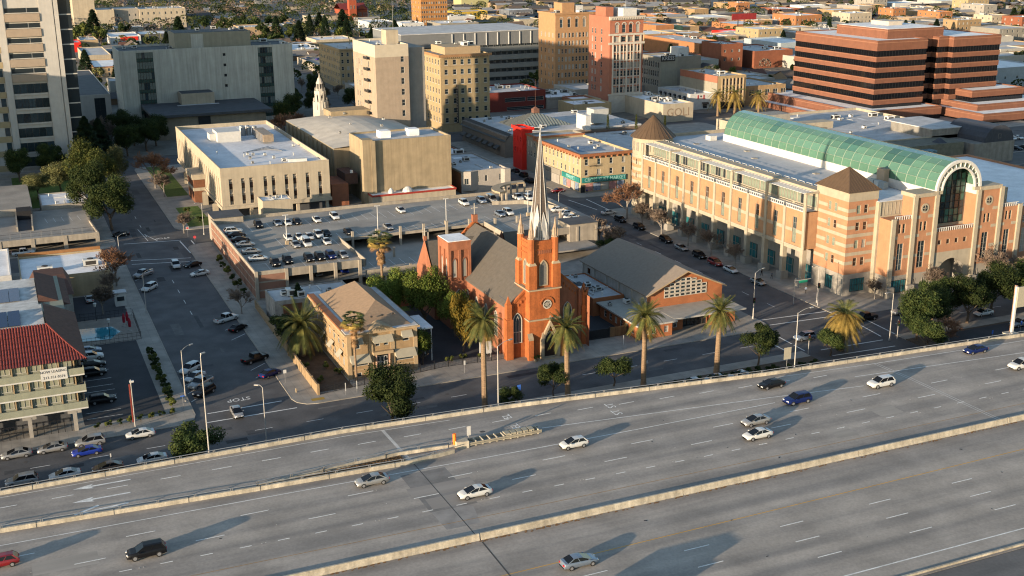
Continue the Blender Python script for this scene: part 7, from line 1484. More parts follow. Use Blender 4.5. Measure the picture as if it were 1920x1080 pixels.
# -- roofs behind the vault
fr = bld('flat_grey_hall', 'large pale grey flat roof behind the glass vault', 265, 335, 330, 400, 8.6, m_cream, m_roofg, units=16, par=1.0)
MB().box(270, 280, 372, 380, 7.6, 13.4).build('roof_box', m_limeg, fr); MB().box(282, 296, 366, 372, 7.6, 10.2).build('roof_box', m_cream, fr)
MB().box(286, 316, 318, 329.9, 0, 8.2).build('side_wall', mat('ivy_wall', (.17, .16, .12), .9, .3, .6), fr); MB().box(276, 300, 314, 317.8, 0, 7.0).build('graffiti_wall', mat('mural_wall', (.16, .26, .30), .7, .9, 1.4), fr)
st = thing('stone_arch_building', 'old stone building with rounded dark slate roof', 'building', (328, 332, .13)); m_ost = mat('old_stone', (.28, .26, .225), .88, .2, .5, streak=.25); MB().box(319, 338, 316, 336, 0, 7.4).build('wall', m_ost, st); MB().box(312, 326, 330, 352, 0, 11).build('rear_block', m_ost, st); MB().box(311.8, 330, 329.8, 356, 11, 11.3).build('rear_roof', m_roofg, st)
b = MB(); n = 10
for i in range(n): a_, c_ = PI * i / n, PI * (i + 1) / n; b.face([(331 + 7 * math.cos(a_), 316.5, 7.2 + 6.2 * math.sin(a_)), (331 + 7 * math.cos(c_), 316.5, 7.2 + 6.2 * math.sin(c_)), (331 + 7 * math.cos(c_), 336, 7.2 + 6.2 * math.sin(c_)), (331 + 7 * math.cos(a_), 336, 7.2 + 6.2 * math.sin(a_))])
b.face([(331 + 7 * math.cos(PI * i / n), 316.5, 7.2 + 6.2 * math.sin(PI * i / n)) for i in range(n + 1)]); b.build('barrel_roof', mat('slate_blue', (.05, .055, .07), .6, .2, 1.), st)
for x in (321, 325): inst('window', window_mesh(1.3, 2.4, 1, 2, m_ost, m_dark), st, (x, 315.9, 3.4))
inst('window', window_mesh(1.4, 1.6, 1, 2, m_ost, m_dark), st, (331, 316.4, 8.6))
kq = thing('brick_kiosk', 'small brick kiosk with blue pyramid roof beside the stone building', 'kiosk', (308, 322, .13)); MB().box(304.6, 309.4, 318.6, 323, 0, 7.4).build('wall', mat('kiosk_brick', (.24, .15, .12), .85, .2, 1.), kq); MB().cone(307, 320.8, 7.4, 10, 3.8, .1, 4, a0=PI / 4).build('roof', mat('slate_blue', (.05, .055, .07)), kq)
# -- striped brick office block
m_strb = mat('striped_brick', (.225, .096, .058), .85, .12, .4, streak=.1, fine=.05); m_blackg = mat('black_ribbon_glass', (.008, .008, .010), .06, .3, .8, spec=.6); m_strt = mat('striped_coping', (.34, .165, .10), .8, .05)
so = thing('striped_office_block', 'large orange brick office block with black ribbon windows and stepped terraces', 'building', (390, 440, .13))
def striped(x0, x1, y0, y1, z0, n, top=None, pitch=4.7, bh=2.2):
    for k in range(n):
        z_ = z0 + k * pitch
        MB().box(x0 + .25, x1 - .25, y0 + .25, y1 - .25, z_, z_ + pitch - bh).build('ribbon_window', m_blackg, so)
        h = bh if k < n - 1 or top is None else top
        MB().box(x0, x1, y0, y1, z_ + pitch - bh, z_ + pitch - bh + h).build('brick_band', m_strb, so); MB().box(x0 - .06, x1 + .06, y0 - .06, y1 + .06, z_ + pitch - bh + h * .82, z_ + pitch - bh + h * .9).build('band_course', m_strt, so)
        for i in range(int((x1 - x0) / 1.6)): inst('window_mullion', MULL, so, (x0 + .8 + i * 1.6, y0 + .24, z_))
        for i in range(int((y1 - y0) / 1.6)): inst('window_mullion', MULL, so, (x0 + .24, y0 + .8 + i * 1.6, z_))
    zt = z0 + (n - 1) * pitch + pitch - bh + h
    MB().box(x0 + .5, x1 - .5, y0 + .5, y1 - .5, zt + .002, zt + .05).build('roof_surface', m_roofw, so)
    for e in ([(x0 + .25, y0 + .25), (x1 - .25, y0 + .25)], [(x0 + .25, y0 + .25), (x0 + .25, y1)], [(x1 - .25, y0 + .25), (x1 - .25, y1)], [(x0, y1 - .25), (x1, y1 - .25)]): MB().wall(e, .5, zt, zt + .5).build('parapet', m_strb, so)
    return zt
MULL = MB().box(-.05, .05, -.05, .05, 0, 2.3).mesh('window_mullion', m_black)
striped(354, 382, 412, 470, 4.2, 6, 4.0); striped(397, 425, 412, 470, 4.2, 6, 4.0); striped(382.1, 391, 419, 470, 4.2, 6, 4.0); striped(391.1, 396.9, 415, 470, 4.2, 6, 4.0)
striped(343, 386, 404, 480, 0.0, 1, 3.2, 4.2); striped(336, 343, 398, 480, -2.6, 1, 2.6, 4.2); striped(401, 432, 402, 440, 6.0, 1, 2.6); striped(396, 442, 393, 440, 1.2, 1, 2.6); striped(390, 455, 383, 440, -1.8, 1, 3.2)
MB().box(366, 398, 420, 455, 31, 38.5).build('penthouse', m_strb, so); MB().box(366.5, 397.5, 420.5, 454.5, 38.5, 38.6).build('penthouse_roof', m_roofw, so); MB().box(365.9, 398.1, 419.9, 455.1, 37.6, 37.9).build('band_course', m_strt, so); MB().box(380, 388, 436, 448, 38.6, 40.4).build('screen_wall', m_wterra, so); roof_units(so, 357, 380, 414, 419, 31.8, 10)
# -- brick warehouses and shops to the upper right
m_wbr = mat('warehouse_brick', (.27, .095, .05), .88, .15, .4, fine=.1); m_wbo = mat('warehouse_orange', (.40, .175, .075), .88, .12, .4, fine=.08)
def shop(name, label, x0, x1, y0, y1, h, wall, roof=None, nS=0, nW=0, u=0, zs=None, **k):
    zs = zs or rows(1.2, max(1, int((h - 1) / 3.6)), 3.6, 1.7)
    return bld(name, label, x0, x1, y0, y1, h, wall, roof or m_roofg, S=grid(x1 - x0, nS, 1.3, zs) if nS else None, W=grid(y1 - y0, nW, 1.3, zs) if nW else None, units=u, **k)
shop('brick_warehouse', 'tall stepped orange brick warehouse behind the name sign block', 398, 420, 623, 690, 14.6, m_wbo, nS=0, u=4); shop('brick_warehouse', 'dark brick warehouse with small square windows, shaded side', 399, 414, 600, 622, 16, m_wbr, nS=3, zs=[(6, 1.6), (11, 1.6)], u=5); shop('brick_warehouse', 'wide low brick warehouse left of the pale blue building', 424, 452, 602, 640, 10.6, m_wbr, u=8); shop('blue_pale_building', 'pale blue white building with stepped parapet behind the striped offices', 456, 482, 620, 660, 12.6, mat('pale_blue_wall', (.40, .45, .47), .85, .1, .4), m_roofw, nS=1, zs=[(2, 7)])
shop('brick_row', 'orange brick row building with lit side wall', 474, 490, 804, 830, 10.4, m_wbo, nS=4); shop('mural_building', 'small building with pale green mural side', 492, 503, 812, 830, 8.4, mat('green_mural', (.30, .42, .24), .8, .6, .3)); shop('tan_window_building', 'tan building with rows of small windows beside the green mural', 503.3, 518, 812, 832, 7.8, m_beige, nS=6); shop('brick_end_building', 'brick block just right of the red brick tower top', 500, 516, 872, 892, 6.6, m_wbo, nS=3)
shop('mission_gable_shop', 'white shop with rounded mission gable', 503, 518, 788, 820, 3.6, m_white, m_roofw); rs = shop('red_front_store', 'store with vivid red front and white roof', 522, 541, 768, 800, 5.2, m_vred, m_roofw); MB().box(529, 532, 767.9, 767.99, 3.2, 4.4).build('logo_plate', m_white, rs)
for k in range(3):
    pass
bb_s = thing('red_billboard', 'dark red billboard on three posts above the white roofs', 'billboard', (578, 838, .13)); MB().box(566, 590, 837.8, 838.4, 9, 14).build('panel', mat('billboard_red', (.30, .03, .03), .7, .2), bb_s); [MB().box(x, x + .6, 838, 838.6, 0, 9).build('post', m_framed, bb_s) for x in (572, 578, 584)]
shop('grey_white_shop', 'grey white shop with dark square windows under the billboard', 586, 616, 912, 945, 6, m_palewall, m_roofw, nS=6); shop('brick_white_roof', 'brick store with bright white roof beyond the red front', 574, 604, 842, 880, 5, m_wbo, m_roofw, nS=3); shop('tan_far_shop', 'tan shop standing alone among car lots', 632, 648, 1000, 1030, 6.8, m_beige, nS=2); shop('tan_long_shop', 'long tan and cream shop near the horizon, upper right', 712, 745, 1062, 1090, 6.8, m_beige, m_roofg, nS=7); shop('dark_blue_tower', 'dark blue slab block cut by the top edge', 728, 740, 1105, 1120, 16, mat('dark_blue_wall', (.02, .03, .05), .6, .2), nS=4)
shop('red_roof_shop', 'low shop with brown red roof behind the dark round tree', 536, 556, 734, 770, 6.6, m_limeg, mat('brownred_roof', (.16, .05, .04), .8, .1), nS=3); shop('brick_tan_shop', 'brown shop beyond the tall conifers', 812, 828, 958, 980, 7.4, m_beige, nS=2); shop('white_warehouse', 'long white warehouse on the horizon, right', 860, 896, 980, 1010, 6.6, m_white, m_roofw); shop('arched_warehouse', 'pale grey arched warehouse beside the white one', 898, 924, 955, 990, 9, m_palewall, m_roofw); shop('tan_block_shop', 'tan shop with two windows left of the conifers', 735, 766, 920, 945, 7, m_beige, m_roofw, nS=2)
shop('grey_apartment', 'grey green apartment house with dark windows at the right edge', 660, 690, 642, 670, 12, m_kgrey, m_roofg, nS=6, zs=[(2, 2), (5.6, 2), (9, 2)]); shop('tan_store', 'low tan store below the grey apartment house', 620, 668, 606, 636, 4.4, m_beige, m_roofg, nS=8); shop('pale_blue_store', 'pale blue grey store with three small windows at the right edge', 470, 520, 470, 520, 10.5, mat('bluegrey_wall', (.36, .40, .42), .85, .1, .4), m_roofw, nS=6, zs=[(4.5, 1.4)])
shop('white_low_store', 'white low store below the pale blue grey store', 440, 468, 452, 500, 7, m_white, m_roofw)
for i, (x, y) in enumerate(((1010, 985), (1046, 975))):
    t = thing('pagoda_tower', ('left', 'right')[i] + ' of two small orange pointed towers near the horizon', 'tower', (x, y, 0)); MB().box(x - 3, x + 3, y - 3, y + 3, 0, 7).build('shaft', m_beige, t); MB().cone(x, y, 7, 13, 5, .2, 8).build('roof', mat('orange_roof', (.5, .24, .03), .7, .1), t)
# upper middle and left background
m_och = mat('orange_tower_brick', (.42, .19, .06), .85, .08, .5)
ot_ = shop('orange_brick_tower', 'orange brick tower with dense window grid cut by the top edge', 330, 353, 938, 962, 40, m_och, nS=11, nW=6, zs=rows(1.4, 10, 3.7, 1.8)); shop('yellow_building', 'bright yellow two storey building right of the orange tower', 408, 442, 1066, 1090, 7.6, mat('yellow_wall', (.55, .37, .06), .8, .08, .4), nS=7, zs=[(1, 1.4), (4.2, 1.6)]); shop('yellow_green_block', 'pale yellow block with blue end near the top edge', 474, 506, 1216, 1240, 11, mat('pale_yellow', (.48, .44, .22), .8, .08, .4), nS=4); shop('white_motel_block', 'white two storey block with blue windows at the top edge', 507, 540, 1232, 1250, 8, m_white, m_roofg, nS=9)
shop('olive_drum_building', 'olive curved low building below the yellow one', 384, 408, 962, 985, 5.8, mat('olive_wall', (.24, .20, .075), .85, .1, .4), m_roofd); shop('grey_apartment', 'grey and white apartment house left of the ochre tower top', 456, 481, 1046, 1070, 8.8, mat('slate_wall', (.16, .17, .19), .8, .3, .15), m_roofw, nS=8, zs=[(1.4, 1.7), (5, 1.7)], kinds=[m_white, m_glass, m_blind]); shop('cream_store', 'cream store with dark doors under the grey apartments', 426, 446, 955, 980, 7, m_cream, m_roofg, nS=4); shop('peach_store', 'peach shop beyond the yellow building', 466, 484, 1110, 1130, 4.6, mat('peach_wall', (.46, .26, .16), .8, .1), m_roofw, nS=3)
rc = thing('red_brick_chapel', 'red brick chapel with squat tower near the top edge', 'church', (325, 1120, .13)); MB().box(311, 336, 1109, 1135, 0, 10).build('wall', mat('chapel_brick', (.36, .085, .04), .85, .1, .4), rc); MB().face([(310, 1108, 10), (336.5, 1108, 10), (336.5, 1122, 15.5), (310, 1122, 15.5)]).face([(336.5, 1136, 10), (310, 1136, 10), (310, 1122, 15.5), (336.5, 1122, 15.5)]).build('roof', mat('chapel_roof', (.22, .035, .03), .8, .1), rc); MB().box(317, 324, 1104, 1111, 0, 19).build('tower', mat('chapel_brick', (.36, .085, .04)), rc); MB().face([(326, 1108.9, 10), (336, 1108.9, 10), (331, 1108.9, 14)]).build('gable', mat('chapel_brick', (.36, .085, .04)), rc)
for x in (318.5, 321.8, 327.5, 329.5, 332.5, 334.5): inst('window', window_mesh(1.0, 3.2, 1, 1), rc, (x, 1103.8 if x < 325 else 1108.8, 4 if x > 325 else 11))
shop('cream_hall_far', 'cream hall with grey roof left of the red chapel', 268, 288, 1064, 1090, 8, m_cream, m_roofg); shop('grey_low_shop', 'long grey low shop in front of the red chapel', 308, 331, 1042, 1060, 6.4, m_limeg, m_roofg); shop('white_arched_store', 'white store with arched end window', 300, 322, 985, 1020, 7.2, m_white, m_roofw, nW=5); shop('roof_top_annex', 'white roofed annex with dish and chimney behind the big grey block', 186, 218, 960, 990, 8.8, m_beiged, m_roofg, nS=4, u=5)
shop('flat_white_roof', 'low building with white cluttered roof left of the beige hotel', 188, 210, 800, 850, 5, m_limeg, m_roofw, u=12); dk = shop('roof_car_deck', 'small deck with blue cars left of the beige hotel', 180, 200, 700, 752, 5, m_gar, m_deckc)
for i in range(3): car('sedan', 'blue' if i else 'silverblue', 185 + i * 4.4, 742 - i * 9, 4.35, 20, ('upper', 'middle', 'lower')[i] + ' blue car on the small roof deck left of the beige hotel')
shop('tan_hospital_tower', 'tan windowless hospital tower at the upper left', 72, 90, 1112, 1140, 30, m_cream, m_roofg); shop('tan_hospital_block', 'lower tan block attached to the hospital tower', 90.3, 105, 1103, 1140, 17.4, m_cream, m_roofg); shop('grey_hospital_wing', 'grey shaded hospital wing with small windows', 105.4, 126, 1108, 1140, 17.6, m_limeg, m_roofg, nS=4, zs=[(1, 2), (6, 2), (11, 2)]); shop('cream_hospital_wing', 'sunlit cream hospital wing with paired windows', 126.3, 166, 1104, 1140, 17, m_cream, m_roofg, nS=8, zs=[(2, 2.2), (7, 2.2), (12, 2.2)], u=10)
rw_ = shop('red_white_store', 'white store with red sign band behind the big grey block', 86, 108, 950, 990, 6.4, m_white, m_roofw, nS=5); MB().box(93, 106, 949.7, 949.98, 3.2, 6.0).build('red_band', m_vred, rw_); shop('dark_store', 'black walled store right of the red band store', 108.5, 130, 955, 990, 7, m_roofd, m_roofw); shop('tan_small_store', 'tan store with flat roof between tower and red band store', 62, 74, 916, 950, 7.4, m_beiged, m_roofg, u=4); shop('red_corner_store', 'small red corner store half behind the court tower', 54, 61.5, 905, 930, 7, m_vred, m_roofg); shop('cream_long_shop', 'long cream shop with sunlit windows behind the court wing', 56, 72, 804, 864, 7, m_cream, m_roofg, nW=12, zs=[(1, 1.6), (4, 1.6)]); shop('orange_trim_shop', 'low shop with orange edge and arches behind the court wing', 56, 76, 740, 786, 6, m_beiged, m_roofw, nS=6, nW=8, zs=[(.6, 2), (3.4, 1.6)], corn=(m_wbo, .5, .2))
# unseen neighbours past the left edge, added for shade; tall ones sized to it
for i, (x0, x1, y0, y1, h) in enumerate(((-120, -50, 200, 260, 13), (-120, -30, 270, 308, 9), (-140, -48, 392, 432, 44), (-140, -48, 330, 388, 12), (-150, -60, 440, 560, 62), (-320, -180, 190, 300, 12), (-320, -180, 330, 560, 18), (-420, -340, 180, 420, 14))):
    shop('city_block_building', 'unseen city building past the left picture edge, for shade, %s' % ('nearest the motel', 'behind the cream shop', 'tall and west of the court tower', 'low and west of the small deck', 'tallest, far west of the court', 'wide one farther west', 'wide one farther northwest', 'westernmost')[i], x0, x1, y0, y1, h, [m_beige, m_kgrey, m_wbr][i % 3], m_roofg, nS=8, group='city beyond the left edge')
CARS = [
 ('sedan', 'silver', 42.0, 145.8, 7.505, 180, 'silver sedan on the freeway just left of the bridge joint'),
 ('sedan', 'white', 53.8, 136.4, 7.505, 180, 'white sedan on the freeway beside the short dashed lane line'),
 ('hatch', 'white', 73.3, 145.1, 7.505, 180, 'white hatchback with sunroof on the freeway below the crash cushion'),
 ('sedan', 'silver', 103.1, 140.9, 7.505, 180, 'silver sedan on the freeway alongside a white sedan'),
 ('sedan', 'white', 100.3, 136.4, 7.505, 180, 'white sedan with roof bars nearest the median alongside a silver sedan'),
 ('suv', 'navy', 114.3, 145.3, 7.505, 180, 'dark blue sport utility car on the freeway'),
 ('sedan', 'black', 114.5, 152.7, 7.505, 180, 'black sedan on the freeway close to the north barrier, centre right'),
 ('suv', 'white', 131.6, 145.4, 7.505, 180, 'white sport utility car beside the pale bridge joint'),
 ('sedan', 'navy', 158.3, 151.3, 7.505, 180, 'dark sedan hugging the north barrier near the sign frame'),
 ('suv', 'white', 159.7, 142.0, 7.505, 180, 'white sport utility car cut by the right picture edge'),
 ('suv', 'black', 10.4, 138.3, 7.505, 180, 'black sport utility car on the freeway, lower left'),
 ('hatch', 'red', -6.3, 143.2, 7.505, 180, 'red car cut by the left picture edge'),
 ('sedan', 'silverblue', 58.5, 114.0, 7.505, 0, 'silver blue sedan with sunroof driving the opposite way at the bottom'),
 ('sedan', 'silver', -3.8, 193.9, 0.004, 180, 'leftmost silver sedan parked in front of the motel'),
 ('sedan', 'silver', 1.7, 193.9, 0.004, 180, 'second silver sedan parked in front of the motel'),
 ('suv', 'silver', 7.6, 193.9, 0.004, 180, 'silver station wagon parked in front of the motel corner'),
 ('sedan', 'blue', 6.8, 190.2, 0.004, 180, 'bright blue sedan driving past the motel'),
 ('sedan', 'white', 15.7, 193.8, 0.004, 180, 'pale sedan parked beside the hedge at the street corner'),
 ('suv', 'silver', -3.4, 182.9, 0.004, 180, 'silver sport utility car behind the freeway barrier, lower left'),
 ('sedan', 'white', 2.9, 182.5, 0.004, 180, 'white sedan parked behind the freeway barrier'),
 ('sedan', 'brown', 9.3, 182.5, 0.004, 180, 'old brown sedan with tan roof behind the freeway barrier'),
 ('sedan', 'white', 16.2, 182.8, 0.004, 180, 'white coupe behind the freeway barrier near the round street tree'),
 ('sedan', 'silver', 113, 174.8, 0.15, 180, 'silver car parked behind the barrier between two palms, left one'),
 ('sedan', 'silver', 118, 174.6, 0.15, 180, 'silver car parked behind the barrier near the fourth palm'),
 ('sedan', 'white', 123, 174.2, 0.15, 180, 'white car parked behind the barrier right of the fourth palm'),
 ('suv', 'silverblue', 148.0, 187.2, 0.004, 180, 'blue grey crossover inside the big crossing'),
 ('pickup', 'black', 167.9, 192.2, 0.004, 180, 'black pickup waiting behind the shaggy palm'),
 ('pickup', 'silver', 178.4, 192.2, 0.004, 180, 'silver pickup driving in front of the arcade building'),
 ('sedan', 'white', 193.3, 183.7, 0.15, 180, 'white car half hidden by the dark trees at right'),
 ('suv', 'silver', 194.9, 174.9, 0.15, 180, 'grey sport utility car under the sign frame'),
 ('pickup', 'silver', 28.5, 294.4, 0.004, -138, 'silver pickup parked beside the bare street tree'),
 ('suv', 'white', 28.4, 281.6, 0.004, -130, 'white sport utility car parked below the bare street tree'),
 ('suv', 'white', 37.2, 299.4, 0.004, -90, 'small white car coming down the left street at the crossing'),
 ('sedan', 'black', 41.2, 298.1, 0.004, -156, 'dark sedan turning at the upper crossing'),
 ('sedan', 'white', 41.5, 289.1, 0.004, -168, 'white sedan turning at the upper crossing'),
 ('sedan', 'black', 27.9, 338.7, 0.004, 180, 'dark car parked under the big evergreen trees'),
 ('pickup', 'white', 40.8, 250.2, 0.004, 28, 'white pickup angle parked on the right side of the left street'),
 ('sedan', 'black', 41.9, 242.9, 0.004, 39, 'black coupe angle parked beside the white pickup'),
 ('pickup', 'black', 41.2, 222.3, 0.004, 24, 'dark pickup angle parked beside the date palm'),
 ('sedan', 'navy', 42.1, 213.0, 0.004, 32, 'dark blue coupe angle parked near the white bollard'),
 ('suv', 'white', 28.4, 221.8, 0.004, -138, 'white crossover, topmost of four cars angle parked by the lamp'),
 ('sedan', 'white', 28.6, 217.2, 0.004, -140, 'silver white sedan, second of four angle parked by the lamp'),
 ('pickup', 'silver', 29.0, 213.4, 0.004, -138, 'silver crew cab truck, third of four angle parked by the lamp'),
 ('suv', 'black', 28.9, 208.7, 0.004, -139, 'dark brown sport utility car, lowest of four angle parked by the lamp'),
 ('sedan', 'silver', 32.5, 196.5, 0.004, -90, 'silver sedan stopped at the stop marking'),
 ('sedan', 'silverblue', 11.4, 240.9, 0.15, 0, 'blue car parked at the pool end of the motel lot'),
 ('suv', 'white', 11.4, 236.8, 0.15, 0, 'white sport utility car in the motel lot'),
 ('sedan', 'black', 11.4, 232.2, 0.15, 0, 'black car in the motel lot behind the black wagon'),
 ('suv', 'black', 11.0, 227.2, 0.15, 0, 'black wagon parked against the motel end wall'),
 ('suv', 'black', 11.3, 212.1, 0.15, 0, 'large black sport utility car alone in the motel lot'),
 ('sedan', 'white', 14.5, 277.8, 0.15, 90, 'white car in the small lot behind the motel pool'),
 ('pickup', 'white', 2.0, 328.4, 0.15, 0, 'white truck behind the cream flat roofed shop'),
 ('suv', 'black', 60.9, 309.5, 5.803, -90, 'black sport utility car at the left end of the deck back row'),
 ('sedan', 'silverblue', 66.1, 309.6, 5.803, -90, 'silver blue sedan second in the deck back row'),
 ('sedan', 'white', 68.6, 308.8, 5.803, -90, 'white sedan third in the deck back row behind the lamp'),
 ('sedan', 'black', 71.3, 308.8, 5.803, -90, 'black sedan with red tail lamps in the deck back row'),
 ('sedan', 'white', 76.7, 308.7, 5.803, -90, 'white sedan alone in the deck back row'),
 ('suv', 'white', 82.1, 309.9, 5.803, -90, 'white crossover at the right end of the deck back row'),
 ('suv', 'white', 53.4, 305.5, 5.803, 0, 'white car, farthest of the row along the deck left wall'),
 ('sedan', 'black', 53.5, 301.3, 5.803, 0, 'dark car, second of the row along the deck left wall'),
 ('sedan', 'black', 53.4, 295.9, 5.803, 0, 'black sedan, third of the row along the deck left wall'),
 ('sedan', 'silver', 53.5, 290.5, 5.803, 0, 'silver sedan, fourth of the row along the deck left wall'),
 ('sedan', 'silver', 53.5, 283.2, 5.803, 0, 'silver sedan, fifth of the row along the deck left wall'),
 ('sedan', 'white', 53.6, 275.9, 5.803, 0, 'white sedan, nearest of the row along the deck left wall'),
 ('sedan', 'white', 65.0, 292.6, 5.803, -90, 'white car left of the deck middle cluster behind the lamp'),
 ('sedan', 'white', 67.7, 292.2, 5.803, -90, 'white car second in the deck middle cluster'),
 ('sedan', 'white', 70.2, 291.4, 5.803, -90, 'white car third in the deck middle cluster'),
 ('suv', 'white', 72.8, 292.0, 5.803, -90, 'white crossover fourth in the deck middle cluster'),
 ('sedan', 'black', 75.1, 292.8, 5.803, -90, 'dark car beside the sloped deck wall'),
 ('sedan', 'silver', 65.0, 284.8, 5.803, -90, 'silver sedan in the front line of the middle cluster'),
 ('van', 'white', 67.8, 284.8, 5.803, -90, 'white van in the deck middle cluster'),
 ('sedan', 'white', 72.9, 284.5, 5.803, -90, 'white sedan standing alone beside the sloped deck wall'),
 ('suv', 'black', 56.5, 270.1, 5.803, -90, 'black sport utility car, leftmost along the deck front parapet'),
 ('suv', 'black', 59.7, 271.0, 5.803, -90, 'black sport utility car, second along the deck front parapet'),
 ('suv', 'black', 64.8, 270.5, 5.803, -90, 'black sport utility car, third along the deck front parapet'),
 ('suv', 'black', 67.5, 270.5, 5.803, -90, 'black sport utility car, fourth along the deck front parapet'),
 ('suv', 'navy', 70.3, 270.8, 5.803, -90, 'dark blue sport utility car along the deck front parapet'),
 ('sedan', 'silver', 73.2, 270.3, 5.803, -90, 'silver sedan, rightmost along the deck front parapet'),
 ('sedan', 'white', 101.2, 309.6, 5.803, -90, 'white sedan parked below the red trimmed annex'),
 ('suv', 'white', 120.7, 310.5, 5.803, -90, 'large white sport utility car below the grey bay window building'),
 ('suv', 'silverblue', 126.4, 311.1, 5.803, -90, 'blue and white patrol style car on the deck'),
 ('van', 'silver', 129.6, 311.2, 5.803, -90, 'silver van beside the patrol style car'),
 ('sedan', 'silverblue', 124.8, 293.7, 5.803, -90, 'blue silver sedan on the deck left of the steeple'),
 ('suv', 'white', 127.5, 294.0, 5.803, -90, 'white crossover on the deck left of the steeple'),
 ('sedan', 'black', 80.8, 292.0, 5.803, -90, 'dark car above the open deck well'),
 ('sedan', 'silver', 91.9, 292.5, 5.803, -90, 'silver sedan above the open deck well'),
 ('pickup', 'white', 137.6, 310.5, 5.803, -90, 'white pickup under the curved roof canopy'),
 ('suv', 'white', 140.3, 308.5, 5.803, -90, 'white and red crossover under the curved roof canopy'),
 ('sedan', 'white', 141.8, 291.2, 5.803, 0, 'first white sedan right of the steeple on the deck'),
 ('sedan', 'white', 142.0, 286.3, 5.803, 0, 'second white sedan right of the steeple on the deck'),
 ('sedan', 'white', 141.1, 281.6, 5.803, 0, 'third white sedan right of the steeple on the deck'),
 ('sedan', 'white', 140.8, 278.5, 5.803, 0, 'fourth white sedan right of the steeple on the deck'),
 ('sedan', 'white', 140.8, 275.2, 5.803, 0, 'nearest white sedan right of the steeple on the deck'),
 ('suv', 'black', 163.2, 268.3, 0.004, -90, 'black sport utility car, farthest at the arcade kerb'),
 ('sedan', 'silver', 162.7, 259.7, 0.004, -90, 'silver sedan second at the arcade kerb'),
 ('suv', 'black', 162.8, 250.8, 0.004, -90, 'black sport utility car third at the arcade kerb'),
 ('suv', 'red', 162.7, 243.2, 0.004, -90, 'dark red sport utility car at the arcade kerb'),
 ('sedan', 'white', 162.7, 236.3, 0.004, -90, 'white sedan at the arcade kerb'),
 ('sedan', 'silver', 162.8, 224.8, 0.004, -90, 'silver sedan waiting near the corner signal'),
 ('suv', 'black', 163.2, 294.2, 0.004, -90, 'dark car under the bare trees near the deck corner'),
 ('suv', 'black', 163.8, 284.0, 0.004, -90, 'dark sport utility car under the bare trees'),
 ('sedan', 'white', 164.5, 303.8, 0.004, 0, 'white car at the upper right crossing'),
 ('sedan', 'red', 164.3, 338.1, 0.004, 180, 'dark red car beside the corner market'),
 ('suv', 'black', 162.3, 356.3, 0.004, 90, 'black car below the red painted building'),
 ('suv', 'black', 164.5, 366.0, 0.004, 90, 'black wagon below the red painted building'),
 ('sedan', 'black', 165.1, 374.2, 0.004, 90, 'dark car beside the grey upstairs bay building'),
 ('sedan', 'white', 356.0, 348.5, 0.15, -90, 'first car of the row in the far right lot, counted from the left'),
 ('sedan', 'white', 359.7, 348.5, 0.15, -90, 'second car of the row in the far right lot, counted from the left'),
 ('sedan', 'silver', 363.4, 348.5, 0.15, -90, 'third car of the row in the far right lot, counted from the left'),
 ('sedan', 'white', 367.1, 348.5, 0.15, -90, 'fourth car of the row in the far right lot, counted from the left'),
 ('sedan', 'white', 370.8, 348.5, 0.15, -90, 'fifth car of the row in the far right lot, counted from the left'),
 ('sedan', 'white', 374.5, 348.5, 0.15, -90, 'last car of the row in the far right lot, counted from the left'),
 ('sedan', 'black', 351, 331, 0.15, -90, 'left dark car in the shaded far right lot'),
 ('sedan', 'black', 355.5, 331, 0.15, -90, 'middle dark car in the shaded far right lot'),
 ('sedan', 'black', 360, 331, 0.15, -90, 'right dark car in the shaded far right lot'),
]

for k_, c_, x, y, z_, hd, lab in CARS: car(k_, c_, x, y, z_, hd, lab, grp(x, y, z_), detail=(y < 345))
for i, (x, y, c_) in enumerate(((66, 268, 'silver'), (72.5, 268, 'blue'), (92, 297, 'grey'), (84, 296, 'black'), (100, 280, 'grey'))): car('sedan', c_, x, y, 2.705, -90, ['silver car on the lower deck under the front parapet', 'blue car on the lower deck under the front parapet', 'grey car in the shade below the deck edge', 'black car in the shade below the deck edge', 'grey car on the open lower deck'][i], 'cars parked on the parking deck', False)
t = thing('box_truck', 'unseen white box truck below the picture edge, added for its shadow', 'truck', (49, 100.6, ZF)); MB().box(41, 51.6, 99.4, 101.9, ZF + 1.1, ZF + 4.1).build('cargo_box', m_white, t); MB().box(51.8, 54.2, 99.5, 101.8, ZF + .6, ZF + 2.9).build('cab', m_white, t); MB().box(41, 54, 99.8, 101.5, ZF + .6, ZF + 1.05).build('chassis', m_black, t)  # unseen truck added to cast the big shadow across the near lanes
for x_ in (42.6, 43.8, 53.0):
    for y_ in (99.55, 101.75): inst('wheel', car_meshes('suv')['wheel'], t, (x_, y_, ZF), 0, (1.25,) * 3)
# -- trees near the camera
palm(72.6, 178.5, 17.0, 1.12, 'tall date palm left of the church front', 70, tr=.46); palm(89.0, 178.6, 13.6, 1.14, 'date palm in front of the church door', 66, tr=.45); palm(104.7, 178.5, 13.4, 1.12, 'date palm in front of the low parish wing', 74, tr=.45); palm(120.8, 178.5, 12.3, 1.14, 'date palm at the corner of the hall roof', 68, tr=.47); palm(150.6, 178.6, 7.6, 1.25, 'shaggy golden date palm in the big crossing', 120, 'gold', .5)
palm(50.6, 221.1, 6.4, 1.6, 'large arching date palm in the garden beside the beige house', 66, tr=.5); palm(56.4, 203.0, 11.6, 1.2, 'slim fan palm in front of the beige house', 46, 'fan', .2, 8); palm(77.1, 251.4, 13.4, 1.45, 'fan palm with dead frond skirt beside the parking deck', 46, 'fan', .28, 26)
for i, (x, y, h, s) in enumerate(((300, 452, 10, 1.5), (307, 449, 10.5, 1.7), (318, 446, 9, 1.5))): palm(x, y, h, s, ('left', 'middle', 'right')[i] + ' of three date palms behind the glass vault', 40, 'gold', .45)
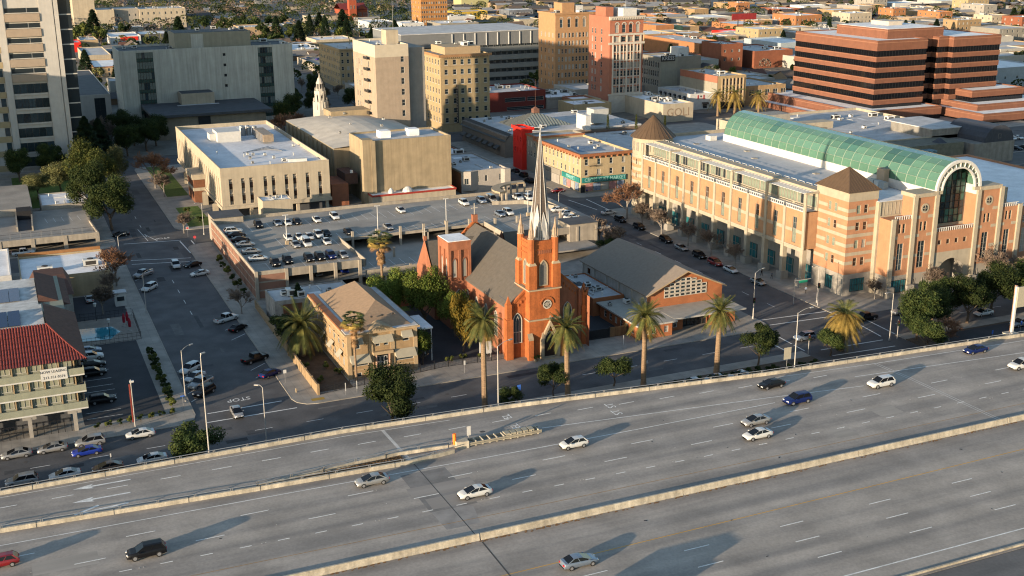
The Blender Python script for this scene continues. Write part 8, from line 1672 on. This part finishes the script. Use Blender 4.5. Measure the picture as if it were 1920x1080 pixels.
for (k, x, y, s, sz, l) in (('round_a', 22.6, 176.2, 1.38, 1.15, 'round dark street tree against the freeway rail, lower left'), ('oak_a', 55.8, 179.4, 1.06, 1.02, 'big dark evergreen in front of the beige house'), ('round_b', 77.1, 177.4, .62, .7, 'small street tree right of the tallest palm'), ('round_a', 86.9, 180.2, .9, 1.0, 'dark street tree left of the palm before the church door'), ('round_b', 99.5, 180.5, 1.02, .88, 'round street tree between the second and third palms'), ('round_a', 130.5, 178.6, 1.12, 1.2, 'dark round street tree at the corner signal'), ('round_b', 146.6, 177.0, 1.0, .8, 'dark bush tree below the shaggy palm'),
    ('oak_a', 168.6, 177.0, 1.0, 1.05, 'tall olive green tree, left of the dark clump at right'), ('oak_a', 176.0, 181.5, .9, .85, 'dark tree in the middle of the right hand clump'), ('oak_a', 186.0, 181, 1.0, 1.0, 'big dark tree left of the sign frame'), ('oak_a', 196, 184, 1.1, 1.05, 'dark tree behind the sign frame'), ('round_b', 165.2, 170.5, 1.2, 1.1, 'low dark bush at the end of the right hand clump'), ('oak_a', 181, 186, .8, .9, 'dark tree behind the right hand clump, near the arch'), ('oak_a', 205, 183, 1.0, 1.0, 'dark tree at the far right edge behind the sign'),
    ('bright', 78.4, 226.0, 1.15, 1.5, 'large sunlit green tree hiding the church side wall'), ('bright', 73.0, 233, 1.15, 1.3, 'darker green tree behind the sunlit one beside the church'), ('bright', 82.6, 219.0, .8, 1.1, 'green tree touching the church side tower'), ('gold', 80.6, 209.4, 1.05, 1.25, 'golden drooping tree between house and church'), ('column', 70.9, 206.2, 1.1, 1.2, 'upright bright green tree at the house corner'), ('fir', 55.4, 243.4, .62, .62, 'dark conifer in front of the white annex'), ('round_a', 49.8, 228, 1.2, 1.1, 'dark tree behind the arching date palm'),
    ('round_a', 141.6, 262, .9, .8, 'leafy tree behind the hall roof')):
    tree(k, x, y, s, l, sz=sz)
for (k, x, y, s, sz, l) in (('oak_a', 26.4, 347, 1.35, 1.45, 'big dark evergreen nearest the upper crossing'), ('oak_a', 22.5, 366, 1.2, 1.6, 'dark evergreen, second in the row along the left street'), ('oak_b', 25.6, 390, 1.5, 1.75, 'tall sunlit evergreen, third in the row along the left street'), ('olive', 33.2, 400, 1.15, 1.7, 'olive green tree leaning over the left street'), ('olive', 16.0, 402, 1.25, 1.25, 'olive tree beside the low white roof shop'), ('olive', 9.0, 400, 1.1, .95, 'smaller olive tree left of the evergreens'), ('cedar', 27.5, 432, 1.35, 1.4, 'broad tiered cedar in front of the court wing'), ('cedar', 33, 447, 1.2, 1.2, 'second tiered cedar behind the first'), ('oak_a', 4.6, 432, 1.0, 1.1, 'dark tree before the court tower, leftmost'), ('oak_a', 15.4, 434, 1.0, 1.15, 'dark tree before the court tower, right one')):
    tree(k, x, y, s, l, sz=sz)
for (k, x, y, s, l) in (('bare_r', 21.6, 288.5, 1.5, 'bare russet street tree beside the cream shop'), ('bare_a', 19.5, 279.5, 1.1, 'small bare tree below the russet one'), ('bare_r', 45.6, 401, 2.0, 'tall bare pinkish tree on the left street'), ('bare_a', 46.4, 386, 1.4, 'bare street tree before the white office block'), ('bare_a', 44.6, 334, 1.1, 'bare street tree at the stop sign'), ('bare_b', 44.8, 253.6, 1.0, 'bare sapling beside the deck corner'), ('bare_a', 16.4, 266.4, 1.2, 'bare dark tree beside the pool terrace'),
    ('bare_r', 166.4, 296, 1.75, 'bare russet tree at the round tower corner'), ('bare_a', 166.4, 287, 1.3, 'bare tree under the arcade, second from the round tower'), ('bare_b', 166.3, 276, 1.3, 'bare tree under the arcade, third from the round tower'), ('bare_a', 166.3, 262, 1.2, 'bare tree under the arcade, fourth from the round tower'), ('bare_b', 166.4, 251, 1.2, 'bare tree under the arcade, fifth from the round tower'), ('bare_a', 166.4, 240, 1.1, 'bare tree under the arcade, nearest the corner'), ('bare_b', 144.6, 262, 1.4, 'bare dark tree behind the parish hall'), ('bare_a', 145.2, 273, 1.4, 'bare dark tree beside the deck stair tower'),
    ('bare_a', 179.6, 203.0, .85, 'bare sapling in front of the corner tower'), ('bare_a', 193.8, 199.6, 1.3, 'bare tree left of the drive through arch'), ('bare_a', 212.6, 199.6, 1.6, 'bare tree right of the drive through arch'), ('bare_b', 222, 199.4, 1.3, 'bare tree at the far right of the arcade front'), ('bare_r', 104.5, 470, 1.9, 'rounded russet bare tree behind the white office block'), ('bare_r', 113.5, 480, 1.7, 'smaller russet bare tree behind the white office block'), ('bare_r', 172.8, 172.4, .9, 'bare pinkish bush by the freeway rail')):
    tree(k, x, y, s, l, 'bare_tree')
for i, (x, y) in enumerate(((92, 500), (111, 494), (128, 498), (136, 512), (120, 515), (142, 540), (128, 560), (146, 575), (138, 600), (150, 620), (110, 575), (160, 585))): tree(('bare_a', 'oak_a', 'bare_b')[i % 3], x, y, 1.0, 'dark square tree number %s from the left behind the ornate tower' % ('one two three four five six seven eight nine ten eleven twelve'.split()[i]), 'park_tree', 'trees in the square', sz=1.3)
for i, (x, y) in enumerate(((36, 470), (44, 466), (52, 474), (40, 484), (49, 488), (57, 484), (36, 500), (45, 505), (140, 470), (150, 505), (136, 535), (156, 540), (146, 560))): tree('oak_a' if i % 3 else 'bare_a', x, y, 1.15 if i % 3 else 1.9, 'dark tree between the court tower and the old courthouse' if i < 8 else 'tree in the square beside the ornate tower', 'park_tree', 'trees around the old courthouse')
palm(118, 575, 9, 1.5, 'dark palm in the square left of the beige hotel', 36)
for i in range(3): tree('cypress', 214 + i * 9, 397 - i * 6, .9, ('first', 'second', 'third')[i] + ' slim cypress on the roof garden behind the market', 'cypress', z=8.0)
# hedges and shrubs
for i in range(15): tree('shrub' if i % 3 else 'shrub_b', 22.5, 205 + i * 2.15, 1.0, 'clipped hedge bush along the motel lot', 'hedge_bush', 'hedge along the motel lot', .1)
for i in range(8): tree('shrub_b' if i % 2 else 'shrub', 9.4 + i * 1.8, 199.9 + i * .2, .72, 'low bush along the motel front kerb', 'hedge_bush', 'bushes at the motel front', .1)
for i in range(6): tree('shrub_b' if i % 2 else 'shrub', 48.0, 268 + i * 6.2, 1.1 + .2 * (i % 2), 'bush at the foot of the deck brick wall', 'hedge_bush', 'bushes along the deck wall', .1)
for i in range(11): tree('shrub', 104 + i * 2.6 + (i % 3) * .3, 174.6 - i * .05, 1.05, 'dark clipped bush behind the freeway rail', 'hedge_bush', 'bushes behind the freeway rail', .1)
for i in range(4): tree('shrub', 131 + i * 3, 173.6, .9, 'dark bush under the corner signal tree', 'hedge_bush', 'bushes behind the freeway rail', .1)
for i, (x, y) in enumerate(((50, 205), (53, 212), (54.2, 208), (49.2, 214), (76, 205), (79, 205.4), (82.6, 204.4), (71, 225), (84.6, 206))): tree('shrub_b', x, y, .85, 'small garden shrub beside the beige house fence', 'shrub', 'garden shrubs', .1)
tree('shrub', 51, 346, 1.2, 'rounded palm like bush on the office lawn', 'shrub', None, .1); tree('shrub_b', 49.5, 360, 1.0, 'second bush on the office lawn', 'shrub', None, .1)
# lamps, signals, signs
cobra(22.8, 165.2, 15.6, 30, 'freeway lamp left of the stop marking, at the rail', .2, 7.4); cobra(34.4, 181, 10.4, 150, 'lamp on the near corner below the stop marking', .8); cobra(68.9, 163.6, 10.7, 20, 'freeway lamp in front of the church left buttress', 2.6, 7.5); cobra(123.2, 158.0, 10.5, 8, 'freeway lamp with sign plate near the big crossing', 3.0, 7.5)
cobra(25.2, 206.5, 9.8, 35, 'street lamp at the four angle parked cars', 2.2); cobra(25.4, 263.3, 9.2, 30, 'street lamp beside the pool terrace', 2.2); cobra(25.2, 316, 5.4, 30, 'street lamp at the upper left crossing', 2.0); cobra(163.4, 179.2, 10.2, 190, 'pole with lamp at the lower right crossing corner', 2.0); cobra(146.2, 203, 10.4, 20, 'signal mast with lamp at the hall corner', 2.8); cobra(49.5, 330, 9, 200, 'lamp beside the office lawn', 1.6); cobra(166, 206.5, 8.6, 200, 'lamp at the corner tower kerb', 2.2); cobra(146, 300, 9, 20, 'lamp at the deck far corner', 2.0)
def signal(x, y, label, h=4.2, hd=0):
    t = thing('traffic_signal', label, 'traffic signal', (x, y, .13), 'traffic signals', rad(hd)); o = MB().cone(0, 0, 0, h, .09, .07, 8).build('pole', m_lamp); o.parent = t; o = MB().box(-.22, .22, -.2, .2, h - 1.3, h - .1).build('signal_head', m_black); o.parent = t
    for k, c_ in enumerate(((.25, .02, .02), (.25, .16, .02), (.02, .14, .05))): o = MB().cone(0, 0, 0, .06, .1, .1, 8).build('lens', mat('lens%d' % k, c_, .3, 0)); o.parent = t; o.rotation_euler = (PI / 2, 0, 0); o.location = (0, -.2, h - .35 - k * .35)
signal(143.2, 179.6, 'signal at the near left corner of the big crossing'); signal(146.0, 202.6, 'signal on the mast at the hall corner', 5); signal(164.8, 204.6, 'signal in front of the corner tower', 5.4); signal(165.4, 179.2, 'signal at the near right corner of the big crossing'); signal(146.2, 328, 'signal at the corner market crossing')
t = thing('street_name_sign', 'green street name sign on the signal arm before the arcade', 'sign', (160, 207, .13)); MB().cone(160.4, 207.6, .13, 6.0, .08, .06, 6).build('post', m_lamp, t); MB().box(160.4, 164.8, 207.55, 207.65, 5.6, 5.75).build('arm', m_lamp, t); MB().box(161.5, 163.8, 207.48, 207.54, 5.0, 5.6).build('panel', mat('sign_green', (.02, .22, .13), .5, 0), t)
def post_sign(x, y, label, col, h=2.6, w=.6, ph=.7, z=.13, name='road_sign'):
    t = thing(name, label, 'sign', (x, y, z)); MB().cone(x, y, z, z + h, .035, .035, 6).build('post', m_steel, t); MB().box(x - w / 2, x + w / 2, y - .07, y - .04, z + h - ph, z + h).build('panel', col, t); return t
m_sred = mat('sign_red', (.42, .02, .03), .5, 0); m_sblue = mat('sign_blue', (.04, .12, .42), .5, 0)
def stop(x, y, l):
    t = thing('stop_sign', l, 'stop sign', (x, y, .13)); MB().cone(x, y, .13, 2.9, .035, .035, 6).build('post', m_steel, t); o = MB().cone(0, 0, -.02, .02, .42, .42, 8, a0=PI / 8).build('panel', m_sred); o.parent = t; o.rotation_euler = (PI / 2, 0, 0); o.location = (0, -.06, 2.5); text('lettering', 'STOP', m_white, .26, (x, y - .085, 2.63), (PI / 2, 0, 0), t, .002)
stop(45.2, 318.4, 'red stop sign at the deck corner crossing'); t = post_sign(45.0, 329.6, 'white and red square sign at the office lawn corner', m_white, 2.9, .8, .8); MB().box(44.72, 45.28, 329.515, 329.528, 2.4, 2.85).build('red_plate', m_sred, t)
post_sign(81.2, 183, 'blue street sign in front of the church steps', m_sblue, 2.4, .7, 1.1); post_sign(43.9, 208, 'white paddle sign beside the blue coupe', m_white); post_sign(52.6, 197.2, 'thin white post sign on the house sidewalk, left', m_white, 2.4, .15, 1.6); post_sign(54.8, 197.4, 'thin white post sign on the house sidewalk, right', m_white, 2.4, .15, 1.6); post_sign(76.6, 198.4, 'white paddle sign left of the tall palm', m_white, 2.6, .35, .9); post_sign(108.6, 184.2, 'small white sign on the planting strip', m_white, 2.4, .4, .6); post_sign(111.5, 198.6, 'thin white pole sign at the yard gate', m_white, 2.6, .12, 2.0); post_sign(134.6, 199.2, 'pale notice board on the parish wing sidewalk', m_awn, 3.6, 1.0, 1.5); post_sign(121.8, 158.4, 'pale square sign plate on the freeway lamp', m_awn, 4.2, 1.5, 2.2, 7.5); post_sign(182, 170, 'left blue parking sign in the dark lot', m_sblue, 2.4, .4, .8); post_sign(192, 172, 'right blue parking sign in the dark lot', m_sblue, 2.4, .4, .8); post_sign(10, 183.4, 'slim white sign behind the freeway rail, lower left', m_white, 2.3, .2, .6); post_sign(24.2, 202.4, 'street name sign at the motel corner', m_sblue, 2.8, .8, .2); post_sign(170.6, 352, 'yellow diamond style sign beside the market shutters', mat('sign_yellow', (.6, .55, .03), .5, 0), 2.6, .8, .8)
t = thing('church_notice', 'white framed church notice board behind the iron fence', 'notice board', (83.6, 204.6, .13)); MB().box(82.2, 84.8, 204.5, 204.6, 1.0, 3.6).build('panel', m_white, t); MB().box(82.3, 82.45, 204.5, 204.6, 0, 1).box(84.6, 84.75, 204.5, 204.6, 0, 1).build('leg', m_white, t)
t = thing('fire_hydrant', 'cream fire hydrant at the corner of the house sidewalk', 'hydrant', (44.6, 202.3, .13)); MB().cone(44.6, 202.3, .13, .75, .14, .13, 10).cone(44.6, 202.3, .75, .95, .17, .05, 10).box(44.38, 44.82, 202.22, 202.38, .5, .65).build('body', m_stone, t)
MB().face([(46.2, 196.8, .136), (48.6, 196.8, .136), (48.6, 198, .136), (46.2, 198, .136)]).build('tactile_patch', mat('tactile_yellow', (.42, .27, .05), .8, .2), road_o)
for i, (x, y) in enumerate(((92.4, 198.6), (99, 198.9), (91.6, 198.3))):
    t = thing('flower_pot', ('left', 'right', 'outer left')[i] + ' potted plant beside the church door', 'flower pot', (x, y, .13)); MB().cone(x, y, .13, .7, .25, .36, 10).build('pot', m_stone, t); inst('plant', TREES['shrub_b'][1], t, (x, y, 1.0), 0, (.45, .45, .6))
# back of an overhead sign at the right edge
sg = thing('sign_frame', 'back of a large pale freeway sign on two steel posts', 'sign', (172, 156.2, ZF)); MB().box(171.3, 171.7, 155.4, 155.8, ZF, 17.2).build('post', m_white, sg); MB().box(172.4, 172.75, 156.6, 157, ZF, 17).build('post', mat('rusty_post', (.40, .24, .17), .7, .2), sg); MB().box(171.4, 190, 155.1, 155.35, 13.2, 17.2).build('panel', m_awn, sg); MB().box(170.8, 173.2, 155, 157.2, ZF, ZF + .3).build('footing', m_barrier, sg)
# people on the arcade sidewalk
def person(x, y, hd, label, top, leg, z=.13, stride=.22, h=1.72):
    t = thing('person', label, 'person', (x, y, z), None, rad(hd)); s = h / 1.75
    me = bpy.data.meshes.new('body'); V = [(0, 0, .95), (0, 0, 1.2), (0, 0, 1.43), (0, 0, 1.53), (.01, 0, 1.66), (0, .1, .92), (stride, .1, .5), (stride * .9, .1, .07), (stride * .9 + .16, .1, .04), (0, -.1, .92), (-stride * .3, -.1, .5), (-stride * 1.4, -.1, .1), (-stride * 1.4 + .15, -.1, .04), (0, .2, 1.4), (-.08, .27, 1.12), (.06, .28, .88), (.1, .28, .8), (0, -.2, 1.4), (.08, -.27, 1.12), (.2, -.26, .9), (.24, -.26, .82)]
    E_ = [(0, 1), (1, 2), (2, 3), (3, 4), (0, 5), (5, 6), (6, 7), (7, 8), (0, 9), (9, 10), (10, 11), (11, 12), (2, 13), (13, 14), (14, 15), (15, 16), (2, 17), (17, 18), (18, 19), (19, 20)]
    Rr = [.15, .15, .17, .055, .1, .09, .06, .045, .04, .09, .06, .045, .04, .065, .048, .036, .035, .065, .048, .036, .035]
    me.from_pydata([tuple(c * s for c in v) for v in V], E_, []); me.update(); o = bpy.data.objects.new('body', me); COL.objects.link(o); m = o.modifiers.new('skin', 'SKIN'); o.modifiers.new('sub', 'SUBSURF').levels = 1
    for i, q in enumerate(me.skin_vertices[0].data): q.radius = (Rr[i] * s, Rr[i] * s); q.use_root = (i == 0)
    dg = bpy.context.evaluated_depsgraph_get(); me2 = bpy.data.meshes.new_from_object(o.evaluated_get(dg)); bpy.data.objects.remove(o)
    me2.materials.clear(); [me2.materials.append(q) for q in (mat('cloth_' + top, PAINT.get(top, (.1, .1, .1)), .9, 0), mat('cloth_' + leg, PAINT.get(leg, (.03, .03, .04)), .9, 0), mat('skin_tone', (.35, .19, .12), .6, 0))]
    for p_ in me2.polygons: z_ = p_.center.z / s; p_.material_index = 2 if z_ > 1.5 or (abs(p_.center.y) > .22 * s and z_ < .92) else (1 if z_ < .97 else 0); p_.use_smooth = True
    inst('body', me2, t, (0, 0, 0), local=True); o = MB().cone(0, 0, 1.68 * s, 1.8 * s, .1 * s, .05 * s, 8).build('hair', m_framed); o.parent = t
person(167.2, 229.6, -80, 'person in black walking beside the arcade columns, left of two', 'black', 'black'); person(168.0, 226.6, -100, 'person in dark grey walking beside the arcade columns, right of two', 'grey', 'black'); person(168.2, 213.4, 200, 'person in blue top standing at the corner tower kerb', 'silverblue', 'black'); person(171.4, 331.4, 30, 'person standing at the market door', 'navy', 'black')
# -- low city out to the horizon
sF0, cF0 = math.sin(YAW), math.cos(YAW)
def taken():
    out_ = []
    for o in COL.objects:
        if o.parent is None and o.get('category') in ('building', 'church', 'tower', 'parking deck', 'hall') and o.location.y > 430:
            for c in o.children:
                if c.name.split('.')[0] in ('wall', 'body', 'spandrel', 'core', 'brick_band'): xs = [c.location.x + o.location.x + q[0] for q in c.bound_box]; ys = [c.location.y + o.location.y + q[1] for q in c.bound_box]; out_.append((min(xs) - 4, max(xs) + 4, min(ys) - 8, max(ys) + 4))
    return out_
boxes = taken(); mw = [(m_beige, 'beige'), (m_wbr, 'dark brick'), (m_wbo, 'orange brick'), (m_kgrey, 'grey'), (m_cream, 'cream'), (m_white, 'white'), (m_limeg, 'pale grey'), (m_gold, 'buff')]; nb = 0
for k in range(1400):
    if nb >= 64: break
    xa, xb = RN.choice(XB[2:8]); ya, yb = RN.choice(YB[2:7]); w, l, h = RN.uniform(14, 34), RN.uniform(14, 34), RN.choice((4.6, 5.4, 6.5, 8, 9.5, 12))
    x = RN.uniform(xa + 2, xb - w - 2); y = ya + 3 if RN.random() < .6 else RN.uniform(ya + 3, max(ya + 4, yb - l - 2))
    if any(x < b_ - 3 and x + w > a_ + 3 and y < e_ and y + l > c_ + 5 for a_, b_, c_, e_ in boxes): continue
    q = (x * sF0 + y * cF0); s_ = (x * cF0 - y * sF0) / q
    if abs(s_) > .47: continue
    wm, wn = RN.choice(mw); boxes.append((x - 2, x + w + 2, y - 5, y + l + 2)); nb += 1
    shop('downtown_shop', '%s flat roofed building of %s storeys in the middle distance' % (wn, ('one', 'two', 'three')[min(2, int(h / 4.2) - 1 if h > 4.2 else 0)]), x, x + w, y, y + l, h, wm, RN.choice([m_roofw, m_roofg, m_roofw]), nS=int(w / 4), nW=int(l / 6), u=RN.choice((2, 3, 5)), group='low downtown blocks', kinds=[m_glass, m_glass2, m_blind])
sF, cF = math.sin(YAW), math.cos(YAW)
hw_ = [mat('house_%d' % i, c_, .85, .08, .5) for i, c_ in enumerate(((.40, .34, .26), (.34, .25, .16), (.26, .26, .25), (.46, .43, .37), (.24, .15, .09), (.32, .31, .29)))]
hr_ = [mat('house_roof_%d' % i, c_, .85, .15, .8) for i, c_ in enumerate(((.11, .10, .095), (.16, .115, .085), (.20, .19, .18), (.15, .07, .05), (.34, .33, .32)))]
def house_mesh(w, d, h, rh, wm, rm):
    b = MB(); b.box(-w / 2, w / 2, -d / 2, d / 2, 0, h, 0, 't'); b.face([(-w / 2, -d / 2, h), (-w / 2, 0, h + rh), (-w / 2, d / 2, h)], 0); b.face([(w / 2, -d / 2, h), (w / 2, d / 2, h), (w / 2, 0, h + rh)], 0)
    r = MB(); e = .5; r.face([(-w / 2 - e, -d / 2 - e, h - .2), (w / 2 + e, -d / 2 - e, h - .2), (w / 2 + e, 0, h + rh + .1), (-w / 2 - e, 0, h + rh + .1)]); r.face([(w / 2 + e, d / 2 + e, h - .2), (-w / 2 - e, d / 2 + e, h - .2), (-w / 2 - e, 0, h + rh + .1), (w / 2 + e, 0, h + rh + .1)])
    return b.mesh('wall', wm), r.mesh('roof', rm)
def store_mesh(w, d, h, wm, rm):
    b = MB(); walls4(b, -w / 2, w / 2, -d / 2, d / 2, 0, h); parapet(b, -w / 2, w / 2, -d / 2, d / 2, h, .6)
    return b.mesh('wall', wm), MB().box(-w / 2 + .3, w / 2 - .3, -d / 2 + .3, d / 2 - .3, h - .7, h - .6).mesh('roof', rm)
HM = [house_mesh(RN.uniform(9, 14), RN.uniform(9, 12), RN.choice((3.2, 3.2, 6.0)), RN.uniform(2, 3.2), hw_[i % 6], hr_[i % 4]) + (7.5,) for i in range(12)]
SM = [store_mesh(RN.uniform(16, 34), RN.uniform(14, 24), RN.uniform(4.2, 7.5), hw_[(i * 2 + 1) % 6], (m_roofw, m_roofg, hr_[4])[i % 3]) + (15,) for i in range(9)]
hwin = window_mesh(1.3, 1.3, 1, 1)
cn = ('cream', 'tan', 'grey', 'white', 'brown', 'pale grey'); tone = ('leftmost', 'left', 'centre left', 'centre', 'centre right', 'right', 'rightmost'); dist = ('nearer', 'middle', 'farther', 'farthest')
nh = nt = 0; mass = MB(); mroof = MB()
def far_tree(x, y, k, f=1.):
    h = RN.uniform(4, 10) * f; r = h * .5
    for q in range(110):
        a = RN.uniform(0, 6.3); e = RN.uniform(-.5, 1.4); p = Vector((x + r * math.cos(a) * math.cos(e), y + r * math.sin(a) * math.cos(e), h * .55 + h * .42 * math.sin(e))); u = Vector((RN.gauss(0, 1), RN.gauss(0, 1), RN.gauss(0, 1))).normalized() * .6; v = u.cross(Vector((RN.gauss(0, 1), RN.gauss(0, 1), .3))).normalized() * .55
        mass.face([tuple(p - u), tuple(p + v), tuple(p + u), tuple(p - v)], k)
for row in range(62):
    d = 590 + row * 15.5 + max(0, row - 30) * 3.2
    s = -.47 * d
    while s < .47 * d:
        s += RN.uniform(9, 19) * (1 + (d - 600) / 2200)
        x = d * sF + s * cF; y = d * cF - s * sF
        if x < 44 or any(a <= x <= b_ and c_ <= y <= e for a, b_, c_, e in boxes): continue
        on_road = not (any(a + 4 < x < b_ - 4 for a, b_ in XB) and any(a + 4 < y < b_ - 4 for a, b_ in YB)) and y < 1480
        if on_road and RN.random() < .55: continue
        lz = tone[max(0, min(6, int((s / d + .47) / .94 * 7)))]; dz = dist[min(3, int((d - 600) / 230))]
        q = RN.random(); park = (s / d < -.08 and d > 860)
        if on_road or q < (.86 if park else .62 if s < 0 else .46):
            k = RN.choice(('far_a', 'far_b', 'far_o', 'bare_far', 'far_a', 'pine_far', 'far_a') if not park else ('far_a', 'far_a', 'far_b', 'pine_far', 'bare_far'))
            if nt < 260 and RN.random() < .6: tree(k, x, y, RN.uniform(.6, 1.15) * (1.4 if park else 1.), '%s tree in the %s far background, %s part' % ({'far_a': 'dark round', 'far_b': 'green round', 'far_o': 'olive round', 'bare_far': 'bare russet', 'pine_far': 'pointed dark'}[k], dz, lz), 'background_tree', 'trees of the far city', 0); nt += 1
            else: far_tree(x, y, {'far_a': 0, 'pine_far': 0, 'far_b': 1, 'far_o': 1, 'bare_far': 2}[k], 1.5 if park else 1.)
        elif q < .97:
            big = RN.random() < (.62 if s > 0 else .25); M3 = RN.choice(SM if big else HM); ci = int(M3[0].materials[0].name[-1])
            if nh >= 290:
                w = RN.uniform(5, 8) * (1.7 if big else 1); h = RN.uniform(3.2, 6); k = RN.choice((0, 0, 1, 2)); mroof.box(x - w, x + w, y - 5, y + 5, 0, h, 3 + RN.choice((0, 1, 2)), 't'); mroof.face([(x - w - .4, y - 5.4, h), (x + w + .4, y - 5.4, h), (x + w, y, h + 2), (x - w, y, h + 2)], k); mroof.face([(x + w + .4, y + 5.4, h), (x - w - .4, y + 5.4, h), (x - w, y, h + 2), (x + w, y, h + 2)], k); continue
            t = thing('background_store' if big else 'background_house', '%s %s in the %s far background, %s part' % (cn[ci], 'flat roofed store' if big else 'gabled house', dz, lz), 'building' if big else 'house', (x, y, .1), 'low buildings of the far city', RN.choice((0, 0, PI / 2)))
            inst('wall', M3[0], t, (0, 0, 0), local=True); inst('roof', M3[1], t, (0, 0, 0), local=True); nh += 1
            hw2 = min(v.co.y for v in M3[0].vertices); ww = max(v.co.x for v in M3[0].vertices)
            for k in range(2 if not big else 4): inst('window', hwin, t, (-ww * .6 + k * ww * (1.2 if not big else .4), hw2 - .18, 1.3), 0, None, True)
tag(mass.build('distant_trees', [m_leafd, m_leafo, m_twig]), 'mass of small trees spread over the far city', 'trees', kind='stuff'); tag(mroof.build('distant_houses', [hr_[0], hr_[1], hr_[4], hw_[0], hw_[1], hw_[2]]), 'mass of tiny house roofs near the horizon', 'houses', kind='stuff')
for i, (x, y, s) in enumerate(((735, 760, 1.0), (755, 772, .9), (775, 765, .95), (905, 800, 1.15), (925, 808, 1.0), (1060, 800, 1.5), (1045, 812, 1.2), (700, 815, .9), (560, 745, .9))): tree('pine_far' if i < 8 else 'far_a', x * .86, y * .93, s, 'tall conifer, %s of the group beyond the striped offices' % ('first second third fourth fifth sixth seventh eighth ninth'.split()[i]), 'conifer_tree', 'conifers beyond the striped offices')
for i, (x, y) in enumerate(((228, 905), (236, 890), (250, 880))): tree('fir', x, y, 1.5, ('left', 'middle', 'right')[i] + ' pointed fir behind the beige hotel', 'fir_tree')
for i, (x, y) in enumerate(((180, 1010), (196, 1000), (210, 1018), (188, 1035), (225, 1030), (240, 1045), (204, 1052), (172, 1048))): tree('far_a', x, y, 1.5, 'big dark park tree number %s at the upper left' % ('one two three four five six seven eight'.split()[i]), 'park_tree', 'dark trees at the upper left')
# things that would share a label are told apart by their order across the picture
ordn = ['first', 'second', 'third', 'fourth', 'fifth', 'sixth', 'seventh', 'eighth', 'ninth', 'tenth', 'eleventh', 'twelfth'] + ['%dth' % k for k in range(13, 90)]
by = {}
for o in COL.objects:
    if o.parent is None and o.get('label'): by.setdefault(o['label'], []).append(o)
for l, os_ in by.items():
    if len(os_) > 1:
        os_.sort(key=lambda o: (o.location - camo.location).dot(cx) / (o.location - camo.location).dot(fwd))
        for k, o in enumerate(os_): o['label'] = l + ', ' + ordn[k] + ' from left'
